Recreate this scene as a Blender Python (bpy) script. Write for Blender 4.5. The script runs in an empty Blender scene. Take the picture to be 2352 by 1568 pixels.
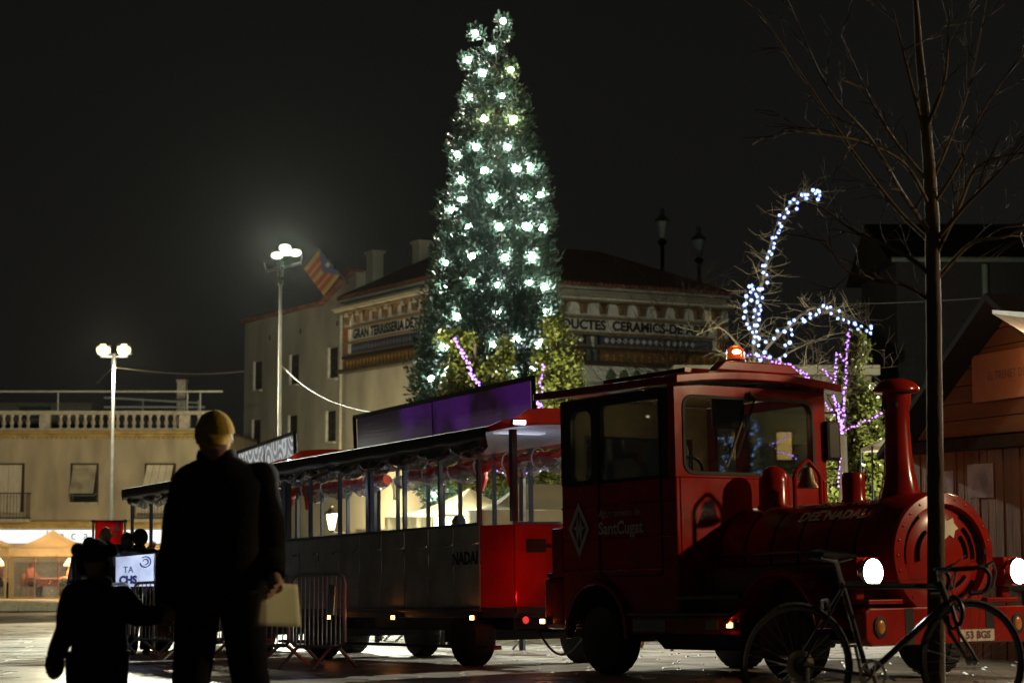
import bpy, bmesh, math, random
import numpy as np
from mathutils import Vector, Matrix, Quaternion, noise
R = math.radians
rnd = random.Random(7)
sc = bpy.context.scene
C = sc.collection

# ------------------------------------------------------------------ camera, night sky, exposure
CAMZ, PITCH = 1.2, math.atan(411 / 4573)
cam_d = bpy.data.cameras.new('camera')
cam_d.sensor_width = 36.0
cam_d.lens = 70.0
cam_d.clip_end = 2000
cam_d.dof.use_dof = True
cam_d.dof.focus_distance = 19.5
cam_d.dof.aperture_fstop = 3.2
cam = bpy.data.objects.new('camera', cam_d)
C.objects.link(cam)
cam.location = (0, 0, CAMZ)
cam.rotation_euler = (R(90) + PITCH, 0, 0)
sc.camera = cam

world = bpy.data.worlds.new('World')
sc.world = world
world.use_nodes = True
wn = world.node_tree
wbg = wn.nodes['Background']
wtc = wn.nodes.new('ShaderNodeTexCoord')
wsp = wn.nodes.new('ShaderNodeSeparateXYZ')
wrp = wn.nodes.new('ShaderNodeValToRGB')
wrp.color_ramp.elements[0].position = 0.0
wrp.color_ramp.elements[0].color = (.0072, .0070, .0061, 1)     # city glow low over the roofs
wrp.color_ramp.elements[1].position = 0.5
wrp.color_ramp.elements[1].color = (.0042, .0042, .0037, 1)
wn.links.new(wtc.outputs['Generated'], wsp.inputs[0])
wn.links.new(wsp.outputs['Z'], wrp.inputs[0])
wn.links.new(wrp.outputs[0], wbg.inputs['Color'])
wbg.inputs['Strength'].default_value = 1.0

vs = sc.view_settings
vs.view_transform = 'Standard'
vs.look = 'None'
vs.gamma = 1
vs.use_curve_mapping = False
vs.exposure = 0.0
cy = sc.cycles
cy.use_denoising = True
cy.sample_clamp_indirect = 4.0
cy.max_bounces = 6
cy.transparent_max_bounces = 12
cy.caustics_reflective = False
cy.caustics_refractive = False
cy.blur_glossy = 0.5

# ------------------------------------------------------------------ the lie of the land: the square falls away from the camera
def g(x, y):
    return .015 * x - .038 * (min(y, 35) - 12) - .026 * max(0, min(y, 84) - 35)

F_PX = 4573.0
cT, sT = math.cos(PITCH), math.sin(PITCH)
def at(dx, dy, Y):
    """world point seen at (dx, dy) of a 2352 x 1568 print, at distance Y"""
    u, v = (dx - 1176) / F_PX, (784 - dy) / F_PX
    k = Y / (cT - v * sT)
    return Vector((u * k, Y, CAMZ + (sT + v * cT) * k))

# ------------------------------------------------------------------ materials
MATS = {}
def M(name, col, rough=.6, metal=0., var=.18, scale=6., bump=0., bscale=40., coat=0., emit=None, es=0., trans=0.,
      rand=0., island=0., rvar=0., spec=.5, stretch=(1, 1, 1), sheer=0.):
    if name in MATS: return MATS[name]
    m = bpy.data.materials.new(name)
    m.use_nodes = True
    nt = m.node_tree
    N, L = nt.nodes, nt.links
    b = N['Principled BSDF']
    b.inputs['Roughness'].default_value = rough
    b.inputs['Metallic'].default_value = metal
    b.inputs['Specular IOR Level'].default_value = spec
    b.inputs['Coat Weight'].default_value = coat
    b.inputs['Coat Roughness'].default_value = .06
    b.inputs['Transmission Weight'].default_value = trans
    tc = N.new('ShaderNodeTexCoord')
    mp = N.new('ShaderNodeMapping')
    mp.inputs['Scale'].default_value = stretch
    L.new(tc.outputs['Object'], mp.inputs['Vector'])
    nz = N.new('ShaderNodeTexNoise')
    nz.inputs['Scale'].default_value = scale
    nz.inputs['Detail'].default_value = 6
    L.new(mp.outputs['Vector'], nz.inputs['Vector'])
    rp = N.new('ShaderNodeValToRGB')
    e = rp.color_ramp.elements
    e[0].position, e[1].position = .3, .7
    e[0].color = (*[max(0, c * (1 - var)) for c in col], 1)
    e[1].color = (*[min(1, c * (1 + var)) for c in col], 1)
    L.new(nz.outputs['Fac'], rp.inputs['Fac'])
    out = rp.outputs['Color']
    if rand or island:
        hs = N.new('ShaderNodeHueSaturation')
        if island:
            gi = N.new('ShaderNodeNewGeometry'); src = gi.outputs['Random Per Island']; amt = island
        else:
            oi = N.new('ShaderNodeObjectInfo'); src = oi.outputs['Random']; amt = rand
        mr = N.new('ShaderNodeMapRange')
        mr.inputs['To Min'].default_value = 1 - amt
        mr.inputs['To Max'].default_value = 1 + amt
        L.new(src, mr.inputs['Value'])
        L.new(mr.outputs[0], hs.inputs['Value'])
        L.new(out, hs.inputs['Color'])
        out = hs.outputs['Color']
    L.new(out, b.inputs['Base Color'])
    if rvar:
        mr2 = N.new('ShaderNodeMapRange')
        mr2.inputs['From Min'].default_value = .35
        mr2.inputs['From Max'].default_value = .65
        mr2.inputs['To Min'].default_value = max(.03, rough - rvar)
        mr2.inputs['To Max'].default_value = min(1, rough + rvar)
        n3 = N.new('ShaderNodeTexNoise'); n3.inputs['Scale'].default_value = scale * .6; n3.inputs['Detail'].default_value = 4
        L.new(tc.outputs['Object'], n3.inputs['Vector'])
        L.new(n3.outputs['Fac'], mr2.inputs['Value'])
        L.new(mr2.outputs[0], b.inputs['Roughness'])
    if bump:
        n2 = N.new('ShaderNodeTexNoise')
        n2.inputs['Scale'].default_value = bscale
        n2.inputs['Detail'].default_value = 5
        L.new(mp.outputs['Vector'], n2.inputs['Vector'])
        bp = N.new('ShaderNodeBump')
        bp.inputs['Strength'].default_value = bump
        bp.inputs['Distance'].default_value = .02
        L.new(n2.outputs['Fac'], bp.inputs['Height'])
        L.new(bp.outputs['Normal'], b.inputs['Normal'])
    if emit:
        b.inputs['Emission Color'].default_value = (*emit, 1)
        b.inputs['Emission Strength'].default_value = es
    if sheer:                                    # thin cloth or leaf: some light comes through from behind
        tl = N.new('ShaderNodeBsdfTranslucent'); L.new(out, tl.inputs['Color'])
        mx = N.new('ShaderNodeMixShader'); mx.inputs[0].default_value = sheer
        L.new(b.outputs[0], mx.inputs[1]); L.new(tl.outputs[0], mx.inputs[2])
        L.new(mx.outputs[0], N['Material Output'].inputs['Surface'])
    MATS[name] = m
    return m

def glass_mat(name, tint=(.75, .8, .78), refl=.12, rough=.02, wrinkle=0.):
    """a thin pane: mostly see-through, with a mirror-like reflection"""
    m = bpy.data.materials.new(name)
    m.use_nodes = True
    N, L = m.node_tree.nodes, m.node_tree.links
    N.remove(N['Principled BSDF'])
    o = N['Material Output']
    t = N.new('ShaderNodeBsdfTransparent'); t.inputs['Color'].default_value = (*tint, 1)
    gl = N.new('ShaderNodeBsdfGlossy'); gl.inputs['Roughness'].default_value = rough
    fr = N.new('ShaderNodeLayerWeight'); fr.inputs['Blend'].default_value = .25
    mr = N.new('ShaderNodeMapRange')
    mr.inputs['To Min'].default_value = refl
    mr.inputs['To Max'].default_value = .9
    L.new(fr.outputs['Fresnel'], mr.inputs['Value'])
    mx = N.new('ShaderNodeMixShader')
    L.new(mr.outputs[0], mx.inputs[0]); L.new(t.outputs[0], mx.inputs[1]); L.new(gl.outputs[0], mx.inputs[2])
    L.new(mx.outputs[0], o.inputs['Surface'])
    if wrinkle:
        tc = N.new('ShaderNodeTexCoord'); n2 = N.new('ShaderNodeTexNoise')
        n2.inputs['Scale'].default_value = 13; n2.inputs['Detail'].default_value = 4; n2.inputs['Distortion'].default_value = 1.5
        bp = N.new('ShaderNodeBump'); bp.inputs['Strength'].default_value = wrinkle; bp.inputs['Distance'].default_value = .05
        L.new(tc.outputs['Object'], n2.inputs['Vector']); L.new(n2.outputs['Fac'], bp.inputs['Height'])
        L.new(bp.outputs['Normal'], gl.inputs['Normal']); L.new(bp.outputs['Normal'], fr.inputs['Normal'])
    return m

red = M('red_paint', (.28, .011, .005), .20, var=.22, spec=.35, scale=3, bump=.012, bscale=5, rvar=.05)
dkred = M('dark_red_paint', (.20, .012, .008), .24, spec=.35, rvar=.06)
blk = M('black_paint', (.012, .012, .013), .45, spec=.3, rvar=.1)
rubber = M('rubber', (.018, .018, .018), .75, bump=.3, bscale=60)
steel = M('galvanised_steel', (.42, .43, .44), .34, 1., var=.2, rvar=.12)
chrome = M('chrome', (.7, .7, .68), .15, 1.)
dkmetal = M('dark_metal', (.05, .055, .06), .42, .6, rvar=.1)
bluemetal = M('blue_grey_tube', (.10, .16, .23), .40, .2)
polem = M('pale_pole', (.50, .52, .50), .45, var=.15)
white = M('white_paint', (.72, .72, .70), .5)
panel = M('wagon_grey_panel', (.46, .45, .40), .5, var=.25, scale=3, coat=.15, rvar=.1)
glass = glass_mat('window_glass')
clear = glass_mat('clear_plastic', (.86, .88, .9), .22, .08, wrinkle=.9)
redplastic = M('red_tarpaulin', (.5, .02, .012), .3, bump=.6, bscale=9)

def emis(name, col, s):
    return M(name, tuple(min(.8, c) for c in col), .5, emit=col, es=s, var=.02)
head_w = emis('headlight_lens', (1, .97, .88), 26)
amber = emis('amber_lens', (1, .28, .04), 14)
amber_dim = M('amber_lens_unlit', (.5, .16, .02), .25, coat=.6)
redlamp = emis('red_lens', (1, .03, .015), 9)
bulb_m = emis('bulb_glow', (.85, 1, .93), 190)
bulb_warm = emis('bulb_glow_warm', (1, .92, .50), 160)
star_m = emis('star_petal', (.22, .34, 1), 2.6)
star_c = emis('star_heart', (.85, .9, 1), 7)
purple_m = emis('purple_led', (.36, .13, 1), 2.6)
flood_m = emis('floodlight_glass', (.94, 1, .72), 2.4)
flood_warm = emis('floodlight_glass_warm', (1, .84, .42), 2.0)

# ------------------------------------------------------------------ mesh building
class MB:
    def __init__(s): s.v = []; s.f = []
    def add(s, vs, fs):
        o = len(s.v)
        s.v += [tuple(p) for p in vs]
        s.f += [tuple(i + o for i in f) for f in fs]
    def box(s, c, d, rot=None):
        hx, hy, hz = d[0] / 2, d[1] / 2, d[2] / 2
        p = [Vector((x, y, z)) for x in (-hx, hx) for y in (-hy, hy) for z in (-hz, hz)]
        if rot is not None: p = [rot @ q for q in p]
        s.add([q + Vector(c) for q in p], [(0, 1, 3, 2), (4, 6, 7, 5), (0, 4, 5, 1), (2, 3, 7, 6), (0, 2, 6, 4), (1, 5, 7, 3)])
        return s
    def b2(s, a, b):
        return s.box([(a[i] + b[i]) / 2 for i in range(3)], [abs(b[i] - a[i]) for i in range(3)])
    def tube(s, pts, r, n=8, cap=True, closed=False):
        pts = [Vector(p) for p in pts]
        rs = r if isinstance(r, (list, tuple)) else [r] * len(pts)
        m = len(pts)
        vs, prev = [], None
        for i, p in enumerate(pts):
            if closed: t = pts[(i + 1) % m] - pts[i - 1]
            else: t = pts[min(i + 1, m - 1)] - pts[max(i - 1, 0)]
            if t.length < 1e-9: t = Vector((0, 0, 1))
            t.normalize()
            if prev is None:
                u = t.orthogonal().normalized()
            else:
                u = prev - t * prev.dot(t)
                u = u.normalized() if u.length > 1e-6 else t.orthogonal().normalized()
            prev = u
            w = t.cross(u)
            for k in range(n):
                a = 2 * math.pi * k / n
                vs.append(p + (u * math.cos(a) + w * math.sin(a)) * rs[i])
        fs = []
        for i in range(m if closed else m - 1):
            j = (i + 1) % m
            for k in range(n):
                q = (k + 1) % n
                fs.append((i * n + k, i * n + q, j * n + q, j * n + k))
        if cap and not closed:
            fs.append(tuple(range(n))[::-1]); fs.append(tuple(range((m - 1) * n, m * n)))
        s.add(vs, fs)
        return s
    def lathe(s, prof, n=20, o=(0, 0, 0), axis='z', cap=True, a0=0, a1=2 * math.pi):
        full = abs(a1 - a0) > 6.28
        vs, fs = [], []
        nn = n if full else n + 1
        for (r, z) in prof:
            for k in range(nn):
                a = a0 + (a1 - a0) * k / n
                x, y = r * math.cos(a), r * math.sin(a)
                p = {'z': (x, y, z), 'x': (z, x, y), 'y': (x, z, y)}[axis]
                vs.append((p[0] + o[0], p[1] + o[1], p[2] + o[2]))
        for i in range(len(prof) - 1):
            for k in range(n):
                q = (k + 1) % nn
                fs.append((i * nn + k, i * nn + q, (i + 1) * nn + q, (i + 1) * nn + k))
        if cap and full:
            fs.append(tuple(range(nn))[::-1]); fs.append(tuple(range((len(prof) - 1) * nn, len(prof) * nn)))
        s.add(vs, fs)
        return s
    def prism(s, poly, f, d0, d1):
        """poly: list of 2d points, f(u, v, d) -> 3d"""
        n = len(poly)
        s.add([f(u, v, d0) for u, v in poly] + [f(u, v, d1) for u, v in poly],
              [tuple(range(n)), tuple(range(2 * n - 1, n - 1, -1))] + [(i, i + n, (i + 1) % n + n, (i + 1) % n) for i in range(n)])
        return s
    def ring(s, outer, inner, f, d0, d1):
        n = len(outer)
        vs = [f(u, v, d) for d in (d0, d1) for pl in (outer, inner) for u, v in pl]
        fs = []
        for i in range(n):
            j = (i + 1) % n
            fs += [(i, j, n + j, n + i), (2 * n + i, 3 * n + i, 3 * n + j, 2 * n + j),
                   (i, 2 * n + i, 2 * n + j, j), (n + i, n + j, 3 * n + j, 3 * n + i)]
        s.add(vs, fs)
        return s
    def sphere(s, c, r, nu=12, nv=8, sc=(1, 1, 1)):
        pr = [(max(1e-4, math.sin(math.pi * i / nv)), -math.cos(math.pi * i / nv)) for i in range(nv + 1)]
        vs = []
        fs = []
        for (q, z) in pr:
            for k in range(nu):
                a = 2 * math.pi * k / nu
                vs.append((c[0] + r * sc[0] * q * math.cos(a), c[1] + r * sc[1] * q * math.sin(a), c[2] + r * sc[2] * z))
        for i in range(nv):
            for k in range(nu):
                q = (k + 1) % nu
                fs.append((i * nu + k, i * nu + q, (i + 1) * nu + q, (i + 1) * nu + k))
        s.add(vs, fs)
        return s
    def mesh(s, name, smooth=False, weld=False):
        me = bpy.data.meshes.new(name)
        me.from_pydata(s.v, [], s.f)
        bm = bmesh.new(); bm.from_mesh(me)
        if weld: bmesh.ops.remove_doubles(bm, verts=bm.verts, dist=1e-5)
        bmesh.ops.recalc_face_normals(bm, faces=bm.faces)
        bm.to_mesh(me); bm.free()
        if smooth:
            for p in me.polygons: p.use_smooth = True
            me.set_sharp_from_angle(angle=R(40))
        return me

def rrect(x0, y0, x1, y1, r, n=5):
    pts = []
    for cx, cy_, a in ((x1 - r, y1 - r, 0), (x0 + r, y1 - r, 90), (x0 + r, y0 + r, 180), (x1 - r, y0 + r, 270)):
        for k in range(n + 1):
            b = R(a + 90 * k / n)
            pts.append((cx + r * math.cos(b), cy_ + r * math.sin(b)))
    return pts

def tag(o, label=None, cat=None, group=None, kind=None):
    if label: o['label'] = label
    if cat: o['category'] = cat
    if group: o['group'] = group
    if kind: o['kind'] = kind
    return o
def obj(name, mb, mat, parent=None, smooth=False, bevel=0., loc=None, rot=None, label=None):
    me = mb if isinstance(mb, bpy.types.Mesh) else mb.mesh(name, smooth)
    if mat is not None and len(me.materials) == 0: me.materials.append(mat)
    o = bpy.data.objects.new(name, me)
    C.objects.link(o)
    if parent: o.parent = parent
    if loc is not None: o.location = loc
    if rot is not None: o.rotation_euler = rot
    if bevel:
        b = o.modifiers.new('bevel', 'BEVEL'); b.width = bevel; b.segments = 2; b.limit_method = 'ANGLE'; b.angle_limit = R(40)
    if label: o['label'] = label
    return o
def thing(name, label, cat, loc=(0, 0, 0), rz=0., group=None, mtx=None):
    o = bpy.data.objects.new(name, None)
    C.objects.link(o)
    o.empty_display_size = .2
    if mtx is not None: o.matrix_world = mtx
    else:
        o.location = loc; o.rotation_euler = (0, 0, rz)
    tag(o, label, cat, group)
    return o
KIDS = lambda o: [c for c in bpy.data.objects if c.parent == o]
def copy_tree(o, parent=None):
    c = o.copy(); C.objects.link(c)
    if parent: c.parent = parent
    for ch in KIDS(o): copy_tree(ch, c)
    return c
def lamp(name, parent, loc, col, watts, size=.12, kind='POINT', rot=None, spot=None, blend=.6):
    l = bpy.data.lights.new(name, kind)
    l.color = col; l.energy = watts
    if kind == 'AREA': l.size = size
    else: l.shadow_soft_size = size
    if spot: l.spot_size = R(spot); l.spot_blend = blend
    o = bpy.data.objects.new(name, l); C.objects.link(o)
    if parent: o.parent = parent
    o.location = loc
    if rot is not None: o.rotation_euler = rot
    return o
def aim(a, b):
    return (Vector(b) - Vector(a)).to_track_quat('-Z', 'Y').to_euler()
def text(name, body, size, mat, parent, fmap, width=None, extrude=.004, label=None, bold=0., align='CENTER', subdiv=0):
    """flat lettering turned to mesh; fmap(x, y, depth) places it"""
    cu = bpy.data.curves.new(name, 'FONT')
    cu.body = body; cu.size = size; cu.align_x = align; cu.align_y = 'CENTER'
    cu.offset = bold
    cu.resolution_u = 3
    t = bpy.data.objects.new('tmp', cu); C.objects.link(t)
    dg = bpy.context.evaluated_depsgraph_get()
    me = bpy.data.meshes.new_from_object(t.evaluated_get(dg))
    bpy.data.objects.remove(t)
    if subdiv:
        bm = bmesh.new(); bm.from_mesh(me)
        bmesh.ops.triangulate(bm, faces=bm.faces)
        bmesh.ops.subdivide_edges(bm, edges=bm.edges, cuts=subdiv)
        bm.to_mesh(me); bm.free()
    xs = [v.co.x for v in me.vertices]
    k = 1.
    if width and xs: k = width / max(1e-6, max(xs) - min(xs))
    for v in me.vertices: v.co = fmap(v.co.x * k, v.co.y, extrude)
    me.materials.clear(); me.materials.append(mat)
    o = bpy.data.objects.new(name, me); C.objects.link(o)
    if parent: o.parent = parent
    if label: o['label'] = label
    return o
def frame_mtx(x0, y0, a):
    """x forward along heading a (toward the camera and right), y across, z up from the sloping ground"""
    h = Vector((math.sin(a), -math.cos(a), 0)); l = Vector((math.cos(a), math.sin(a), 0))
    S = Vector((h.x, h.y, h.x * .015 - h.y * .038)).normalized()
    L_ = Vector((l.x, l.y, l.x * .015 - l.y * .038)).normalized()
    N_ = S.cross(L_).normalized()
    L_ = N_.cross(S)
    m = Matrix((S, L_, N_)).transposed().to_4x4()
    m.translation = (x0, y0, g(x0, y0))
    return m

# ================================================================== SETTING: the square
groundm = M('joint_dirt', (.045, .042, .036), .9, bump=.3, bscale=30)
stonem = M('paving_stone', (.29, .27, .235), .44, var=.3, scale=1.6, bump=.28, bscale=26, rand=.22, rvar=.2)
stonefar = M('paving_stone_far', (.29, .27, .235), .62, var=.3, scale=1.2, bump=.25, bscale=20, island=.2, rvar=.18)
mb = MB()
xs = [-70, -45, -25, -16, -8, 0, 8, 16, 25, 45, 70]
ys = [-25, -10, 0, 8, 12, 20, 28, 35, 45, 60, 72, 84, 110, 122]
vsn = [(x, y, g(max(-40, min(40, x)), y) - .022) for y in ys for x in xs]
nx = len(xs)
mb.add(vsn, [(j * nx + i, j * nx + i + 1, (j + 1) * nx + i + 1, (j + 1) * nx + i) for j in range(len(ys) - 1) for i in range(nx - 1)])
square = obj('ground', mb, groundm, smooth=False)
tag(square, kind='structure')

def stone_mesh(L, W):
    m = MB(); b = .012
    m.add([(-L/2, -W/2, -.03), (L/2, -W/2, -.03), (L/2, W/2, -.03), (-L/2, W/2, -.03),
           (-L/2, -W/2, -b), (L/2, -W/2, -b), (L/2, W/2, -b), (-L/2, W/2, -b),
           (-L/2+b, -W/2+b, 0), (L/2-b, -W/2+b, 0), (L/2-b, W/2-b, 0), (-L/2+b, W/2-b, 0)],
          [(0, 1, 5, 4), (1, 2, 6, 5), (2, 3, 7, 6), (3, 0, 4, 7), (4, 5, 9, 8), (5, 6, 10, 9), (6, 7, 11, 10), (7, 4, 8, 11), (8, 9, 10, 11)])
    return m
TILT = Matrix(((1, 0, .0), (0, 1, 0), (.015, -.038, 1), )).to_4x4()
ang = R(-7)
ca, sa = math.cos(ang), math.sin(ang)
lens = (.55, .72, .9, 1.08)
W0 = .44
smesh = {}
def in_view(x, y, pad=1.2): return abs(x) < .262 * y + pad
cand = []
r_ = random.Random(3)
q = 14.5
while q < 40:
    p = -14 + r_.random() * .5
    while p < 14:
        L_ = r_.choice(lens)
        cx_, cy_ = p + L_ / 2, q
        X, Y = ca * cx_ - sa * cy_, sa * cx_ + ca * cy_
        if 15.5 < Y < 34 and in_view(X, Y): cand.append((Y, X, L_))
        p += L_ + .014
    q += W0 + .014
cand.sort()
for L_ in lens:
    smesh[L_] = stone_mesh(L_, W0).mesh('paving_stone'); smesh[L_].materials.append(stonem)
far = MB()
for i, (Y, X, L_) in enumerate(cand):
    dz = r_.uniform(-.004, .003)
    tx, ty = .015 + r_.uniform(-.004, .004), -.038 + r_.uniform(-.006, .006)
    m4 = Matrix.Translation((X, Y, g(X, Y) + dz)) @ Matrix(((1, 0, 0, 0), (0, 1, 0, 0), (tx, ty, 1, 0), (0, 0, 0, 1))) @ Matrix.Rotation(ang, 4, 'Z')
    if i < 300:
        o = bpy.data.objects.new('paving_stone', smesh[L_]); C.objects.link(o)
        o.parent = square; o.matrix_world = m4
    else:
        s_ = stone_mesh(L_, W0)
        far.add([m4 @ Vector(v) for v in s_.v], s_.f)
q = 34.3
while q < 84:
    dq = .62 + (q - 34) * .02
    hw = .262 * q + 2
    p = -hw
    while p < hw:
        L_ = r_.uniform(.9, 1.7)
        s_ = stone_mesh(L_ - .03, dq - .03)
        X, Y = p + L_ / 2, q
        sl = -.038 if Y < 35 else -.026
        m4 = Matrix.Translation((X, Y, g(X, Y) + r_.uniform(-.004, .004))) @ Matrix(((1, 0, 0, 0), (0, 1, 0, 0), (.015, sl, 1, 0), (0, 0, 0, 1)))
        far.add([m4 @ Vector(v) for v in s_.v], s_.f)
        p += L_
    q += dq
o = obj('far_paving', far, stonefar, square); tag(o, kind='stuff')

# ================================================================== left building with balustrade
stucco = M('yellow_stucco', (.41, .37, .27), .88, var=.26, scale=1.3, bump=.25, bscale=35, stretch=(1, 1, .28))
stone_w = M('pale_stone', (.46, .44, .37), .8, var=.25, scale=5, bump=.2)
ochre = M('ochre_moulding', (.42, .31, .10), .8, var=.25, scale=3)
shut = M('pale_shutter', (.58, .55, .45), .7, var=.1, scale=8, stretch=(1, 1, .3))
dkiron = M('dark_iron', (.025, .022, .02), .6)
dark_in = M('dark_interior', (.012, .012, .012), .8)
signwhite = M('lit_sign_face', (.7, .74, .78), .4, emit=(.80, .89, 1), es=.95, var=.05, scale=.8)
signletter = M('sign_letter', (.30, .32, .34), .4, .6)
YB = 82.0
LB = thing('corner_building', 'low yellow stucco building with stone balustrade on its roof and lit white shop sign', 'building', (0, YB, 0))
kB = F_PX / YB
def bx(dx): return (dx - 1176) / kB           # metres across the facade from a print pixel
def bz(dy): return CAMZ + (1195 - dy) / kB    # metres up
zb0 = g(-14, YB) - .4
xL, xR = -27., bx(505)
wall = MB()
# wall with real openings: built of strips round the windows
wins = [(-70, 55, 1068, 1172, 'door'), (168, 225, 1068, 1152, 'awning'), (338, 402, 1068, 1172, 'door')]
rows = [(xL, xR, zb0 + 3.0, bz(1172))]
zt = bz(990)
cols = sorted([(bx(a), bx(b), bz(d), bz(c)) for a, b, c, d, _ in wins])
px_ = xL
for (a, b, z0, z1) in cols:
    wall.b2((px_, 0, bz(1195)), (a, .35, zt))
    wall.b2((a, 0, z1), (b, .35, zt))
    wall.b2((a, 0, bz(1195)), (b, .35, z0))
    px_ = b
wall.b2((px_, 0, bz(1195)), (xR, .35, zt))
wall.b2((xL, 0, zb0), (xR, .35, bz(1245)))
wall.b2((xR - .35, .36, zb0), (xR, 12, zt))
wall.b2((xL, .7, zb0), (xR - .36, .8, zt - .05))
obj('wall', wall, stucco, LB)
for (a, b, c, d, kd) in wins:
    x0, x1, z0, z1 = bx(a), bx(b), bz(d), bz(c)
    f = MB()
    f.ring([(x0 - .07, z0 - .07), (x1 + .07, z0 - .07), (x1 + .07, z1 + .07), (x0 - .07, z1 + .07)],
           [(x0, z0), (x1, z0), (x1, z1), (x0, z1)], lambda u, v, d_: (u, d_, v), -.05, .12)
    w = obj('window', f, M('dark_wood_frame', (.05, .035, .02), .7), LB)
    p_ = MB().b2((x0, .3, z0), (x1, .33, z1)); obj('pane', p_, dark_in, w)
    n_ = 3 if kd == 'door' else 0
    # roller blind pushed out at the foot
    bl = MB()
    out_ = .55 if kd == 'awning' or a > 300 else .12
    zb = z0 + (.22 if kd == 'awning' else -.05) * (z1 - z0)
    f0 = lambda t: (-.06 - out_ * max(0, t - .15) / .85, z1 + (zb - z1) * t)
    nv = 1 if kd == 'awning' else 4                # canvas breadths sewn side by side
    for c_ in range(nv):
        for k in range(8):
            t0, t1 = k / 8, (k + 1) / 8
            y0, za = f0(t0); y1, zc = f0(t1)
            s0, s1 = ((0, 0) if kd == 'awning' or a < 300 else (.32 * t0, .32 * t1))
            w_ = (x1 - x0 - .06) / nv
            g_ = .008 if nv > 1 else 0
            xa, xb = x0 + .03 + c_ * w_ + g_, x0 + .03 + (c_ + 1) * w_ - g_
            bl.add([(xa - s0, y0, za), (xb - s0, y0, za), (xb - s1, y1, zc), (xa - s1, y1, zc),
                    (xa - s0, y0 + .02, za), (xb - s0, y0 + .02, za), (xb - s1, y1 + .02, zc), (xa - s1, y1 + .02, zc)],
                   [(0, 1, 2, 3), (7, 6, 5, 4), (0, 3, 7, 4), (1, 5, 6, 2)])
    obj('roller_blind', bl, shut if kd == 'door' else M('grey_blind', (.36, .34, .25), .8, var=.3, scale=2), w)
    if kd == 'awning':
        a_ = MB()
        for xx in (x0, x1): a_.tube([(xx, -.02, z0 + .35), (xx, -.62, z0 + .25)], .018, 5)
        a_.tube([(x0, -.62, z0 + .25), (x1, -.62, z0 + .25)], .022, 5)
        obj('awning_arm', a_, steel, w)
        obj('sill', MB().b2((x0 - .1, -.12, z0 - .12), (x1 + .1, .05, z0 - .02)), stone_w, w)
# balconies
for (a, b) in ((-60, 76), (312, 470)):
    x0, x1 = bx(a), bx(b)
    bal = obj('balcony', MB().b2((x0, -.75, bz(1198)), (x1, -.01, bz(1192))), stone_w, LB)
    rl = MB()
    z0, z1 = bz(1192), bz(1133)
    for z_ in (z0 + .06, z1): rl.tube([(x0 + .03, -.02, z_), (x0 + .03, -.72, z_), (x1 - .03, -.72, z_), (x1 - .03, -.02, z_)], .022, 5)
    obj('railing', rl, dkiron, bal)
    n_ = int((x1 - x0) / .13)
    bars = MB()
    for k in range(n_ + 1):
        xx = x0 + .03 + (x1 - x0 - .06) * k / n_
        bars.tube([(xx, -.72, z0 + .06), (xx, -.72, z1)], .010, 4, cap=False)
    for xx in (x0 + .03, x1 - .03):
        for k in range(1, 5): bars.tube([(xx, -.72 * k / 5, z0 + .06), (xx, -.72 * k / 5, z1)], .010, 4, cap=False)
    tag(obj('baluster_bars', bars, dkiron, bal), kind='stuff')
# cornices
cz = MB()
cz.b2((xL, -.14, bz(1003)), (xR + .1, .0, bz(997)))
cz.b2((xL, -.28, bz(996.8)), (xR + .1, .0, bz(989)))
obj('cornice', cz, ochre, LB, bevel=.03)
dn = MB()
k = xL
while k < xR:
    dn.b2((k, -.12, bz(1009)), (k + .1, -.001, bz(1003.1))); k += .2
tag(obj('cornice_dentil', dn, ochre, LB), kind='stuff')
c2 = MB()
c2.b2((xL, -.25, bz(1208)), (xR + .1, .36, bz(1196)))
c2.b2((xL, -.16, bz(1214)), (xR + .1, .36, bz(1208.2)))
obj('string_course', c2, ochre, LB, bevel=.03)
dn = MB(); k = xL
while k < xR:
    dn.b2((k, -.22, bz(1213)), (k + .12, -.161, bz(1208.3))); k += .24
tag(obj('course_dentil', dn, ochre, LB), kind='stuff')
# balustrade
bst = obj('balustrade', MB().b2((xL, -.2, bz(953)), (xR, .15, bz(944))).b2((xL, -.2, bz(989)), (xR, .15, bz(984))), stone_w, LB, bevel=.02)
prof = [(.075, 0), (.075, .05), (.045, .07), (.05, .10), (.085, .19), (.08, .25), (.04, .38), (.05, .44), (.075, .48), (.075, .54)]
hgt = bz(953) - bz(984)
bme = MB().lathe([(r_ * 1.15, z * hgt / .54) for r_, z in prof], 8).mesh('baluster', True)
bme.materials.append(stone_w)
k = bx(-10)
piers = [bx(104), bx(425)]
while k < xR - .1:
    if all(abs(k - p) > .38 for p in piers):
        o = bpy.data.objects.new('baluster', bme); C.objects.link(o); o.parent = bst; o.location = (k, -.03, bz(984))
    k += .335
for p in piers: obj('pier', MB().b2((p - .22, -.19, bz(984)), (p + .22, .14, bz(953))), stone_w, bst, bevel=.02)
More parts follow.
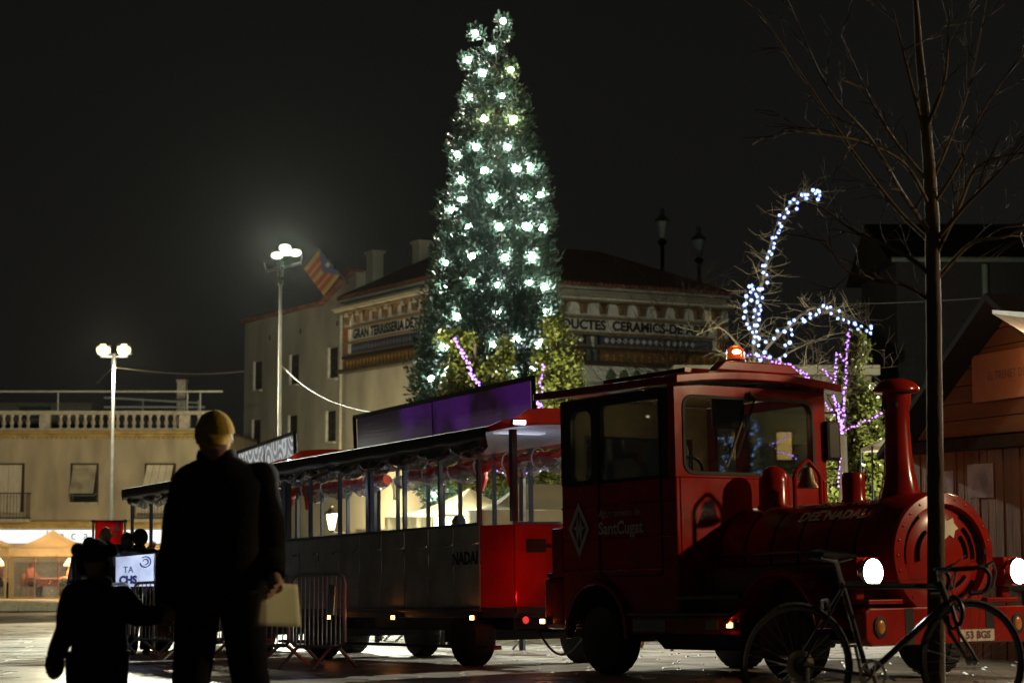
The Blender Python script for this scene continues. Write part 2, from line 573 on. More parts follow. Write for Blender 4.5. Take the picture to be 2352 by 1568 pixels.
# roof terrace: pergola rails and penthouse
rail = M('white_rail', (.6, .6, .56), .5)
tr = MB()
tr.b2((xL, 1.2, bz(897)), (bx(500), 1.32, bz(893)))
for dx in (116, 418, 448): tr.tube([(bx(dx), 1.26, bz(945)), (bx(dx), 1.26, bz(896))], .035, 6)
obj('terrace_rail', tr, rail, LB)
t2 = MB()
t2.tube([(bx(190), 4.2, bz(899)), (bx(418), 4.2, bz(912))], .045, 6)
for dx in (216, 284, 418): t2.tube([(bx(dx), 4.2, bz(950)), (bx(dx), 4.2, bz(905))], .035, 6)
t2.b2((bx(185), 4.6, bz(923)), (bx(430), 4.7, bz(918)))
t2.b2((bx(245), 5.6, bz(933)), (bx(380), 5.7, bz(929)))
obj('pergola_frame', t2, M('blue_grey_rail', (.3, .36, .38), .5), LB)
ph = MB().b2((xL, 6, bz(960)), (bx(140), 11, bz(905)))
obj('penthouse', ph, M('dark_plaster', (.10, .11, .10), .8), LB)
obj('penthouse_window', MB().b2((bx(-40), 5.95, bz(945)), (bx(38), 5.99, bz(915))), M('teal_glass', (.03, .06, .06), .15), LB)
obj('roof', MB().b2((xL, .36, bz(991)), (xR, 11.9, bz(985))), M('terracotta_deck', (.2, .1, .07), .8), LB)
ch = MB().b2((bx(330), 8, bz(960)), (bx(352), 8.5, bz(846))); ch.b2((bx(328), 7.95, bz(846)), (bx(354), 8.55, bz(840)))
obj('chimney', ch, stone_w, LB)
# lit sign and lettering
sg = obj('shop_sign', MB().b2((xL, -.30, bz(1246)), (bx(500), -.02, bz(1216))), signwhite, LB)
for s_, dx in (('l', 118), ('a', 152), ('c', 178), ('a', 206)):
    text('sign_letter', s_, 24 / kB * 1.25, signletter, sg, lambda x, y, d, dx=dx: (bx(dx) + x, -.31 - d, bz(1229) + y), extrude=.06)
gl_ = MB().b2((xL, .2, zb0 + .2), (bx(470), .3, bz(1250)))
obj('shopfront_glass', gl_, M('shopfront', (.16, .12, .09), .3, emit=(1, .55, .25), es=.12), LB)

# ================================================================== ceramics building
Cc = Vector((-2.6, 76.9, 0))
dl, dr = Vector((-.485, .875, 0)), Vector((.875, .485, 0))
CB = thing('ceramics_building', 'large corner building with ceramic frieze lettered PRODUCTES CERAMICS and tiled roof', 'building', Cc)
plaster = M('grey_plaster', (.34, .335, .28), .9, var=.24, scale=.7, bump=.2, bscale=20, stretch=(1, 1, .45))
cream = M('cream_ceramic', (.70, .70, .66), .45, var=.12, scale=4)
ochre2 = M('ochre_ceramic', (.25, .185, .10), .5, var=.3, scale=9)
brownc = M('brown_ceramic', (.20, .10, .035), .45, var=.4, scale=12)
greenc = M('green_ceramic', (.10, .14, .08), .4, var=.3, scale=8)
bluec = M('blue_tile', (.05, .08, .16), .35, var=.3, scale=14)
blackc = M('black_letter', (.012, .014, .018), .5)
tile = M('roof_tile', (.17, .07, .045), .8, var=.35, scale=8, island=.3)
def fr(t, d, z):   # right facade: t along, d outwards (toward the square), z above camera
    n = Vector((.485, -.875, 0))
    p = dr * t + n * d
    return (p.x, p.y, CAMZ + z)
def fl(t, d, z):   # left facade
    n = Vector((-.875, -.485, 0))
    p = dl * t + n * d
    return (p.x, p.y, CAMZ + z)
def slab(mb, f, t0, t1, d0, d1, z0, z1):
    mb.prism([(t0, z0), (t1, z0), (t1, z1), (t0, z1)], lambda u, v, d: f(u, d, v), d0, d1)
LR, LL, LW = 13.3, 9.3, 22.3
zg = -3.9
bw = MB()
slab(bw, fr, -.0, LR, -.4, 0, zg, 9.6)
slab(bw, fl, .0, LL, -.4, -.001, zg, 9.6)
slab(bw, fl, LL + .01, LW, -.9, -.45, zg, 9.6)
# gable rise at the wing's near end
bw.prism([(LL + .01, 9.601), (LL + 3.4, 9.601), (LL + .01, 10.75)], lambda u, v, d: fl(u, d, v), -.9, -.45)
bw.prism([(0, 9.3), (1, 9.3), (1, zg), (0, zg)], lambda u, v, d: (fl(LW, -.9 - 9 * u, v)), 0, .01)
obj('wall', bw, plaster, CB)
def both(name, mat, d0, d1, z0, z1, t0=-.0, ext=None, bevel=0.):
    m = MB()
    slab(m, fr, -d1 if ext is None else 0.02, LR - .0, d0, d1, z0, z1)
    slab(m, fl, .02, LL, d0, d1 - .002, z0 + .001, z1 - .001)
    return obj(name, m, mat, CB, bevel=bevel)
both('roof_fascia', plaster, .0, .35, 9.27, 9.52, bevel=.03)
both('cornice', M('buff_stone', (.36, .33, .24), .7), .0, .75, 8.93, 9.03, bevel=.03)
both('cornice', cream, .0, .6, 8.84, 8.925, bevel=.02)
both('cornice', ochre2, .0, .5, 8.76, 8.835, bevel=.02)
both('frieze_panel', cream, .0, .08, 8.27, 8.75)
both('string_course', ochre2, .0, .16, 8.1, 8.2, bevel=.02)
both('lettering_band', cream, .0, .10, 7.6, 8.09)
both('string_course', ochre2, .0, .18, 7.46, 7.58, bevel=.02)
tb = both('tile_band', bluec, .0, .08, 7.08, 7.45)
both('string_course', ochre2, .0, .14, 7.0, 7.07)
both('string_course', M('dark_moulding', (.05, .04, .03), .6), .0, .22, 6.86, 6.98)
both('ornament_band', brownc, .0, .12, 6.40, 6.85)
both('balcony_sill', M('dark_moulding', (.05, .04, .03), .6), .0, .5, 6.24, 6.39, bevel=.02)
wp = MB(); slab(wp, fr, .2, LR, .0, .06, 5.6, 6.23); obj('frieze_panel', wp, cream, CB)
for z0, z1, d in ((5.47, 5.58, .2), (5.25, 5.45, .14), (5.05, 5.2, .1)):
    m = MB(); slab(m, fr, .2, LR, .0, d, z0, z1); obj('string_course', m, plaster if d > .1 else ochre2, CB, bevel=.02)
# corbels, tiles, ornaments: every piece that can be told apart is a part
corb = [(-.26, 0), (.26, 0), (.15, -.07), (.10, -.18), (.075, -.40), (.04, -.45), (-.04, -.45), (-.075, -.40), (-.10, -.18), (-.15, -.07)]
def corbel(f, t):
    m = MB(); m.prism([(t + u, 8.75 + v) for u, v in corb], lambda u, v, d: f(u, d, v), .081, .30)
    obj('corbel', m, M('corbel_brown', (.17, .105, .05), .6, var=.3), CB, bevel=.02)
def small_lamp(f, t):
    c = f(t, .6, 8.6)
    o = obj('cornice_lamp', MB().lathe([(.02, .12), (.05, .1), (.12, -.05), (.1, -.06)], 8, c), M('cornice_lamp', (.5, .5, .45), .4), CB)
    return o
k = .6
while k < LR - .4: corbel(fr, k); k += .92
k = .45
while k < LL - .3: corbel(fl, k); k += .92
for t in (1.5, 2.6, 4.1, 5.2, 6.9, 8.0): small_lamp(fl, t)
for t in (4.9, 6.6, 9.2): small_lamp(fr, t)
dia = MB(); dia.prism([(0, -.13), (.13, 0), (0, .13), (-.13, 0)], lambda u, v, d: (u, d, v), 0, .02)
def dia_at(f, t, z, ax):
    m = MB(); m.prism([(t, z - .12), (t + .12, z), (t, z + .12), (t - .12, z)], lambda u, v, d: f(u, d, v), .081, .10)
    return m
k = 1.0
while k < LR - 1.6:
    if not 6.1 < k < 7.05: obj('diamond_tile', dia_at(fr, k, 7.265, 0), cream, tb)
    k += .30
k = .8
mleft = MB()
while k < LL - .8:
    d_ = dia_at(fl, k, 7.265, 0); mleft.add(d_.v, d_.f); k += .30
tag(obj('diamond_tiles', mleft, M('grey_tile', (.2, .2, .19), .5), tb), kind='stuff')
def palm(f, t, z):
    m = MB()
    for a_ in (-62, -32, 0, 32, 62):
        a2 = R(a_); l_ = .17 - abs(a_) * .0007
        c_, s_ = math.sin(a2), math.cos(a2)
        m.prism([(t + c_ * .03 - s_ * .022, z + s_ * .03 + c_ * .022), (t + c_ * l_, z + s_ * l_), (t + c_ * .03 + s_ * .022, z + s_ * .03 - c_ * .022)],
                lambda u, v, d: f(u, d, v), .121, .15)
    m.prism([(t - .03, z - .16), (t + .03, z - .16), (t + .015, z + .03), (t - .015, z + .03)], lambda u, v, d: f(u, d, v), .121, .14)
    return m
k = .5
gold = M('gold_ornament', (.36, .22, .06), .45, var=.2)
while k < LR - .5:
    if not 6.1 < k < 7.05: obj('palmette', palm(fr, k, 6.60), gold, CB)
    k += .34
k = .4; ml = MB()
while k < LL - .4:
    d_ = palm(fl, k, 6.60); ml.add(d_.v, d_.f); k += .34
tag(obj('palmettes', ml, gold, CB), kind='stuff')
for k in range(20):      # green arches of the lower frieze
    t = .7 + k * .62
    if 6.1 < t < 7.05 or t > LR - .4: continue
    m = MB(); m.prism([(t + .24 * math.cos(a), 5.66 + .46 * math.sin(a)) for a in [math.pi * i / 8 for i in range(9)]], lambda u, v, d: fr(u, d, v), .061, .10)
    obj('arch_tile', m, greenc, CB)
text('lettering', 'PRODUCTES  CERAMICS-DE ARPI', .53, blackc, CB, lambda x, y, d: fr(8.2 + x, .10 + d, 7.845 + y), width=8.1, extrude=.02, bold=.022)
text('lettering', 'GRAN TERRISSERIA DE ARPI', .53, blackc, CB, lambda x, y, d: fl(4.8 - x, .10 + d, 7.845 + y), width=7.1, extrude=.02, bold=.024)
# pilasters with coloured flutes
for f, t in ((fr, LR - .62), (fl, LL - .5), ):
    m = MB(); slab(m, f, t - .16, t + .42, .0, .13, 6.9, 8.75); p_ = obj('pilaster', m, cream, CB)
    for j in range(3):
        m = MB(); slab(m, f, t + .02 + j * .13, t + .10 + j * .13, .131, .16, 7.05, 8.2); obj('flute', m, M('flute_tile', (.30, .11, .05), .4), p_)
# corner pilaster hidden mostly by the tree
# balcony window on the right front
m = MB(); slab(m, fr, 6.2, 6.95, -.1, .13, 6.39, 7.5)
w = obj('window', m, dark_in, CB)
m = MB(); slab(m, fr, 6.32, 6.48, .131, .18, 6.4, 7.4); slab(m, fr, 6.68, 6.8, .131, .18, 6.4, 7.4); obj('frame', m, M('teal_frame', (.10, .15, .15), .6), w)
m = MB(); m.prism([(6.49, 7.4), (6.67, 7.4), (6.67, 6.75)], lambda u, v, d: fr(u, d, v), .131, .15); obj('curtain', m, white, w)
# wing windows with pale reveals
for dxs, zz in (((592, 676, 766), 'u'), ((590, 674, 762), 'd')):
    for i, dx in enumerate(dxs):
        rat = (dx - 1176) / 4591.
        # solve along the wing for this bearing
        tt = [t for t in np.linspace(LL, LW, 800)]
        t = min(tt, key=lambda t: abs((Cc.x + dl.x * t - .875 * -.45) / (Cc.y + dl.y * t - .485 * -.45) - rat))
        z1 = {'u': 7.55, 'd': 4.78}[zz]; z0 = z1 - 1.3
        m = MB(); slab(m, fl, t - .36, t + .36, -.6, -.40, z0, z1)
        w = obj('window', m, dark_in, CB)
        m = MB(); slab(m, fl, t + .37, t + .52, -.5, -.30, z0 - .03, z1 + .03); obj('shutter', m, M('pale_reveal', (.55, .55, .5), .7), w)
        m = MB(); slab(m, fl, t - .42, t + .56, -.45, -.28, z0 - .12, z0 - .04); obj('sill', m, stone_w, w)
        for q in (.33, .66):
            m = MB(); slab(m, fl, t - .36, t + .36, -.40, -.38, z0 + (z1 - z0) * q - .02, z0 + (z1 - z0) * q + .02); obj('glazing_bar', m, M('dark_wood_frame', (.05, .035, .02), .7), w)
for t in (11.2, 15.3, 19):
    m = MB(); slab(m, fl, t, t + .14, -.46, -.44, 8.5, 8.72); obj('vent', m, dark_in, CB)
# tiled eaves
m = MB(); k = LL + .05
while k < LW:
    c = fl(k, -.3, 9.62 + max(0, (LL + 3.4 - k)) * .33)
    m.lathe([(.09, -.35), (.09, .35)], 5, (0, 0, 0), 'y')
    m.v[-10:] = [(Vector(fl(k + v[0], -.45 + v[1], 9.62 + max(0, (LL + 3.4 - k)) * .33 + v[2] - CAMZ + CAMZ)))[:] for v in m.v[-10:]]
    k += .2
o = obj('eave_tiles', m, tile, CB); tag(o, kind='stuff')
m = MB()
for f, LL_ in ((fr, LR), (fl, LL)):
    k = .1
    while k < LL_:
        m.lathe([(.10, -.25), (.10, .55)], 5, (0, 0, 0), 'y')
        m.v[-10:] = [Vector(f(k + v[0], v[1] - .05, 9.58 + v[2] - v[1] * .25))[:] for v in m.v[-10:]]
        k += .21
o = obj('eave_tiles', m, tile, CB); tag(o, kind='stuff')
# hipped roof behind
m = MB()
A = [fr(-.2, .3, 9.6), fr(LR, .3, 9.6), fr(LR, -9, 9.6), fl(LL, .3, 9.6), fr(3.2, -4.2, 11.6), fr(LR - 3.5, -4.5, 11.6), fl(LL + .2, -9, 9.6)]
m.add(A, [(0, 1, 5, 4), (1, 2, 5), (0, 4, 3), (4, 5, 2, 6, 3)])
obj('roof', m, M('roof_dark', (.07, .035, .025), .9, var=.4, scale=20), CB)
for t, h, d in ((LL - .15, 11.45, -.9), (LL - 2.0, 11.75, -2.2)):
    m = MB(); slab(m, fl, t - .55, t + .1, d - .5, d, 9.5, h); slab(m, fl, t - .62, t + .17, d - .57, d + .07, h, h + .12)
    obj('chimney', m, plaster, CB)
m = MB(); m.tube([fl(LL + .35, .08, 9.2), fl(LL + .35, .08, zg)], .07, 8); obj('drainpipe', m, stone_w, CB)
m = MB(); slab(m, fl, LL - 6.5, LL - 1.2, .0, .04, -1.1, -.35); obj('shop_sign', m, M('dull_sign', (.10, .09, .06), .6), CB)
m = MB(); slab(m, fl, LL - 1.6, LL - .6, .0, .05, -3.6, -.7); obj('door', m, M('brown_door', (.09, .05, .03), .6), CB)

# wall lantern on its bracket, flag on its pole
LN = thing('wall_lantern', 'lit four sided street lantern on a wall bracket seen through the carriage', 'lantern', at(762, 1197, 80.0))
lz = MB()
for k in range(4):
    a0, a1 = R(45 + 90 * k), R(135 + 90 * k)
    p = [(.13 * math.cos(a0), .13 * math.sin(a0), -.32), (.13 * math.cos(a1), .13 * math.sin(a1), -.32),
         (.27 * math.cos(a1), .27 * math.sin(a1), .28), (.27 * math.cos(a0), .27 * math.sin(a0), .28)]
    lz.add(p, [(0, 1, 2, 3)])
obj('lantern_glass', lz, M('lantern_glass', (.7, .6, .4), .4, emit=(1, .82, .45), es=7), LN)
lz = MB().lathe([(.30, .28), (.32, .31), (.12, .5), (.05, .55), (.07, .62), (.01, .7)], 8).lathe([(.02, -.42), (.12, -.36), (.14, -.32)], 8)
for k in range(4):
    a0 = R(45 + 90 * k); lz.tube([(.13 * math.cos(a0), .13 * math.sin(a0), -.32), (.275 * math.cos(a0), .275 * math.sin(a0), .29)], .015, 4)
obj('lantern_cap', lz, dkiron, LN)
lz = MB(); lz.tube([(0, 0, -.4), (.35, .3, -.45), (1.1, 1.2, -.4)], .02, 5); lz.tube([(.45, .4, -.45), (1.1, 1.2, -1.1)], .02, 5); obj('bracket', lz, dkiron, LN)
lamp('lantern_light', LN, (.35, -.35, .05), (1, .76, .38), 1100, .15)

FB = at(800, 652, 84.5); FT = at(733, 572, 83.0)
FG = thing('flag', 'red and yellow striped flag with white star on blue triangle hung from a sloping pole', 'flag', FB)
m = MB(); m.tube([(0, 0, 0), FT - FB], .03, 6); obj('flagpole', m, steel, FG)
fd = (FT - FB)
fdn = fd.normalized()
hang = (at(742, 676, 83.4) - at(781, 628, 84.1))
p0 = FB + fd * .27; p1 = FB + fd * .99
nU, nV = 16, 18
grid = []
for i in range(nU + 1):
    for j in range(nV + 1):
        u, v = i / nU, j / nV
        p = p0.lerp(p1, u) + hang * v * (1 - .10 * u) + Vector((0, .10 * math.sin(5 * u + 3 * v) * v, 0))
        grid.append(p - FB)
fm = [M('flag_yellow', (.36, .28, .07), .8), M('flag_red', (.30, .05, .03), .8), M('flag_blue', (.05, .08, .20), .8), M('flag_white', (.5, .5, .5), .8)]
me = bpy.data.meshes.new('cloth')
fs, mi = [], []
for i in range(nU):
    for j in range(nV):
        a = i * (nV + 1) + j
        fs.append((a, a + 1, a + nV + 2, a + nV + 1))
        u, v = (i + .5) / nU, (j + .5) / nV
        st = int(u * 9)
        c_ = 1 if st % 2 == 1 else 0
        if v < .5 * (1 - abs(u - .5) * 2): c_ = 2
        if math.hypot((u - .5) * 1.1, v - .16) < .085: c_ = 3
        mi.append(c_)
me.from_pydata(grid, [], fs)
for mm in fm: me.materials.append(mm)
for p, c_ in zip(me.polygons, mi): p.material_index = c_; p.use_smooth = True
obj('cloth', me, None, FG)

# dark house far right with a downpipe
DH = thing('dark_house', 'unlit grey house far behind the wooden stall, with a gutter and downpipe', 'house', (0, 0, 0))
a_, b_ = at(2030, 620, 62), at(2420, 590, 58)
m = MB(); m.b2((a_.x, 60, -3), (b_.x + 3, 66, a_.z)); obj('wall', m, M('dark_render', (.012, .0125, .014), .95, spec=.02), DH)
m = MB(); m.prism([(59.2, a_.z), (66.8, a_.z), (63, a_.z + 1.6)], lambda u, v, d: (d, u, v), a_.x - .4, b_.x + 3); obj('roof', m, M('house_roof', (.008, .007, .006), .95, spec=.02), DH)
m = MB(); q_ = at(2262, 640, 59.9); m.tube([(q_.x, 59.88, a_.z - .1), (q_.x, 59.88, -2)], .09, 8); obj('downpipe', m, M('green_pipe', (.05, .065, .055), .6, spec=.1), DH)
m = MB(); m.tube([(a_.x - .3, 59.1, a_.z - .05), (b_.x + 2, 59.1, a_.z - .05)], .08, 6); obj('gutter', m, M('green_pipe', (.05, .065, .055), .6, spec=.1), DH)
# house with two warm windows behind the stalls (seen through the engine's windscreen)
WH = thing('brick_house', 'shadowy brick house behind the star lit tree with two warm lit windows', 'house', (0, 0, 0))
a_, b_ = at(1560, 760, 58), at(2000, 760, 58)
m = MB(); m.b2((a_.x, 58, -2.6), (b_.x, 64, 5.4)); obj('wall', m, M('house_plaster', (.22, .19, .15), .9, var=.3, scale=2), WH)
m = MB(); m.b2((a_.x - .2, 57.7, 5.42), (b_.x + .2, 64.2, 5.7)); m.b2((a_.x - .1, 57.85, 5.0), (b_.x + .1, 57.99, 5.2)); obj('cornice', m, plaster, WH)
for dx in (1699, 1801):
    p = at(dx, 1022, 57.9)
    w = obj('window', MB().b2((p.x - .22, 57.9, p.z - .42), (p.x + .22, 57.98, p.z + .38)), M('warm_window', (.5, .3, .12), .5, emit=(1, .50, .16), es=1.6, var=.25, scale=3), WH)
    obj('frame', MB().ring(rrect(p.x - .3, p.z - .5, p.x + .3, p.z + .46, .01, 1), rrect(p.x - .22, p.z - .42, p.x + .22, p.z + .38, .01, 1), lambda u, v, d: (u, d, v), 57.85, 57.99), M('dark_wood_frame', (.05, .035, .02), .7), w)

# ================================================================== TRAIN: engine
LA = R(34.3)
EM = frame_mtx(.862, 19.428, LA)
W = 1.905
V3 = Vector
EN = thing('tourist_train_engine', 'red steam engine shaped tourist train engine with glowing headlights and amber beacon', 'train engine', mtx=EM)
wtyre = None
def wheel(name, parent, loc, Rr=.335, w=.25, out=-1):
    t = MB().lathe([(Rr * .62, -w / 2), (Rr * .93, -w / 2), (Rr, -w * .36), (Rr, w * .36), (Rr * .93, w / 2), (Rr * .62, w / 2)], 28, axis='y')
    for k in range(28):     # tread blocks
        a = 2 * math.pi * k / 28
        rot = Matrix.Rotation(-a, 3, 'Y')
        t.box(rot @ Vector((Rr, 0, 0)), (.02, w * .66, .045), rot)
    wh = obj(name, t, rubber, parent, smooth=True, loc=loc)
    r_ = MB().lathe([(Rr * .615, -w * .40), (Rr * .60, -w * .44), (Rr * .5, -w * .2), (Rr * .3, -w * .2), (Rr * .22, -w * .36), (.001, -w * .36)], 24, axis='y')
    r_.lathe([(Rr * .60, w * .3), (.001, w * .2)], 20, axis='y')
    obj('rim', r_, M('rim_grey', (.10, .10, .10), .4, .5), wh, smooth=True)
    b_ = MB()
    for k in range(6):
        a = k * math.pi / 3
        b_.box((Rr * .38 * math.cos(a), -w * .22, Rr * .38 * math.sin(a)), (.03, .05, .03))
    obj('wheel_nuts', b_, steel, wh)
    return wh
for x in (0, 2.626):
    for y in (.13, W - .13): wheel('wheel', EN, (x, y, .335))
obj('chassis', MB().b2((-.95, .3, .34), (3.45, W - .3, .52)).b2((-.2, .05, .30), (.2, W - .05, .37)).b2((2.45, .05, .30), (2.8, W - .05, .37)), blk, EN)
tk = MB(); tk.prism([(.62, .40), (.85, .24), (2.0, .24), (2.05, .40)], lambda u, v, d: (u, d, v), .1, 1.2); obj('fuel_tank', tk, blk, EN, bevel=.02)

# cab: lower body with a wheel arch
cabz = 1.83
side = [(-.60, .45), (-.50, .45)] + [(.0 + .46 * math.cos(a), .40 + .46 * math.sin(a)) for a in [math.pi - math.pi * i / 12 for i in range(13)]] + \
       [(.60, .40), (1.16, .40), (1.213, .46), (1.213, cabz), (-.60, cabz)]
cb = MB(); cb.prism(side, lambda u, v, d: (u, d, v), 0, .05); cb.prism(side, lambda u, v, d: (u, d, v), W - .05, W)
cb.b2((-.60, .051, .46), (-.55, W - .051, cabz)); cb.b2((1.16, .051, .46), (1.212, W - .051, cabz)); cb.b2((-.55, .051, .9), (1.16, W - .051, .95))
obj('cab_body', cb, red, EN, bevel=.012)
m = MB()
for x in [-.57 + .115 * k for k in range(16)]:
    for z in (1.79, .50): m.sphere((x, -.002, z), .011, 6, 4, (1, .6, 1))
for z in [.60 + .12 * k for k in range(10)]: m.sphere((1.19, -.002, z), .011, 6, 4, (1, .6, 1))
tag(obj('rivets', m, dkred, EN, smooth=True), kind='stuff')
# horizontal trim lines on the near side
tr = MB()
for z in (1.60, 1.28, .98): tr.b2((-.60, -.012, z), (1.19, -.001, z + .018))
obj('side_trim', tr, dkred, EN, bevel=.004)
dr_ = MB(); dr_.ring(rrect(.02, .50 + .42, 1.0, 2.66, .05), rrect(.035, .515 + .42, .985, 2.645, .05), lambda u, v, d: (u, d, v), -.012, -.001)
obj('door_seam', dr_, blk, EN)
hd = MB(); hd.tube([(.12, -.01, 1.50), (.12, -.045, 1.51), (.26, -.045, 1.51), (.26, -.01, 1.50)], .012, 6); obj('door_handle', hd, chrome, EN, smooth=True)
# upper cab: window walls
def sidewall(y0, y1, nm):
    m = MB()
    f = lambda u, v, d: (u, d, v)
    m.ring(rrect(-.60, cabz + .001, -.02, 2.68, .001), rrect(-.43, cabz + .04, -.09, 2.56, .10), f, y0, y1)
    m.ring(rrect(-.019, cabz + .001, 1.10, 2.68, .001), rrect(.06, cabz + .03, 1.0, 2.58, .06), f, y0, y1)
    return obj(nm, m, blk if y0 < .5 else dkred, EN)
sidewall(0, .045, 'side_frame'); sidewall(W - .045, W, 'side_frame')
for y in (.02, W - .02):
    obj('side_window', MB().b2((-.44, y - .004, cabz + .03), (-.08, y + .004, 2.57)), glass, EN)
    obj('side_window', MB().b2((.05, y - .004, cabz + .02), (1.01, y + .004, 2.59)), glass, EN)
fw = MB(); fw.ring(rrect(.0, cabz + .001, W, 2.70, .001), rrect(.10, cabz + .03, W - .16, 2.60, .12), lambda u, v, d: (d, u, v), 1.11, 1.212)
obj('windscreen_frame', fw, red, EN, bevel=.006)
gk = MB(); gk.ring(rrect(.095, cabz + .025, W - .155, 2.605, .12), rrect(.125, cabz + .055, W - .185, 2.575, .10), lambda u, v, d: (d, u, v), 1.2125, 1.222)
obj('windscreen_seal', gk, rubber, EN)
obj('windscreen', MB().b2((1.17, .09, cabz + .02), (1.176, W - .15, 2.61)), glass, EN)
rw = MB(); rw.ring(rrect(.0, cabz + .001, W, 2.68, .001), rrect(.25, cabz + .1, W - .25, 2.34, .10), lambda u, v, d: (d, u, v), -.60, -.55)
rw.b2((-.595, W / 2 - .03, cabz + .1), (-.555, W / 2 + .03, 2.34))
obj('rear_frame', rw, dkred, EN)
obj('rear_window', MB().b2((-.577, .24, cabz + .09), (-.573, W - .24, 2.35)), glass, EN)
obj('rear_lining', MB().b2((-.549, .05, 2.35), (-.53, W - .05, 2.685)).b2((-.549, .05, cabz), (-.53, .24, 2.349)).b2((-.549, W - .24, cabz), (-.53, W - .05, 2.349)), M('cream_lining', (.55, .45, .24), .6, var=.2), EN)
# roof: arched with overhang, a cream lining, a raised header
yy = [-.09 + (W + .18) * k / 14 for k in range(15)]
arch = lambda y: 2.76 + .07 * (1 - ((y - W / 2) / (W / 2 + .09)) ** 2)
pr = [(y, arch(y)) for y in yy] + [(y, arch(y) - .075) for y in yy[::-1]]
rf = MB(); rf.prism(pr, lambda u, v, d: (d, u, v + (.035 if d < 0 else 0)), -.95, 1.33)
roof_o = obj('roof', rf, dkred, EN, bevel=.01)
ff = MB(); ff.prism(pr, lambda u, v, d: (d, u, v), 1.331, 1.37); obj('roof_front', ff, red, EN, bevel=.008)
ln = MB(); ln.prism([(.05, 2.69), (W - .05, 2.69), (W - .05, 2.70), (.05, 2.70)], lambda u, v, d: (d, u, v), -.54, 1.10)
obj('ceiling_lining', ln, M('cream_lining', (.55, .45, .24), .6, var=.2), EN)
hp = MB(); hp.prism([(.42, 2.835), (1.50, 2.835), (1.36, 2.93), (.54, 2.93)], lambda u, v, d: (d, u, v), 1.20, 1.34)
obj('roof_header', hp, red, roof_o, bevel=.012)
vn = MB().b2((-.4, .4, 2.86), (.9, .7, 2.90)); obj('roof_rail', vn, dkred, roof_o)
# beacon
bc = obj('beacon', MB().lathe([(.095, 0), (.10, .03), (.09, .035)], 18, (1.18, .80, 2.931)), blk, EN, smooth=True)
obj('beacon_dome', MB().lathe([(.088, .036), (.09, .09), (.078, .135), (.045, .165), (.001, .172)], 20, (1.18, .80, 2.931)), M('beacon_orange', (.8, .13, .02), .15, emit=(1, .13, .02), es=.28, coat=1, var=.1), bc, smooth=True)
obj('beacon_bulb', MB().sphere((1.235, .775, 3.03), .036, 10, 8, (1, 1.5, .8)), emis('beacon_bulb', (1, .55, .2), 30), bc)
lamp('beacon_light', bc, (1.18, .80, 3.2), (1, .25, .05), 1.2, .06)
dl_ = obj('dome_light', MB().lathe([(.025, 2.688), (.02, 2.675), (.001, 2.673)], 12, (.1, .55, 0)), emis('dome_light', (1, .78, .45), .3), EN, smooth=True)
lamp('dome_glow', dl_, (.1, .55, 2.5), (1, .76, .42), 5, .015)
# inside: dashboard, steering wheel, seat, posts
obj('dashboard', MB().prism([(.80, cabz - .03), (1.10, cabz + .05), (1.10, cabz - .25), (.85, cabz - .25)], lambda u, v, d: (u, d, v), .1, W - .1), dkmetal, EN, bevel=.02)
sw = MB(); 
cs = [Vector((.62 + .12 * math.sin(a) * .5, .62 + .19 * math.cos(a), cabz + .06 + .17 * math.sin(a))) for a in [2 * math.pi * i / 24 for i in range(24)]]
sw.tube(cs, .016, 6, closed=True); sw.tube([cs[0], cs[12]], .012, 5); sw.tube([cs[6], (.64, .62, cabz + .05)], .012, 5); sw.tube([(.64, .62, cabz + .05), (.9, .62, cabz - .1)], .02, 6)
obj('steering_wheel', sw, blk, EN, smooth=True)
obj('driver_seat', MB().b2((-.35, .40, 1.2), (.15, .9, 1.34)).b2((-.42, .40, 1.34), (-.30, .9, 2.1)).b2((-.41, .52, 2.12), (-.31, .78, 2.32)), M('seat_vinyl', (.03, .028, .026), .5, bump=.2), EN, bevel=.05)
wp = MB(); wp.tube([(1.235, .98, 2.60), (1.235, .74, 2.02)], .010, 5); wp.tube([(1.242, .80, 2.36), (1.242, .60, 1.93)], .014, 4); wp.tube([(1.235, .98, 2.6), (1.24, .90, 2.64)], .022, 6)
obj('wiper', wp, blk, EN)
sv = MB(); sv.b2((1.0, .62, 2.32), (1.04, 1.02, 2.60)); obj('sun_visor', sv, M('visor', (.05, .035, .02), .7), EN, bevel=.02)
# boiler
BZ, BR = 1.06, .49
yb = W / 2
bo = obj('boiler', MB().lathe([(BR, 1.213), (BR, 3.44)], 48, (0, yb, BZ), 'x'), red, EN, smooth=True)
for x in (1.24, 1.60, 1.96, 2.32, 2.68, 3.04, 3.32):
    obj('boiler_band', MB().lathe([(BR - .002, x), (BR + .004, x + .003), (BR + .004, x + .026), (BR - .002, x + .029)], 48, (0, yb, BZ), 'x', cap=False), M('band_black', (.02, .006, .006), .6, spec=.2), bo, smooth=True)
gr = MB(); gr.tube([(1.28, yb - .505, 1.10), (2.55, yb - .505, 1.10)], .014, 6)
for x in (1.35, 1.75, 2.15, 2.5): gr.tube([(x, yb - .48, 1.10), (x, yb - .505, 1.10)], .010, 5)
obj('hand_rail', gr, dkred, bo, smooth=True)
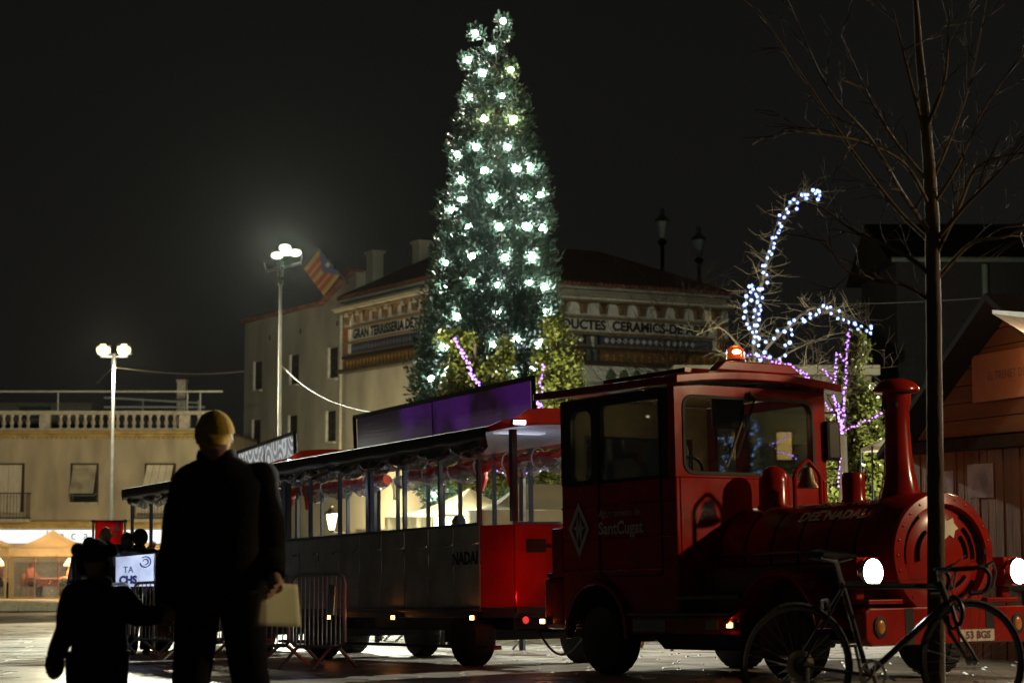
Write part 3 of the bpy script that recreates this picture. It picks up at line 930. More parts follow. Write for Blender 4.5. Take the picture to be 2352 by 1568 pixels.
# smokebox door and its ring
SR = .545
rg = MB().lathe([(SR - .02, 3.17), (SR, 3.19), (SR, 3.60), (SR - .02, 3.625), (SR - .105, 3.640), (SR - .118, 3.61), (SR - .118, 3.45)], 56, (0, yb, 1.04), 'x', cap=False)
sb = obj('smokebox_ring', rg, red, EN, smooth=True)
dp = MB().lathe([(SR - .117, 3.45), (SR - .117, 3.57), (SR - .14, 3.585), (.25, 3.61), (.001, 3.62)], 56, (0, yb, 1.04), 'x')
obj('smokebox_door', dp, red, sb, smooth=True)
def arc_slot(r, a0, a1):
    n = 12
    o_ = [(r + .013, R(a0 + (a1 - a0) * i / n)) for i in range(n + 1)]; i_ = [(r - .013, R(a0 + (a1 - a0) * i / n)) for i in range(n + 1)]
    poly = [(yb + q * math.cos(a), 1.04 + q * math.sin(a)) for q, a in o_ + i_[::-1]]
    xf = 3.612 - max(0, r - .25) * .13
    m = MB(); m.prism(poly, lambda u, v, d: (d, u, v), xf - .02, xf + .014)
    obj('door_slot', m, M('slot_black', (.004, .004, .004), .9, spec=.02), sb)
for r_, a0, a1 in ((.40, -8, 58), (.32, -5, 46), (.24, -5, 42), (.40, 126, 190), (.27, 132, 190), (.28, 246, 322), (.385, 262, 326)): arc_slot(r_, a0, a1)
lf = [(0, -.10), (.05, -.06), (.10, -.09), (.12, -.02), (.16, .0), (.11, .05), (.10, .10), (.03, .07), (-.04, .11), (-.08, .04), (-.13, .03), (-.09, -.03), (-.06, -.09)]
m = MB()
for k in range(24):
    a_ = 2 * math.pi * k / 24; m.sphere((3.632, yb + .49 * math.cos(a_), 1.04 + .49 * math.sin(a_)), .012, 6, 4, (.6, 1, 1))
tag(obj('ring_bolts', m, dkred, sb, smooth=True), kind='stuff')
m = MB(); m.prism([(yb + .02 + u * .9, 1.27 + v * .9) for u, v in lf], lambda u, v, d: (d, u, v), 3.60, 3.622)
obj('door_badge', m, M('cream_badge', (.75, .70, .52), .35), sb)
sb.scale.y = 1.13; sb.location.y = yb * (1 - 1.13)
# chimney, domes, bell
ch = MB().lathe([(.235, -.10), (.20, -.02), (.165, .08), (.135, .22), (.118, .40), (.108, .62), (.108, .76), (.125, .82), (.128, .90), (.118, .905), (.118, .91),
                 (.185, .915), (.205, .93), (.205, .955), (.17, 1.0), (.10, 1.035), (.001, 1.045)], 32, (3.132, yb, 1.555))
ch_o = obj('chimney', ch, red, EN, smooth=True)
for a in (200, 255, 310):
    q = Vector((math.cos(R(a)), math.sin(R(a)), 0))
    obj('chimney_port', MB().sphere((3.132 + q.x * .122, yb + q.y * .122, 1.555 + .80), .028, 8, 6), M('port_glass', (.03, .03, .03), .1), ch_o, smooth=True)
for x, h, r_ in ((1.50, .38, .145), (2.56, .26, .105)):
    p = [(r_ * 1.25, -.08), (r_ * 1.1, .0), (r_, .03), (r_, h * .62)] + ([(r_ * .92, h * .8), (r_ * .7, h * .92), (r_ * .35, h), (.001, h * 1.02)] if r_ > .12 else [(r_, h * .93), (r_ * .92, h), (.001, h)])
    obj('steam_dome', MB().lathe(p, 26, (x, yb, 1.545)), red, EN, smooth=True)
bf = MB(); bf.tube([(1.96, yb - .16, 1.50), (1.96, yb - .16, 1.80), (1.96, yb - .13, 1.86), (1.96, yb - .02, 1.95), (1.96, yb + .02, 1.95), (1.96, yb + .13, 1.86), (1.96, yb + .16, 1.80), (1.96, yb + .16, 1.50)], .021, 8)
fr_o = obj('bell_frame', bf, red, EN, smooth=True)
obj('bell', MB().lathe([(.11, .0), (.105, .012), (.075, .06), (.06, .14), (.045, .185), (.001, .20)], 20, (1.96, yb, 1.70)), M('dark_brass', (.16, .12, .07), .35, .9), fr_o, smooth=True)
# lower flanks, running board, steps
hf = MB().b2((1.214, .24, .52), (3.40, W - .24, .98)); obj('lower_flank', hf, M('flank_maroon', (.10, .010, .008), .4, coat=.3), EN, bevel=.03)
obj('running_board', MB().b2((1.214, -.04, .70), (2.10, .239, .735)).b2((.50, -.06, .55), (2.08, .20, .58)), M('tread_plate', (.10, .10, .10), .45, .4, bump=.4, bscale=80), EN)
sk = obj('side_skirt', MB().b2((.50, -.03, .38), (2.10, .06, .548)), dkred, EN, bevel=.012)
obj('reflector_strip', MB().b2((.56, -.036, .41), (1.05, -.0305, .515)).b2((1.62, -.036, .43), (1.80, -.0305, .515)), M('grey_strip', (.20, .21, .23), .35), sk)
def marker(parent, loc, dirv, name='marker_light'):
    x, y, z = loc
    o = obj(name, MB().box((x, y, z), (.10, .03, .055) if dirv == 'y' else (.03, .10, .055)), blk, parent)
    d = -.022 if dirv == 'y' else .022
    obj('lens', MB().box((x, y + d, z) if dirv == 'y' else (x + d, y, z), (.055, .02, .042) if dirv == 'y' else (.02, .055, .042)), emis('amber_marker', (1, .30, .06), 26), o)
    return o
marker(EN, (2.0, -.05, .47), 'y'); marker(EN, (-.90, -.03, .50), 'y')
# mudguards
def guard(cx, cz, r, y0, y1, a0, a1, t=.03, tail=None, mat=red):
    n = 18
    o_ = [(cx + (r + t) * math.cos(R(a0 + (a1 - a0) * i / n)), cz + (r + t) * math.sin(R(a0 + (a1 - a0) * i / n))) for i in range(n + 1)]
    i_ = [(cx + r * math.cos(R(a0 + (a1 - a0) * i / n)), cz + r * math.sin(R(a0 + (a1 - a0) * i / n))) for i in range(n + 1)]
    if tail: o_ += tail[0]; i_ += tail[1]
    m = MB(); m.prism(o_ + i_[::-1], lambda u, v, d: (u, d, v), y0, y1)
    return m
for y0, y1 in ((-.10, .28), (W - .28, W + .10)):
    obj('mudguard', guard(2.626, .40, .50, y0, y1, 4, 158, tail=([(2.02, .56), (1.96, .50)], [(2.05, .53), (1.99, .47)])), red, EN, bevel=.012)
for y0, y1 in ((-.07, -.001), (W + .001, W + .07)):
    obj('mudguard', guard(0, .40, .45, y0, y1, -8, 188, t=.05, mat=dkred), dkred, EN, bevel=.01)
# front beam with lamps and number plate
fbm = [(-.03, .36), (.03, .30), (W - .03, .30), (W + .03, .36), (W + .03, .58), (W - .03, .61), (.03, .61), (-.03, .58)]
m = MB(); m.prism(fbm, lambda u, v, d: (d, u, v), 3.50, 3.66); bm_ = obj('bumper', m, red, EN, bevel=.014)
for y in (.42, W - .52): obj('bumper_slot', MB().b2((3.645, y, .31), (3.664, y + .10, .60)), blk, bm_)
for y in (.13, W - .13):
    t = obj('indicator', MB().lathe([(.085, 3.661), (.085, 3.672), (.06, 3.674)], 22, (0, y, .455), 'x'), blk, bm_, smooth=True)
    for v in t.data.vertices: v.co.y = y + (v.co.y - y) * .85; v.co.z = .455 + (v.co.z - .455) * 1.05
    obj('lens', MB().sphere((3.672, y, .455), .055, 14, 8, (.25, .85, 1.1)), amber_dim, t, smooth=True)
np_ = obj('number_plate', MB().b2((3.661, 1.05, .315), (3.672, 1.47, .415)), M('plate_cream', (.60, .52, .40), .5), bm_)
text('plate_lettering', '53 BGS', .085, M('plate_ink', (.12, .03, .02), .6), np_, lambda x, y, d: (3.6725 + d, 1.27 + x, .365 + y), width=.30, extrude=.002, bold=.003)
for y in (.05, W - .45): obj('front_apron', MB().b2((3.30, y, .64), (3.62, y + .40, .68)), red, EN, bevel=.01)
for y in (.075, W - .075):
    h = obj('headlight', MB().b2((3.36, y - .13, .775), (3.60, y + .13, 1.03)).b2((3.42, y - .05, .68), (3.5, y + .05, .775)), red, EN, bevel=.015)
    hr = MB().lathe([(.118, 3.60), (.125, 3.64), (.118, 3.662), (.11, 3.662)], 26, (0, y, .903), 'x', cap=False); obj('bezel', hr, chrome, h, smooth=True)
    obj('lens', MB().lathe([(.111, 3.60), (.111, 3.658), (.08, 3.672), (.001, 3.68)], 26, (0, y, .903), 'x'), head_w, h, smooth=True)
    lamp('headlight_beam', h, (3.74, y, .9), (1, .95, .85), 25, .1, 'SPOT', (R(90), 0, R(-90)), 70)
# rear: box, tail lamps, mirrors
rb = obj('rear_bumper', MB().b2((-.95, .0, .42), (-.605, W, .93)), dkred, EN, bevel=.05)
m = MB(); m.b2((-.93, .02, .931), (-.81, .26, .98)); obj('rear_step', m, blk, rb, bevel=.04)
obj('rear_locker', MB().b2((-.80, -.0, .932), (-.605, W, 1.42)), dkred, EN, bevel=.02)
for y in (.45, W - .45):
    tl = obj('tail_light', MB().b2((-.99, y - .12, .80), (-.951, y + .12, .92)), blk, EN)
    obj('lens', MB().b2((-1.0, y - .1, .815), (-.991, y + .1, .905)), redlamp if y < 1 else M('red_lens_unlit', (.4, .02, .015), .2), tl)
    if y < 1: lamp('tail_glow', tl, (-1.50, y - .18, .74), (1, .015, .01), 13, .03, 'SPOT', aim((0, 0, 0), (-1, 0, .55)), 125, .9)
for y, sg_ in ((W + .13, 1), (-.0, -1)):
    if sg_ < 0: continue
    mr = obj('mirror', MB().b2((1.20, y - .17, 2.02), (1.28, y + .02, 2.42)), blk, EN, bevel=.035)
    a_ = MB(); a_.tube([(1.2, W, 2.50), (1.24, y, 2.50), (1.24, y, 2.4)], .012, 6); a_.tube([(1.2, W, 1.95), (1.24, y, 1.95), (1.24, y, 2.05)], .012, 6); obj('mirror_arm', a_, blk, mr)
# side lettering and emblem, boiler lettering
faint = M('faded_white_print', (.36, .37, .35), .5)
text('side_lettering', 'SantCugat', .17, faint, EN, lambda x, y, d: (.37 + x, -.0135 - d * .3, 1.385 + y), width=.70, extrude=.004, bold=.004)
text('side_lettering', 'Ajuntament de', .10, faint, EN, lambda x, y, d: (.36 + x, -.0135 - d * .3, 1.53 + y), width=.66, extrude=.004)
em = MB()
dd = [(-.30, 1.66), (-.13, 1.40), (-.30, 1.12), (-.47, 1.40)]; di = [(-.30, 1.58), (-.18, 1.40), (-.30, 1.20), (-.42, 1.40)]
em.ring(dd, di, lambda u, v, d: (u, d, v), -.016, -.0125)
for s_ in (1, -1):
    em.prism([(-.30 + .02 * s_, 1.55), (-.30 + .045 * s_, 1.43), (-.30 + .10 * s_, 1.41), (-.30 + .05 * s_, 1.385), (-.30 + .03 * s_, 1.24), (-.30, 1.385)], lambda u, v, d: (u, d, v), -.016, -.0125)
obj('emblem', em, faint, EN)
paint_w = M('white_lettering', (.62, .62, .56), .4)
def boil(x0, a0):
    def f(x, y, d):
        a = R(a0) - y / BR      # y grows up the barrel
        return (x0 + x, yb - (BR + .014) * math.cos(a0r + y / BR), BZ + (BR + .014) * math.sin(a0r + y / BR))
    a0r = R(a0)
    return f
text('boiler_lettering', 'DEL NADAL', .15, paint_w, bo, boil(2.66, 45), width=.84, extrude=0, bold=.006, subdiv=1)
text('boiler_lettering', 'ESC   NYS', .13, paint_w, bo, boil(2.70, 66), width=.78, extrude=0, bold=.004, subdiv=1)

# ================================================================== TRAIN: carriages
WA = R(29.0)
def make_wagon(L=5.924, W=1.7):
    t = thing('tourist_train_carriage', 'open sided train carriage coupled behind the red engine with furled plastic curtains', 'train carriage', mtx=frame_mtx(-.171, 21.437, WA),
              group='carriages of the tourist train')
    ch = .30
    Hs, Hp, Hr = .627, 1.544, 2.53
    for x in (-4.9, -.787):
        for y in (.14, W - .14): wheel('wheel', t, (x, y, .335))
    fl_ = MB(); fl_.prism([(-L, 0), (-ch, 0), (0, .24), (0, W - .24), (-ch, W), (-L, W)], lambda u, v, d: (u, v, d), Hs - .10, Hs)
    obj('floor', fl_, dkmetal, t, bevel=.01)
    obj('underframe', MB().b2((-L + .1, .25, .40), (-.05, W - .25, Hs - .101)).b2((-5.2, .1, .28), (-4.6, W - .1, .38)).b2((-1.1, .1, .28), (-.5, W - .1, .38)), blk, t)
    obj('drawbar', MB().b2((-L - .6, W / 2 - .05, .36), (.95, W / 2 + .05, .43)), blk, t)
    st = MB(); st.b2((-L + .1, -.10, .20), (-.2, -.02, .235)); st.b2((-.2, -.10, .20), (.0, -.02, .235))
    obj('side_step', st, blk, t)
    obj('step_end', MB().b2((.002, -.105, .195), (.16, -.015, .24)), M('step_red', (.35, .02, .015), .4), t)
    n = 9; pw = (L - ch) / n
    for s_, y in ((0, 0), (1, W)):
        for k in range(n):
            x0 = -L + k * pw
            m = MB().b2((x0 + .006, y - .018, Hs + .012), (x0 + pw - .006, y + .018, Hp - .02))
            o = obj('side_panel', m, panel if s_ == 0 else dkred, t, bevel=.008)
            if s_ == 0:
                h = MB(); h.tube([(x0 + pw * .80, -.02, Hp - .22), (x0 + pw * .80, -.05, Hp - .22), (x0 + pw * .95, -.05, Hp - .215), (x0 + pw * .95, -.02, Hp - .215)], .011, 6)
                obj('handle', h, chrome, o, smooth=True)
                for z in (Hp - .25, Hs + .25): obj('hinge', MB().tube([(x0 + .008, -.024, z - .06), (x0 + .008, -.024, z + .06)], .011, 6), steel, o, smooth=True)
    for y0, y1, x0, x1 in ((0, .24, -ch, 0), (W, W - .24, -ch, 0)):
        m = MB(); d = Vector((x1 - x0, y1 - y0, 0)); n_ = Vector((d.y, -d.x, 0)).normalized() * (.018 if y0 == 0 else -.018)
        a, b = Vector((x0, y0, 0)) + d * .01, Vector((x1, y1, 0)) - d * .01
        m.prism([(0, Hs + .012), (1, Hs + .012), (1, Hp - .02), (0, Hp - .02)], lambda u, v, q: tuple((a.lerp(b, u) + n_ * q) + Vector((0, 0, v))), -1, 1)
        obj('corner_panel', m, red, t, bevel=.006)
    obj('front_panel', MB().b2((-.018, .245, Hs + .012), (.018, W - .245, Hp - .02)), red, t, bevel=.008)
    obj('front_vent', MB().b2((.019, .38, 1.22), (.035, .62, 1.36)).b2((.019, .62, 1.27), (.03, 1.2, 1.31)), blk, t, bevel=.01)
    obj('rear_panel', MB().b2((-L - .018, .02, Hs + .012), (-L + .018, W - .02, Hp - .02)), panel, t)
    rl = MB(); rl.b2((-L, -.03, Hp - .019), (-ch, .03, Hp + .012)); rl.b2((-L, W - .03, Hp - .019), (-ch, W + .03, Hp + .012)); rl.b2((-.03, .24, Hp - .019), (.03, W - .24, Hp + .012))
    obj('parapet_rail', rl, bluemetal, t, bevel=.008)
    sl = MB(); sl.b2((-L, -.04, Hs - .03), (-ch, .0, Hs + .01)); sl.b2((.0, .24, Hs - .05), (.05, W - .24, Hs + .01))
    obj('sill_strip', sl, dkmetal, t, bevel=.006)
    fc = obj('front_lamp', MB().lathe([(.05, .02), (.055, .05), (.04, .06)], 14, (0, .34, .50), 'x'), blk, t, smooth=True)
    obj('lens', MB().lathe([(.045, .055), (.03, .068), (.001, .07)], 14, (0, .34, .50), 'x'), M('red_reflector', (.6, .03, .02), .2, emit=(1, .05, .04), es=.8), fc, smooth=True)
    for x in (-4.2, -2.36, -.38): marker(t, (x, -.06, .53), 'y')
    for k in range(7):
        x = -L + .03 + (L - .36) * k / 6
        for y in (.0, W):
            m = MB().b2((x - .022, y - .022, Hp + .013), (x + .022, y + .022, Hr + .02))
            obj('post', m, bluemetal, t)
    for y in (.25, W - .25): obj('post', MB().b2((-.04, y - .032, Hp + .013), (.03, y + .032, Hr + .02)), dkmetal, t)
    cl_ = obj('added_ceiling_light', MB().b2((-1.0, W / 2 - .3, Hr + .06), (-.85, W / 2 + .3, Hr + .085)), emis('added_cold_tube', (.75, .82, 1), .35), t)  # lamp added to brighten the roof lining near the front
    lamp('added_ceiling_glow', cl_, (-.9, W / 2, Hr - .30), (.66, .76, 1), 4.5, .15)
    # bench seats
    for k in range(6):
        x = -L + .45 + k * .92
        obj('bench', MB().b2((x, .08, 1.0), (x + .38, W - .08, 1.06)).b2((x - .05, .08, 1.0), (x, W - .08, 1.50)), M('bench_wood', (.12, .07, .04), .6), t, bevel=.02)
    # roof
    ys_ = [-.14 + (W + .28) * i / 12 for i in range(13)]
    az = lambda y: Hr + .03 + .12 * (1 - ((y - W / 2) / (W / 2 + .14)) ** 2)
    pr_ = [(y, az(y)) for y in ys_] + [(y, az(y) - .05) for y in ys_[::-1]]
    m = MB(); m.prism(pr_, lambda u, v, d: (d, u, v), -L - .12, .12)
    rf_ = obj('roof', m, M('roof_maroon', (.05, .012, .012), .75, spec=.12), t, bevel=.01)
    pr2 = [(y, az(y) - .052) for y in ys_[1:-1]] + [(y, az(y) - .062) for y in ys_[1:-1][::-1]]
    m = MB(); m.prism(pr2, lambda u, v, d: (d, u, v), -L - .02, .02); obj('roof_lining', m, M('pale_blue_lining', (.36, .39, .48), .4), rf_)
    pr3 = [(y, az(y) + (.11 if 2 < i < 10 else .03 * (i not in (0, 12)))) for i, y in enumerate(ys_)] + [(y, az(y) - .06) for y in ys_[::-1]]
    m = MB(); m.prism(pr3, lambda u, v, d: (d, u, v), .121, .17); obj('roof_fascia', m, M('red_matt', (.30, .013, .007), .65, spec=.08), rf_, bevel=.01)
    m = MB(); m.b2((.171, .14, Hr + .05), (.20, .30, Hr + .105)); ft_ = obj('roof_lamp', m, blk, rf_)
    obj('lens', MB().b2((.201, .15, Hr + .06), (.215, .29, Hr + .10)), emis('cold_lamp', (.9, .92, 1), 14), ft_)
    m = MB(); m.b2((.171, W - .30, Hr + .0), (.24, W + .02, Hr + .13)); obj('number_box', m, M('perforated_white', (.6, .6, .62), .4, emit=(.85, .88, 1), es=.35), rf_)
    m = MB(); vv_ = []
    for i in range(61):
        x = -L - .10 + (L + .2) * i / 60
        dz = -.17 - .02 * noise.noise(V3((x * 2.3, 0, 0))) - .025 * abs(math.sin(x * math.pi / .98))
        yo = -.145 + .018 * noise.noise(V3((x * 3.1, 4, 0)))
        vv_ += [(x, -.142, Hr + .03), (x, yo, Hr - .06), (x, yo + .02, Hr + .03 + dz)]
    m.add(vv_, [(3 * i + j, 3 * i + j + 1, 3 * i + j + 4, 3 * i + j + 3) for i in range(60) for j in (0, 1)])
    vo_ = obj('valance', m, M('dark_valance', (.022, .010, .011), .35, coat=.2, bump=.4, bscale=8), rf_, smooth=True)
    so_ = vo_.modifiers.new('t', 'SOLIDIFY'); so_.thickness = .006
    # furled curtains under the eaves: lumpy rolls held by straps
    rr = random.Random(5)
    def roll(y, z0, x0, x1, mat, nm, drop=.05, r0=.065, par=None):
        n_ = max(8, int((x1 - x0) / .07))
        pts, rs = [], []
        for i in range(n_ + 1):
            u = i / n_
            ph = (u * (x1 - x0) / .84) % 1
            sag = drop * math.sin(math.pi * ph)
            pts.append((x0 + (x1 - x0) * u, y + .012 * math.sin(i * 1.7), z0 - sag + rr.uniform(-.008, .008)))
            rs.append(r0 * (.55 + .6 * math.sin(math.pi * ph) ** .7) * rr.uniform(.85, 1.15) + .008)
        m = MB().tube(pts, rs, 9)
        # crumple
        m.v = [(v[0] + .015 * noise.noise(Vector(v) * 14), v[1] + .02 * noise.noise(Vector(v) * 17 + Vector((5, 0, 0))), v[2] + .02 * noise.noise(Vector(v) * 15 + Vector((0, 9, 0)))) for v in m.v]
        return obj(nm, m, mat, par or t, smooth=True)
    dark_pl = M('dark_film', (.03, .012, .014), .12, coat=1, bump=.8, bscale=9)
    cl_near = roll(-.07, Hr - .12, -L + .03, -.1, dark_pl, 'furled_curtain', .07, .055)
    roll(-.03, Hr - .15, -L + .25, -.25, clear, 'clear_film', .10, .05, cl_near)
    cl_far = roll(W + .02, Hr - .10, -L + .3, .05, redplastic, 'furled_curtain', .05, .07)
    roll(W - .06, Hr - .17, -L + .1, -3.4, clear, 'clear_film', .07, .075, cl_far)
    roll(W - .06, Hr - .17, -2.6, .02, clear, 'clear_film', .09, .08, cl_far)
    # loose ends hanging down
    for x, mt in ((-3.35, redplastic), (-2.62, redplastic), (-L + .06, clear)):
        m = MB().tube([(x, W - .05, Hr - .16), (x + .04, W - .05, Hr - .30), (x + .02, W - .06, Hr - .44)], [.07, .06, .035], 8)
        m.v = [(v[0] + .03 * noise.noise(Vector(v) * 11), v[1] + .03 * noise.noise(Vector(v) * 13), v[2]) for v in m.v]
        obj('curtain_end', m, mt, cl_far, smooth=True)
    for k in range(8):
        st_ = MB()
        x = -L + .35 + k * .74
        a_ = [(x, W - .06 + .10 * math.cos(a), Hr - .14 + .13 * math.sin(a)) for a in [2 * math.pi * i / 12 for i in range(12)]]
        st_.tube(a_, .009, 5, closed=True)
        obj('strap', st_, M('white_strap', (.7, .7, .72), .5), cl_far)
    text('side_lettering', 'NADAL', .19, M('black_print', (.008, .008, .008), .6), t, lambda x, y, d: (-.62 + x, -.019 - d * .3, 1.17 + y) if x < .32 else (-.30 + (x - .32) * .77, -.019 - .0 + (x - .32) * .62, 1.17 + y), width=.66, extrude=.006, bold=.008)
    return t
WG = make_wagon()
WG2 = copy_tree(WG)
el = obj('added_eave_light', MB().b2((-5.55, -.42, 2.36), (-5.40, -.30, 2.40)), blk, WG)  # lamp added on the carriage eave to brighten the white board
obj('lens', MB().b2((-5.54, -.41, 2.352), (-5.41, -.31, 2.359)), emis('cold_lens', (.8, .86, 1), 6), el)
tgt_ = WG.matrix_world.inverted() @ (at(304, 1306, 28.75) + Vector((0, 0, -.02)))
lamp('added_eave_glow', el, (-5.47, -.36, 2.33), (.72, .80, 1), 1300, .02, 'SPOT', aim((-5.47, -.36, 2.33), tgt_), 13, .12)
dirb = Vector((math.sin(WA), -math.cos(WA), 0))
q = Vector((-.171, 21.437, 0)) - dirb * 6.3
WG2.matrix_world = frame_mtx(q.x, q.y, WA)
WG2['label'] = 'rearmost train carriage, mostly hidden behind the man in the yellow cap'
# cables under the coupling
cbm = MB(); 
c0, c1 = EM @ Vector((-.9, .5, .40)), WG.matrix_world @ Vector((.02, .5, .40))
cbm.tube([c0.lerp(c1, u) + Vector((0, 0, -.26 * math.sin(math.pi * u))) for u in [i / 12 for i in range(13)]], .014, 6)
o = obj('coupling_cable', cbm, rubber, None, smooth=True); tag(o, 'black cable sagging between the engine and the first carriage', 'cable')

# ================================================================== lamp posts
def lamp_post(label, dxb, Y, top, heads, warm, r0, watts):
    base = at(dxb, 1300, Y); base.z = g(base.x, Y)
    t_ = at(top[0], top[1], Y)
    T = thing('lamp_post', label, 'lamp post', base)
    H = t_ - base
    p = MB(); p.tube([(0, 0, 0), H * .45, H * .451, H], [r0 * 1.25, r0 * 1.1, r0, r0 * .75], 12); p.tube([(0, 0, 0), H * .06], [r0 * 1.9, r0 * 1.7], 12)
    obj('pole', p, polem, T, smooth=True)
    return T, H, base
T, H, base = lamp_post('tall lamp post with two warm floodlights blazing over the stucco building', 253, 60, (262, 820), 2, True, .052, 900)
s = 60 / F_PX
ar = MB(); ar.tube([H + Vector((-32 * s, 0, .03)), H + Vector((32 * s, 0, .03))], .04, 6); ar.tube([H - Vector((0, 0, .25)), H + Vector((0, 0, .1))], .07, 8)
obj('crossbar', ar, steel, T)
for dx in (-24, 24):
    c = H + Vector((dx * s, -.05, .22))
    rt = Matrix.Rotation(R(28), 3, 'X')
    hd = obj('floodlight', MB().box(c + Vector((0, .06, .02)), (.44, .16, .34), rt), dkmetal, T, bevel=.03)
    obj('lens', MB().sphere(c + rt @ Vector((0, -.03, .02)), .21, 16, 10, (1, .35, .85)), flood_warm, hd, smooth=True)
lamp('flood', T, H + Vector((0, -.4, .25)), (1, .86, .55), 7000, .3, 'SPOT', aim((0, 0, 8), (7, -22, 0)), 110, .5)
lamp('back_flood', T, H + Vector((0, .4, .2)), (1, .85, .55), 4300, .3, 'SPOT', aim((0, 0, 8), (-8, 22, 3)), 84, .6)
lamp('spill', T, H + Vector((0, -.3, -.5)), (1, .88, .6), 420, .2)

T2, H2, base2 = lamp_post('tallest lamp post with greenish white floodlights beside the flag', 640, 55, (645, 614), 3, False, .056, 1800)
s = 55 / F_PX
ar = MB(); ar.tube([H2 + Vector((-34 * s, .1, -.08)), H2 + Vector((48 * s, -.1, .10))], .045, 6); ar.tube([H2 - Vector((0, 0, .5)), H2 + Vector((0, 0, .15))], [.075, .085], 8)
ar.tube([H2 + Vector((48 * s, -.1, .10)), H2 + Vector((50 * s, -.1, .32))], .02, 5); ar.tube([H2 + Vector((-34 * s, .1, -.08)), H2 + Vector((-40 * s, .1, .15))], .02, 5)
obj('crossbar', ar, steel, T2)
for dx, dy in ((-8, 26), (14, 34), (34, 32), (10, 44)):
    c = H2 + Vector((dx * s, -.05, dy * s))
    rt = Matrix.Rotation(R(20), 3, 'X')
    hd = obj('floodlight', MB().box(c + Vector((0, .07, .02)), (.34, .16, .22), rt), dkmetal, T2, bevel=.03)
    obj('lens', MB().sphere(c + rt @ Vector((0, -.03, .02)), .17, 16, 10, (1, .35, .62)), flood_m, hd, smooth=True)
lamp('flood', T2, H2 + Vector((.1, -.5, .45)), (.95, 1, .78), 32000, .3, 'SPOT', aim((0, 0, 9), (12, -24, 0)), 92, .5)
lamp('back_flood', T2, H2 + Vector((.1, .5, .5)), (.97, 1, .76), 3600, .3, 'SPOT', aim((0, 0, 9), (7, 24, 5)), 62, .8)
# unseen street lamp added on the right, to light the engine front and cap
T3 = thing('added_street_lamp', 'unseen street lamp added to the right of the camera for warm light', 'lamp post', (15.0, 14.6, g(15.0, 14.6)))
obj('pole', MB().tube([(0, 0, 0), (0, 0, 5.6)], [.09, .05], 12), dkmetal, T3, smooth=True)
obj('lantern', MB().lathe([(.10, 5.6), (.22, 5.75), (.26, 6.15), (.30, 6.2), (.06, 6.4), (.02, 6.5)], 12), dkmetal, T3, smooth=True)
obj('lantern_glass', MB().lathe([(.12, 5.62), (.235, 5.76), (.27, 6.14)], 12, cap=False), emis('lantern_glow', (1, .72, .42), 9), T3)
lamp('lantern_light', T3, (-.45, .05, 5.7), (1, .72, .42), 3300, .2)

T4 = thing('added_flood_mast', 'unseen floodlight mast added on the right, beyond the stall, to brighten the paving', 'lamp post', (18.0, 39.0, g(18, 39)))  # unseen mast added to brighten the ground under the engine
obj('pole', MB().tube([(0, 0, 0), (0, 0, 8)], [.10, .06], 12), dkmetal, T4, smooth=True)
obj('floodlight', MB().box((-.1, -.1, 8.1), (.4, .2, .3)), dkmetal, T4, bevel=.03)
obj('lens', MB().box((-.12, -.22, 8.08), (.36, .02, .26)), emis('mast_lens', (1, .96, .8), 30), T4)
lamp('flood', T4, (-.15, -.35, 8.0), (1, .97, .80), 60000, .3, 'SPOT', aim((0, 0, 8), (-15, -16, 0)), 60, .6)
def cable(label, pts, r=.012, sag=0., mat=None):
    a, b = Vector(pts[0]), Vector(pts[1])
    m = MB(); m.tube([a.lerp(b, u) - Vector((0, 0, sag * 4 * u * (1 - u))) for u in [i / 16 for i in range(17)]], r, 5)
    o = obj('overhead_cable', m, mat or M('cable_white', (.16, .15, .12), .7, spec=.2)); tag(o, label, 'cable')
    return o
cable('pale cable sagging from the tallest lamp post to the purple screen', (at(641, 832, 54.9), at(850, 946, 34)), .009, .25)
cable('pale cable running right from the left lamp post toward the roofs', (at(264, 843, 59.8), at(560, 852, 80)), .02, .15)
cable('thin guy wire from the left lamp post down to the roof terrace', (at(261, 842, 60), at(222, 880, 81)), .012, 0)
cable('thin wire hanging down the front of the big Christmas tree', (at(1165, 765, 43.4), at(1182, 870, 41)), .02, .1)
cable('thin overhead wire crossing behind the star lit tree', (at(1775, 697, 50), at(2400, 672, 45)), .01, .1, M('dim_wire', (.03, .03, .028), .8, spec=.1))
# old lanterns on dark posts above the ceramics building
for dx, dy, nm in ((1521, 518, 'unlit old lantern on a dark post, the higher of two above the tiled roof'), (1605, 560, 'unlit old lantern on a dark post, the lower of two above the tiled roof')):
    YO = 108.0
    p = at(dx, dy, YO); gz = g(p.x, YO)
    T = thing('old_street_lamp', nm, 'street lamp', (p.x, YO, gz), group='old lanterns above the tiled roof')
    h = p.z - gz; q = 2.1
    m = MB(); m.tube([(0, 0, 0), (0, 0, h - .55 * q)], [.11 * q, .05 * q], 8); m.lathe([(.05 * q, h - .55 * q), (.13 * q, h - .42 * q), (.05 * q, h - .35 * q)], 8); obj('pole', m, M('black_post', (.006, .006, .006), .9, spec=.05), T)
    m = MB().lathe([(.08 * q, h - .32 * q), (.17 * q, h + .10 * q)], 6, cap=False); obj('lantern_glass', m, M('lantern_panes', (.30, .38, .40), .12), T)
    m = MB().lathe([(.20 * q, h + .10 * q), (.17 * q, h + .17 * q), (.06 * q, h + .26 * q), (.06 * q, h + .42 * q), (.01 * q, h + .46 * q)], 8); obj('lantern_cap', m, M('lantern_cap', (.05, .055, .06), .5, .3), T)
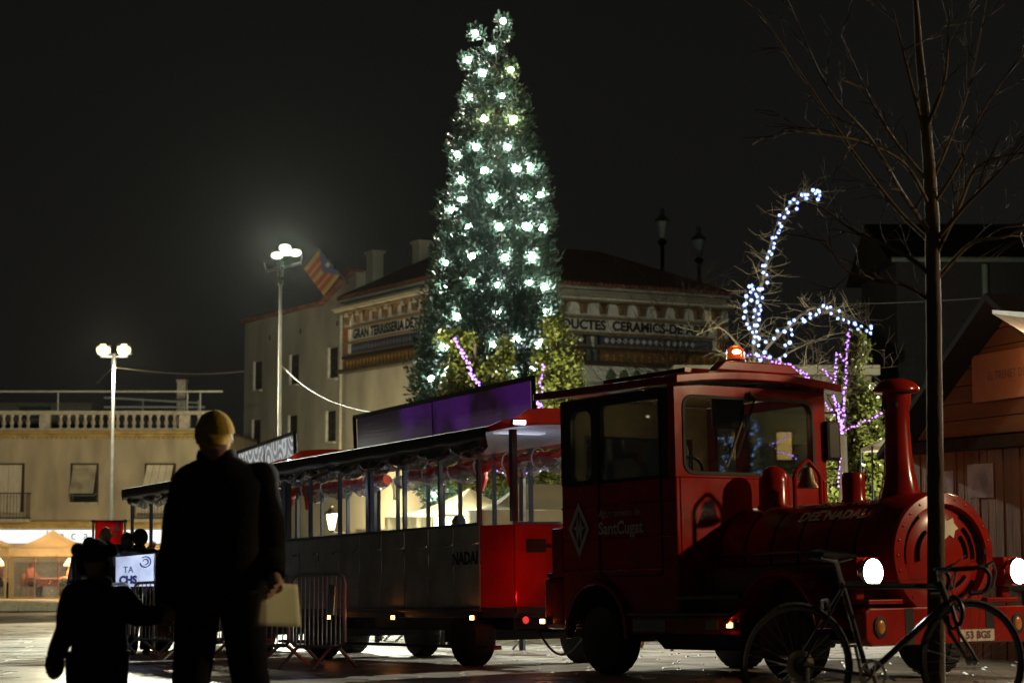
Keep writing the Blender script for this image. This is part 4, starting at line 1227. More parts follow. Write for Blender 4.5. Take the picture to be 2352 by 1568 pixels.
# ================================================================== framed panels behind the train
def board(name, label, cat, P, mat, fmat, th=.14, legs=True):
    """P: four corners tl, tr, br, bl in world space"""
    o0 = (P[2] + P[3]) / 2
    gz = g(o0.x, o0.y)
    T = thing(name, label, cat, (o0.x, o0.y, gz))
    o0 = Vector((o0.x, o0.y, gz))
    q = [p - o0 for p in P]
    nrm = (q[1] - q[0]).cross(q[3] - q[0]).normalized()
    if nrm.y > 0: nrm = -nrm
    cen = sum(q, Vector()) / 4
    ins = [cen + (p - cen) * .97 for p in q]
    m = MB(); m.add(ins + [p - nrm * .05 for p in ins], [(0, 1, 2, 3), (7, 6, 5, 4)] + [(i, i + 4, (i + 1) % 4 + 4, (i + 1) % 4) for i in range(4)])
    obj('hoarding', m, mat, T)
    m = MB()
    for i in range(4): m.tube([q[i] + nrm * .01, q[(i + 1) % 4] + nrm * .01], .045, 4)
    obj('frame', m, fmat, T)
    m = MB(); m.tube([(q[0] + q[1]) / 2 + nrm * .01, (q[2] + q[3]) / 2 + nrm * .01], .012, 4); obj('mullion', m, fmat, T)
    for u in (.1, .5, .9):
        m = MB(); b = q[3].lerp(q[2], u) - nrm * .15
        m.tube([(b.x, b.y, b.z + .3), (b.x, b.y, g(b.x + o0.x, b.y + o0.y) - gz)], .05, 6)
        m.tube([(b.x, b.y, b.z + .02), (b.x, b.y + .9, g(b.x + o0.x, b.y + o0.y + .9) - gz)], .03, 5)
        obj('support_leg', m, dkmetal, T)
    return T
pm = M('hoarding_face', (.05, .02, .08), .35)
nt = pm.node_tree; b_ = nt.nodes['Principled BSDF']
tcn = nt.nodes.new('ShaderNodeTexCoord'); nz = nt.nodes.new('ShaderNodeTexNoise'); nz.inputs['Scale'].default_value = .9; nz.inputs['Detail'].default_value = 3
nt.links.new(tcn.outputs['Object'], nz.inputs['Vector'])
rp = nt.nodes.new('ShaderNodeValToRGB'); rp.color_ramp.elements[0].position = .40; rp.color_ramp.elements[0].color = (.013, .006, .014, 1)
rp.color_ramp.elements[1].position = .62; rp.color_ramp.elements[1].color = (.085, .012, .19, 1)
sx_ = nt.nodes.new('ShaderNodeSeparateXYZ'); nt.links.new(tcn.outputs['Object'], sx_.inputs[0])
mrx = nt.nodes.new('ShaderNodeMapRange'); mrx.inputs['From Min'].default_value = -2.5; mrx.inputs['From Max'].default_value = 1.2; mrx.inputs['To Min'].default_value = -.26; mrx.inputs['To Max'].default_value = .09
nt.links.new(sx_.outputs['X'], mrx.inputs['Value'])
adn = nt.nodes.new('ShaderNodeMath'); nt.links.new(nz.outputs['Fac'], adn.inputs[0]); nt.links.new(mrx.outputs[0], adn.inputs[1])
nt.links.new(adn.outputs[0], rp.inputs['Fac']); nt.links.new(rp.outputs['Color'], b_.inputs['Emission Color']); b_.inputs['Emission Strength'].default_value = .30  # purple light put into the panel as emission, brighter toward the right
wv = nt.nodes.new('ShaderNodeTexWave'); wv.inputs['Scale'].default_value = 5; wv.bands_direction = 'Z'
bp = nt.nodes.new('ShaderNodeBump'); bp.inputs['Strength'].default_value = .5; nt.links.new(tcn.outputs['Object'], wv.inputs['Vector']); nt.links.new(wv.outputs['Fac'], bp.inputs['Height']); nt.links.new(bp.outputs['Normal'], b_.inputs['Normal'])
board('purple_hoarding', 'long slanting purple screen in a black frame above the carriage roof', 'hoarding',
      [at(815, 958, 36), at(1226, 867, 27.5), at(1229, 970, 27.5), at(818, 1036, 36)], pm, M('hoarding_frame_black', (.006, .006, .007), .9, spec=.06))
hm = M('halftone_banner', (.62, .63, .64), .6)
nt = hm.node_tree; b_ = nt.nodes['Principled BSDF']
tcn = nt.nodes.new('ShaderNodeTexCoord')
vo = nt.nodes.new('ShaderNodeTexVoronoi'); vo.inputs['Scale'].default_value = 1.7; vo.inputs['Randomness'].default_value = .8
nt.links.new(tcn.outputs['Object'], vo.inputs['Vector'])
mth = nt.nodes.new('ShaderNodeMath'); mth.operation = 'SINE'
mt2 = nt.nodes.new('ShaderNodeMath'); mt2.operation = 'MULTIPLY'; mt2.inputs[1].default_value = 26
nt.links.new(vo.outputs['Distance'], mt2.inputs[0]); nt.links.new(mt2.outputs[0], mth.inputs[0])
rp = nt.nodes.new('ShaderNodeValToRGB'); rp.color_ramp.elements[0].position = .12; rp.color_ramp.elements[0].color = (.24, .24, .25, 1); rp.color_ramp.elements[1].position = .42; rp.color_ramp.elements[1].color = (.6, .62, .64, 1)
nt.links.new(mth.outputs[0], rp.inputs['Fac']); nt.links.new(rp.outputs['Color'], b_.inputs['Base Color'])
nt.links.new(rp.outputs['Color'], b_.inputs['Emission Color']); b_.inputs['Emission Strength'].default_value = .62  # emission stands in for lamplight falling on the pale banner
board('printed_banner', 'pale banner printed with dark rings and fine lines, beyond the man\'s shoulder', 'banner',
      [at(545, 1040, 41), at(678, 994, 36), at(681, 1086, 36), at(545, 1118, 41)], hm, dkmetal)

# ================================================================== market tents and restaurant tents
canvas = M('beige_canvas', (.52, .48, .36), .85, var=.12, scale=2, bump=.15, bscale=14, sheer=.5)
canvas_t = M('tent_canvas', (.66, .52, .29), .85, var=.10, scale=2, bump=.15, bscale=14, sheer=.35)
def gazebo(label, P, eave, peak, hw, hd, rz, mat, val=.28, cut=None, cat='tent', grp=None, poles=True, flat_top=.0):
    T = thing('gazebo_tent', label, cat, (P[0], P[1], g(P[0], P[1])), rz, grp)
    m = MB(); n = 8
    cs = [(-hw, -hd), (hw, -hd), (hw, hd), (-hw, hd)]
    for i in range(4):
        a, b = Vector((*cs[i], eave)), Vector((*cs[(i + 1) % 4], eave))
        ap, bp_ = Vector((a.x * flat_top, a.y * .02, peak)), Vector((b.x * flat_top, b.y * .02, peak))
        vs_, fs_ = [], []
        for r_ in range(n + 1):
            t = r_ / n
            for c_ in range(n + 1):
                u = c_ / n
                p = a.lerp(b, u).lerp(ap.lerp(bp_, u), t)
                p.z -= .10 * math.sin(math.pi * t) * (1 + .6 * math.sin(math.pi * u))
                p.z += .012 * noise.noise(p * 3)
                vs_.append(p)
        for r_ in range(n):
            for c_ in range(n):
                q = r_ * (n + 1) + c_
                fs_.append((q, q + 1, q + n + 2, q + n + 1))
        m.add(vs_, fs_)
    obj('canopy', m, mat, T, smooth=True)
    for i in range(4):
        a, b = Vector((*cs[i], eave)), Vector((*cs[(i + 1) % 4], eave))
        vs_, fs_ = [], []
        for c_ in range(13):
            u = c_ / 12
            p = a.lerp(b, u); o_ = (Vector((p.x, p.y, 0)).normalized() * .02 * math.sin(c_ * 1.9))
            vs_ += [p + Vector((0, 0, .005)), p + o_ - Vector((0, 0, val))]
        for c_ in range(12): fs_.append((2 * c_, 2 * c_ + 1, 2 * c_ + 3, 2 * c_ + 2))
        m = MB(); m.add(vs_, fs_); obj('valance', m, mat, T)
    if poles:
        for x, y in cs:
            obj('pole', MB().b2((x * .97 - .03, y * .97 - .03, -.5), (x * .97 + .03, y * .97 + .03, eave)), white, T)
    return T
p = at(1225, 1195, 33.5)
zt_ = lambda dy, Y: CAMZ + (1195 - dy) / F_PX * Y
gz = g(p.x + .6, 34)
gazebo('beige market tent with a broad flat topped roof behind the carriage front', (p.x + .32, 34.8), zt_(1166, 33.4) - gz, zt_(1108, 34.8) - gz, 1.35, 1.4, R(6), canvas, .30, flat_top=.42, grp='market tents')
p = at(1030, 1195, 37)
gz = g(p.x, 38)
gazebo('smaller beige market tent left of and behind the flat topped tent', (p.x + .35, 38.5), zt_(1186, 37) - gz, zt_(1121, 38.5) - gz, 1.25, 1.3, R(24), canvas, .26, grp='market tents')
# restaurant terrace on its platform
YT = 74.0
kT = F_PX / YT
tx = lambda dx: (dx - 1176) / kT
tz = lambda dy: CAMZ + (1195 - dy) / kT
PL = thing('terrace_platform', 'low pale terrace platform under the restaurant tents', 'platform', (tx(60), YT, tz(1406) - .1))
m = MB()
pw_ = 1.05
x = tx(-70)
while x < tx(400):
    o = obj('platform_panel', MB().b2((x - tx(60) + .008, -.55, .22), (x + pw_ - tx(60) - .008, -.50, .50)), M('platform_board', (.38, .37, .28), .7, rand=.08, bump=.1), PL, bevel=.01); x += pw_
obj('deck', MB().b2((tx(-70) - tx(60), -.56, .501), (tx(400) - tx(60), 4.5, .55)).b2((tx(-70) - tx(60), -.45, -.25), (tx(400) - tx(60), 4.4, .215)), M('deck_edge', (.42, .40, .32), .6), PL)
rest = []
for dxc, nm, wv_ in ((108, 'beige restaurant tent with clear plastic walls and a pointed roof beside the platform edge', 82), (-58, 'left restaurant tent cut by the picture edge, with clear plastic walls', 82), (275, 'restaurant tent half hidden behind the child and the banner', 82)):
    hw = wv_ / kT
    gzz = g(tx(dxc), YT + hw)
    ev, pk = tz(1258), tz(1217)
    T = gazebo(nm, (tx(dxc), YT + hw), ev - gzz, pk - gzz, hw, hw, 0, canvas_t, .34, grp='restaurant tents', poles=False)
    T.location.z = gzz
    zb = tz(1373) - gzz
    zv = ev - gzz - .30
    f = MB()
    nb = 3
    for y in (-hw * .985,):
        for k in range(nb):
            x0 = -hw + 2 * hw * k / nb
            pass
        f.ring(rrect(-hw * .98, zb, hw * .98, zv, .001), rrect(-hw * .98 + .16, zb + .08, hw * .98 - .10, zv - .06, .05), lambda u, v, d: (u, d, v), y - .01, y + .01)
    obj('front_wall', f, canvas_t, T)
    f = MB(); f.b2((-hw * .98 + .2, -hw * .97, zb + .1), (hw * .98 - .1, -hw * .965, zv - .2)); obj('clear_wall', f, clear, T)
    for xx in (-hw * .28, hw * .38):
        obj('pole', MB().tube([(xx, -hw * .92, zb), (xx, -hw * .92, zv)], .045, 6), M('orange_pole', (.55, .25, .12), .5), T)
    lo = obj('hanging_lamp', MB().lathe([(.02, zv - .02), (.25, zv - .32), (.26, zv - .36)], 14, (hw * .55, -.3, 0)), M('lamp_shade', (.8, .6, .35), .6, emit=(1, .62, .28), es=6), T)
    lamp('tent_light', lo, (hw * .55, -.5, zv - .6), (1, .68, .38), 120, .15)
    lamp('tent_light', lo, (-hw * .3, .3, zv - .25), (1, .72, .42), 120, .2)
    tag(T, None)
    T['tentinfo'] = 1
    rest.append((T, hw, zb))
# tables and seated diners inside the tents
cloth_red = M('red_tablecloth', (.45, .07, .03), .7)
# ================================================================== people
skinm = M('skin', (.42, .24, .16), .55, var=.1)
hairm = M('dark_hair', (.02, .015, .012), .6, bump=.5, bscale=60)
blackcoat = M('black_coat', (.006, .006, .0065), .9, bump=.3, bscale=30, spec=.12)
darktrouser = M('dark_trousers', (.006, .006, .0065), .9, bump=.3, bscale=30, spec=.1)
def smooth_(pts, n=6):
    pts = [Vector(p) for p in pts]; out = []
    P_ = [pts[0] * 2 - pts[1]] + pts + [pts[-1] * 2 - pts[-2]]
    for i in range(1, len(P_) - 2):
        for k in range(n):
            t = k / n; a, b, c, d = P_[i - 1], P_[i], P_[i + 1], P_[i + 2]
            out.append(.5 * ((2 * b) + (c - a) * t + (2 * a - 5 * b + 4 * c - d) * t * t + (3 * b - a - 3 * c + d) * t ** 3))
    return out + [pts[-1]]
def skin_mesh(name, J, E_, root=0, sub=2):
    """joints {name: ((x,y,z), r or (rx,ry))}, edges between names -> grown skin mesh"""
    names = list(J)
    me = bpy.data.meshes.new('sk')
    me.from_pydata([J[n][0] for n in names], [(names.index(a), names.index(b)) for a, b in E_], [])
    o = bpy.data.objects.new('sk', me); C.objects.link(o)
    md = o.modifiers.new('s', 'SKIN'); md.use_smooth_shade = True; md.branch_smoothing = .4
    for i, n in enumerate(names):
        r_ = J[n][1]
        sv_ = me.skin_vertices[0].data[i]
        sv_.radius = (r_, r_) if not isinstance(r_, tuple) else r_
        sv_.use_root = (i == root)
    ss = o.modifiers.new('u', 'SUBSURF'); ss.levels = sub; ss.render_levels = sub
    dg = bpy.context.evaluated_depsgraph_get()
    m2 = bpy.data.meshes.new_from_object(o.evaluated_get(dg))
    m2.name = name
    bpy.data.objects.remove(o)
    for p_ in m2.polygons: p_.use_smooth = True
    return m2
def head_mb(c, hgt, tilt=0., turn=0.):
    """a head of given height, face toward -y"""
    m = MB()
    m.sphere((0, 0, 0), .5, 24, 18, (.70, .82, 1.0))
    out = []
    for x, y, z in m.v:
        if z < 0:
            k = 1 - .30 * (-z / .5) ** 2
            x *= k; y = y * (1 - .16 * (-z / .5)) - .04 * (-z / .5)
        if y < -.1:
            nz_ = math.exp(-((x / .05) ** 2)) * math.exp(-(((z + .03) / .09) ** 2)); y -= .11 * nz_
            for ex in (-.14, .14): y += .05 * math.exp(-(((x - ex) / .07) ** 2) - ((z - .04) / .05) ** 2)
            y += .025 * math.exp(-((x / .12) ** 2) - ((z + .20) / .02) ** 2)
            y -= .02 * math.exp(-((x / .10) ** 2) - ((z + .17) / .03) ** 2)
            y -= .03 * math.exp(-((x / .10) ** 2) - ((z + .42) / .06) ** 2)
            y -= .02 * math.exp(-((abs(x) - .14) / .1) ** 2 - ((z - .13) / .04) ** 2)
        out.append((x, y, z))
    m.v = out
    for sx in (-1, 1):
        m.sphere((sx * .355, .03, -.02), .10, 8, 6, (.35, .7, 1.1))
        m.sphere((sx * .14, -.345, .04), .045, 8, 6)
    Rm = Matrix.Rotation(turn, 3, 'Z') @ Matrix.Rotation(tilt, 3, 'X')
    m.v = [tuple(Vector(c) + Rm @ (Vector(v) * hgt)) for v in m.v]
    return m, Rm
def hand_mb(w, d, side, s=1., curl=.5, palm=Vector((0, -1, 0))):
    """wrist point w, direction d of the fingers; five bent fingers and a side thumb"""
    m = MB(); d = d.normalized(); n_ = (palm - d * palm.dot(d)).normalized(); a = d.cross(n_) * side
    def P(x, y, z): return w + (a * x + d * y + n_ * z) * s
    m.tube([P(0, -.02, 0), P(0, .02, 0), P(.0, .06, 0), P(0, .09, 0)], [.026 * s, .034 * s, .040 * s, .034 * s], 10)
    for i, (x, l) in enumerate(((-.030, .066), (-.010, .078), (.011, .074), (.030, .058))):
        p0 = P(x, .08, 0); t = 0; pts = [p0]
        y, z = .08, 0.
        for k in range(3):
            t += curl * .7
            y += math.cos(t) * l * .36; z += math.sin(t) * l * .36
            pts.append(P(x * (1 + .1 * k), y, z))
        m.tube(pts, [.0105 * s, .010 * s, .009 * s, .007 * s], 7)
    m.tube([P(-.030, .02, .005), P(-.052, .045, .018), P(-.058, .075, .030), P(-.050, .10, .038)], [.014 * s, .012 * s, .011 * s, .008 * s], 7)
    return m
def join_mesh(me, mbs):
    bm = bmesh.new(); bm.from_mesh(me)
    for mb in mbs:
        t = mb.mesh('t', True); bm.from_mesh(t); bpy.data.meshes.remove(t)
    bm.to_mesh(me); bm.free()
    for p_ in me.polygons: p_.use_smooth = True
    return me
V = Vector
def person(label, base, hgt, rz, pose, coat=blackcoat, trou=darktrouser, hair=hairm, hairkind='short', cat='person', girth=1., coat_len=.0, grp=None, headturn=(0, 0), skin_m=None):
    T = thing('person', label, cat, base, rz, grp)
    k = hgt / 1.75
    P = dict(pelvis=V((0, 0, .95)), waist=V((0, .0, 1.08)), chest=V((0, .01, 1.30)), neck0=V((0, .02, 1.46)), neck1=V((0, .0, 1.54)),
             shL=V((-.19, .01, 1.42)), shR=V((.19, .01, 1.42)), elL=V((-.26, .02, 1.13)), elR=V((.26, .02, 1.13)), haL=V((-.28, -.06, .88)), haR=V((.28, -.06, .88)),
             hipL=V((-.10, 0, .92)), hipR=V((.10, 0, .92)), knL=V((-.11, -.02, .50)), knR=V((.11, -.02, .50)), anL=V((-.11, .02, .09)), anR=V((.11, .02, .09)), head=V((0, -.03, 1.64)))
    for kk, vv in pose.items(): P[kk] = V(vv)
    P = {kk: vv * k for kk, vv in P.items()}
    gk = k * girth
    J = {n: (P[n], r_ * k) for n, r_ in (('pelvis', .13), ('waist', .12), ('chest', .14), ('neck0', .07), ('neck1', .055), ('shL', .06), ('shR', .06), ('elL', .042), ('elR', .042), ('haL', .028), ('haR', .028),
         ('hipL', .09), ('hipR', .09), ('knL', .06), ('knR', .06), ('anL', .042), ('anR', .042))}
    for s_ in 'LR': J['toe' + s_] = (P['an' + s_] + V((0, -.15, -.055)) * k, .036 * k)
    Eb = [('pelvis', 'waist'), ('waist', 'chest'), ('chest', 'neck0'), ('neck0', 'neck1'), ('chest', 'shL'), ('chest', 'shR'), ('shL', 'elL'), ('shR', 'elR'), ('elL', 'haL'), ('elR', 'haR'),
          ('pelvis', 'hipL'), ('pelvis', 'hipR'), ('hipL', 'knL'), ('hipR', 'knR'), ('knL', 'anL'), ('knR', 'anR'), ('anL', 'toeL'), ('anR', 'toeR')]
    body = skin_mesh('body', J, Eb)
    hh = .235 * k
    hm_, Rm = head_mb(P['head'], hh, *headturn)
    hands = [hand_mb(P['haL'], P['haL'] - P['elL'], 1, k * pose_s(pose, 's'), .35, V((.6, -.6, 0))), hand_mb(P['haR'], P['haR'] - P['elR'], -1, k, .45, V((-.6, -.6, 0)))]
    body = join_mesh(body, [hm_] + hands)
    bo_ = obj('body', body, skin_m or skinm, T)
    # coat and trousers as loose lofted shells round the body
    def loft(secs, n=22):
        m = MB(); vs_, fs_ = [], []
        for c_, rx, ry in secs:
            for i in range(n):
                a = 2 * math.pi * i / n
                ca_, sa_ = math.cos(a), math.sin(a)
                vs_.append(c_ + V((math.copysign(abs(ca_) ** .85, ca_) * rx, math.copysign(abs(sa_) ** .85, sa_) * ry, 0)))
        for i in range(len(secs) - 1):
            for j in range(n): fs_.append((i * n + j, i * n + (j + 1) % n, (i + 1) * n + (j + 1) % n, (i + 1) * n + j))
        fs_.append(tuple(range(n))[::-1]); fs_.append(tuple(range((len(secs) - 1) * n, len(secs) * n)))
        m.add(vs_, fs_); return m
    hemz = P['pelvis'] + V((0, 0, -.13 - coat_len)) * k
    shc = (P['shL'] + P['shR']) / 2
    shw = abs(P['shR'].x - P['shL'].x) / 2
    bw_ = shw * 1.0 + .035 * gk
    cmesh = loft([(hemz + V((0, 0, .02)) * k, bw_ * .9, .14 * gk), (hemz, bw_ * 1.0, .165 * gk), (hemz + V((0, 0, .05)) * k, bw_ * 1.0, .165 * gk), (P['pelvis'] + V((0, 0, .04)) * k, bw_ * .98, .16 * gk), (P['waist'], bw_ * .96, .155 * gk),
                  (P['chest'] - V((0, 0, .08)) * k, bw_ * 1.0, .165 * gk), (P['chest'] + V((0, 0, .04)) * k, bw_ * 1.02, .165 * gk), (shc + V((0, 0, .0)) * k, bw_ * 1.02, .15 * gk), (shc + (P['neck0'] - shc) * .5, bw_ * .98, .14 * gk), (shc + (P['neck0'] - shc) * .85, bw_ * .92, .125 * gk),
                  (P['neck0'] + V((0, 0, .02)) * k, bw_ * .60, .105 * gk), (P['neck1'] - V((0, 0, .01)) * k, .092 * gk, .088 * gk), (P['neck1'] + V((0, 0, .02)) * k, .086 * gk, .084 * gk)])
    for s_ in 'LR':
        a, b, c_ = P['sh' + s_], P['el' + s_], P['ha' + s_].lerp(P['el' + s_], .04)
        pts_s = smooth_([a - V((0, 0, .0)), a.lerp(b, .5) + V(((-.012 if s_ == 'L' else .012), 0, 0)) * k, b, b.lerp(c_, .6), c_], 5)
        cmesh.tube(pts_s, list(np.interp(np.linspace(0, 1, len(pts_s)), [0, .25, .5, .8, 1], [.086 * gk, .075 * gk, .064 * gk, .056 * gk, .050 * gk])), 14)
        cmesh.sphere(a, .090 * gk, 14, 10)
    cmesh.v = [tuple(V(v) + V((noise.noise(V(v) * 6), noise.noise(V(v) * 6 + V((3, 0, 0))), noise.noise(V(v) * 9 + V((0, 5, 0))))) * .014 * k) for v in cmesh.v]
    obj('coat', cmesh, coat, T, smooth=True)
    tm_ = MB()
    for s_ in 'LR':
        h0, kn, an = P['hip' + s_] + V((0, 0, .04)) * k, P['kn' + s_], P['an' + s_] + V((0, 0, -.02)) * k
        pts_s = smooth_([h0, h0.lerp(kn, .5), kn, kn.lerp(an, .6), an], 5)
        tm_.tube(pts_s, list(np.interp(np.linspace(0, 1, len(pts_s)), [0, .25, .5, .8, 1], [.115 * gk, .105 * gk, .088 * gk, .080 * gk, .078 * gk])), 14)
    tm_.sphere(P['pelvis'] - V((0, 0, .02)) * k, .15 * gk, 16, 10, (1.1, .9, .9))
    tm_.v = [tuple(V(v) + V((noise.noise(V(v) * 8), noise.noise(V(v) * 8 + V((3, 0, 0))), 0)) * .010 * k) for v in tm_.v]
    obj('trousers', tm_, trou, T, smooth=True)
    for s_ in 'LR':
        a = P['an' + s_]; m = MB(); m.sphere(a + V((0, -.07, -.05)) * k, .14 * k, 12, 8, (.36, 1.0, .34)); obj('shoe', m, M('shoe', (.02, .018, .016), .5), T, smooth=True)
    if hairkind == 'short':
        m = MB(); m.sphere((0, .02, .06), .53, 18, 12, (.72, .84, .90))
        m.v = [tuple(P['head'] + Rm @ (V(v) * hh)) for v in m.v if True]
        bm = m.mesh('hair', True)
        b2 = bmesh.new(); b2.from_mesh(bm)
        inv = Rm.inverted()
        kill = []
        for f in b2.faces:
            q = inv @ (f.calc_center_median() - P['head']) / hh
            if q.z < (.22 if q.y < -.12 else -.12): kill.append(f)
        bmesh.ops.delete(b2, geom=kill, context='FACES'); b2.to_mesh(bm); b2.free()
        obj('hair', bm, hair, T)
    if hairkind == 'long':
        m = MB(); m.sphere((0, .03, .04), .55, 18, 12, (.76, .86, .92)); m.sphere((0, .22, -.42), .34, 12, 10, (1.0, .6, 1.3))
        m.v = [tuple(P['head'] + Rm @ (V(v) * hh)) for v in m.v if not False]
        obj('hair', m, hair, T, smooth=True)
    return T, P, Rm, hh, k
def pose_s(p, k): return 1.
# ---- the man in the yellow cap, seen from the front, looking down
mp = at(512, 1195, 9.7); mb_ = V((mp.x, 9.7, g(mp.x, 9.7)))
kpx = 9.7 / F_PX
def lx(dx, base=mb_): return (dx - 1176) * kpx - base.x
def lz(dy, base=mb_): return CAMZ + (1195 - dy) * kpx - base.z
hgt = 1.72; kk = hgt / 1.75
mpose = dict(shL=(lx(443) / kk, .0, lz(1112) / kk), shR=(lx(597) / kk, .0, lz(1104) / kk), chest=(lx(515) / kk, .01, lz(1165) / kk), waist=(lx(512) / kk, 0, 1.02), elL=(lx(402) / kk, .02, 1.0), elR=(lx(624) / kk, .02, 1.0), haL=(lx(392) / kk, -.06, lz(1392) / kk), haR=(lx(640) / kk, -.12, lz(1320) / kk),
             hipL=(lx(465) / kk, 0, .92), hipR=(lx(555) / kk, 0, .92), knL=(lx(458) / kk, -.06, .50), knR=(lx(570) / kk, .04, .50), anL=(lx(448) / kk, -.16, .09), anR=(lx(588) / kk, .18, .09),
             head=(lx(497) / kk, -.06, lz(1010) / kk), neck1=(lx(500) / kk, -.01, lz(1044) / kk), neck0=(lx(507) / kk, .02, lz(1066) / kk), capelike=(0, 0, 0))
MT, MP, MR, mh, mk = person('man in black coat and mustard yellow cap, a sheet of paper in his hand', mb_, hgt, 0, mpose, girth=1.13, coat_len=.02, headturn=(R(11), R(8)), hairkind='short')
capm = M('mustard_cap', (.44, .30, .035), .9, bump=.3, bscale=60, spec=.15)
m = MB(); m.sphere((0, .02, .05), .57, 28, 20, (.75, .88, .98))
me = m.mesh('cap', True)
b2 = bmesh.new(); b2.from_mesh(me)
bmesh.ops.delete(b2, geom=[f for f in b2.faces if f.calc_center_median().z < .10 - .10 * (f.calc_center_median().y > .1)], context='FACES')
b2.to_mesh(me); b2.free()
for v in me.vertices: v.co = MP['head'] + MR @ (v.co * mh)
cap = obj('cap', me, capm, MT)
m = MB()
n_ = 16
rows = []
for j, (f_, dz) in enumerate(((.0, .17), (.35, .155), (.7, .11), (1.0, .05))):
    row = []
    for i in range(n_ + 1):
        a = R(212 + 116 * i / n_)
        ex = .40 * f_ * math.sin(math.pi * i / n_) ** .7
        row.append((.75 * .565 * math.cos(a) * (1 - .04 * f_), .88 * .565 * math.sin(a) - ex, dz - .06 * f_ * (abs(math.cos(a)) ** 2) * 1.5))
    rows.append(row)
top = [q for r__ in rows for q in r__]
bot = [(x, y, z - .028) for x, y, z in top]
nn = len(top); w1 = n_ + 1
fs = []
for j in range(3):
    for i in range(n_):
        q = j * w1 + i
        fs += [(q, q + 1, q + 1 + w1, q + w1), (nn + q, nn + q + w1, nn + q + 1 + w1, nn + q + 1)]
for i in range(n_): q = 3 * w1 + i; fs.append((q, q + 1, nn + q + 1, nn + q))
m.add([tuple(MP['head'] + MR @ (V(v) * mh)) for v in top + bot], fs)
obj('cap_brim', m, capm, cap, smooth=True)
m = MB(); m.sphere(MP['head'] + MR @ (V((0, .02, .607)) * mh), .008, 8, 6, (1, 1, .5)); obj('cap_button', m, capm, cap)
# the sheet of paper in his hand
pp = [at(600, 1337, 9.50), at(683, 1341, 9.60), at(692, 1439, 9.55), at(583, 1436, 9.43)]
m = MB(); vs_, fs_ = [], []
for i in range(9):
    for j in range(9):
        p = pp[0].lerp(pp[1], i / 8).lerp(pp[3].lerp(pp[2], i / 8), j / 8); p.y += .012 * math.sin(math.pi * i / 8) + .004 * math.sin(j * .7); vs_.append(p)
for i in range(8):
    for j in range(8): q = i * 9 + j; fs_.append((q, q + 1, q + 10, q + 9))
m.add(vs_, fs_)
po = obj('paper_sheet', m, M('paper', (.80, .73, .52), .8, var=.05, sheer=.5), smooth=True); tag(po, 'blank cream sheet of paper gripped in the man\'s lowered hand', 'paper')
sd = po.modifiers.new('t', 'SOLIDIFY'); sd.thickness = .002
# ---- the child holding his hand
cp = at(232, 1195, 9.6); cb_ = V((cp.x, 9.6, g(cp.x, 9.6)))
kpx = 9.6 / F_PX
lx2 = lambda dx: (dx - 1176) * kpx - cb_.x
lz2 = lambda dy: CAMZ + (1195 - dy) * kpx - cb_.z
hc = 1.08; kc = hc / 1.75
cpose = dict(pelvis=(lx2(238) / kc, 0, .86), waist=(lx2(237) / kc, 0, 1.0), chest=(lx2(234) / kc, 0, 1.18), neck0=(lx2(226) / kc, 0, 1.33), neck1=(lx2(224) / kc, 0, 1.38),
             shL=(lx2(182) / kc, 0, 1.25), shR=(lx2(284) / kc, 0, 1.24), elL=(lx2(160) / kc, .02, lz2(1440) / kc), elR=(lx2(318) / kc, -.0, lz2(1408) / kc), haL=(lx2(140) / kc, -.05, lz2(1505) / kc), haR=(lx2(382) / kc, -.0, lz2(1412) / kc),
             hipL=(lx2(205) / kc, 0, .80), hipR=(lx2(262) / kc, 0, .80), knL=(lx2(202) / kc, 0, .44), knR=(lx2(266) / kc, 0, .44), anL=(lx2(200) / kc, 0, .09), anR=(lx2(268) / kc, 0, .09), head=(lx2(224) / kc, -.02, lz2(1292) / kc))
CT, CP, CR, chh, ck = person('small child in dark coat and woolly hat with ear bobbles, hand held by the man', cb_, hc, 0, cpose, girth=1.32, coat_len=.06, hairkind='none', headturn=(0, R(-5)))
CHH = .235 * ck
hatm = M('dark_wool_hat', (.012, .011, .014), .95, bump=.6, bscale=70, spec=.1)
m = MB(); m.sphere((0, .03, .06), .60, 20, 14, (.80, .92, 1.0))
me = m.mesh('woolly_hat', True)
b2 = bmesh.new(); b2.from_mesh(me)
bmesh.ops.delete(b2, geom=[f for f in b2.faces if f.calc_center_median().z < (.10 if f.calc_center_median().y < -.2 else -.34)], context='FACES'); b2.to_mesh(me); b2.free()
HB = CHH * 1.24
for v in me.vertices: v.co = CP['head'] + CR @ (v.co * HB)
hat = obj('woolly_hat', me, hatm, CT)
for x, z, r_ in ((lx2(186), lz2(1262), .021), (lx2(262), lz2(1262), .02)):
    m = MB(); m.sphere((x, CP['head'].y, z), r_ * 1.7, 12, 8); obj('hat_bobble', m, hatm, hat, smooth=True)
m = MB(); 
big = MB(); big.sphere(CP['head'], CHH * .5 * 1.30, 18, 14, (.80, .85, 1.0)); big.v = [v for v in big.v]
m = MB(); m.tube([CP['neck1'] + V((.060 * math.cos(a), .055 * math.sin(a), -.012 + .006 * math.sin(3 * a))) for a in [2 * math.pi * i / 20 for i in range(20)]], .026, 8, closed=True); obj('scarf', m, hatm, CT, smooth=True)
for s_, hd_ in (('L', 1), ):
    m = MB(); m.sphere(CP['ha' + s_] + V((0, 0, -.03)), .062, 12, 10, (.75, .6, 1.15)); obj('mitten', m, hatm, CT, smooth=True)
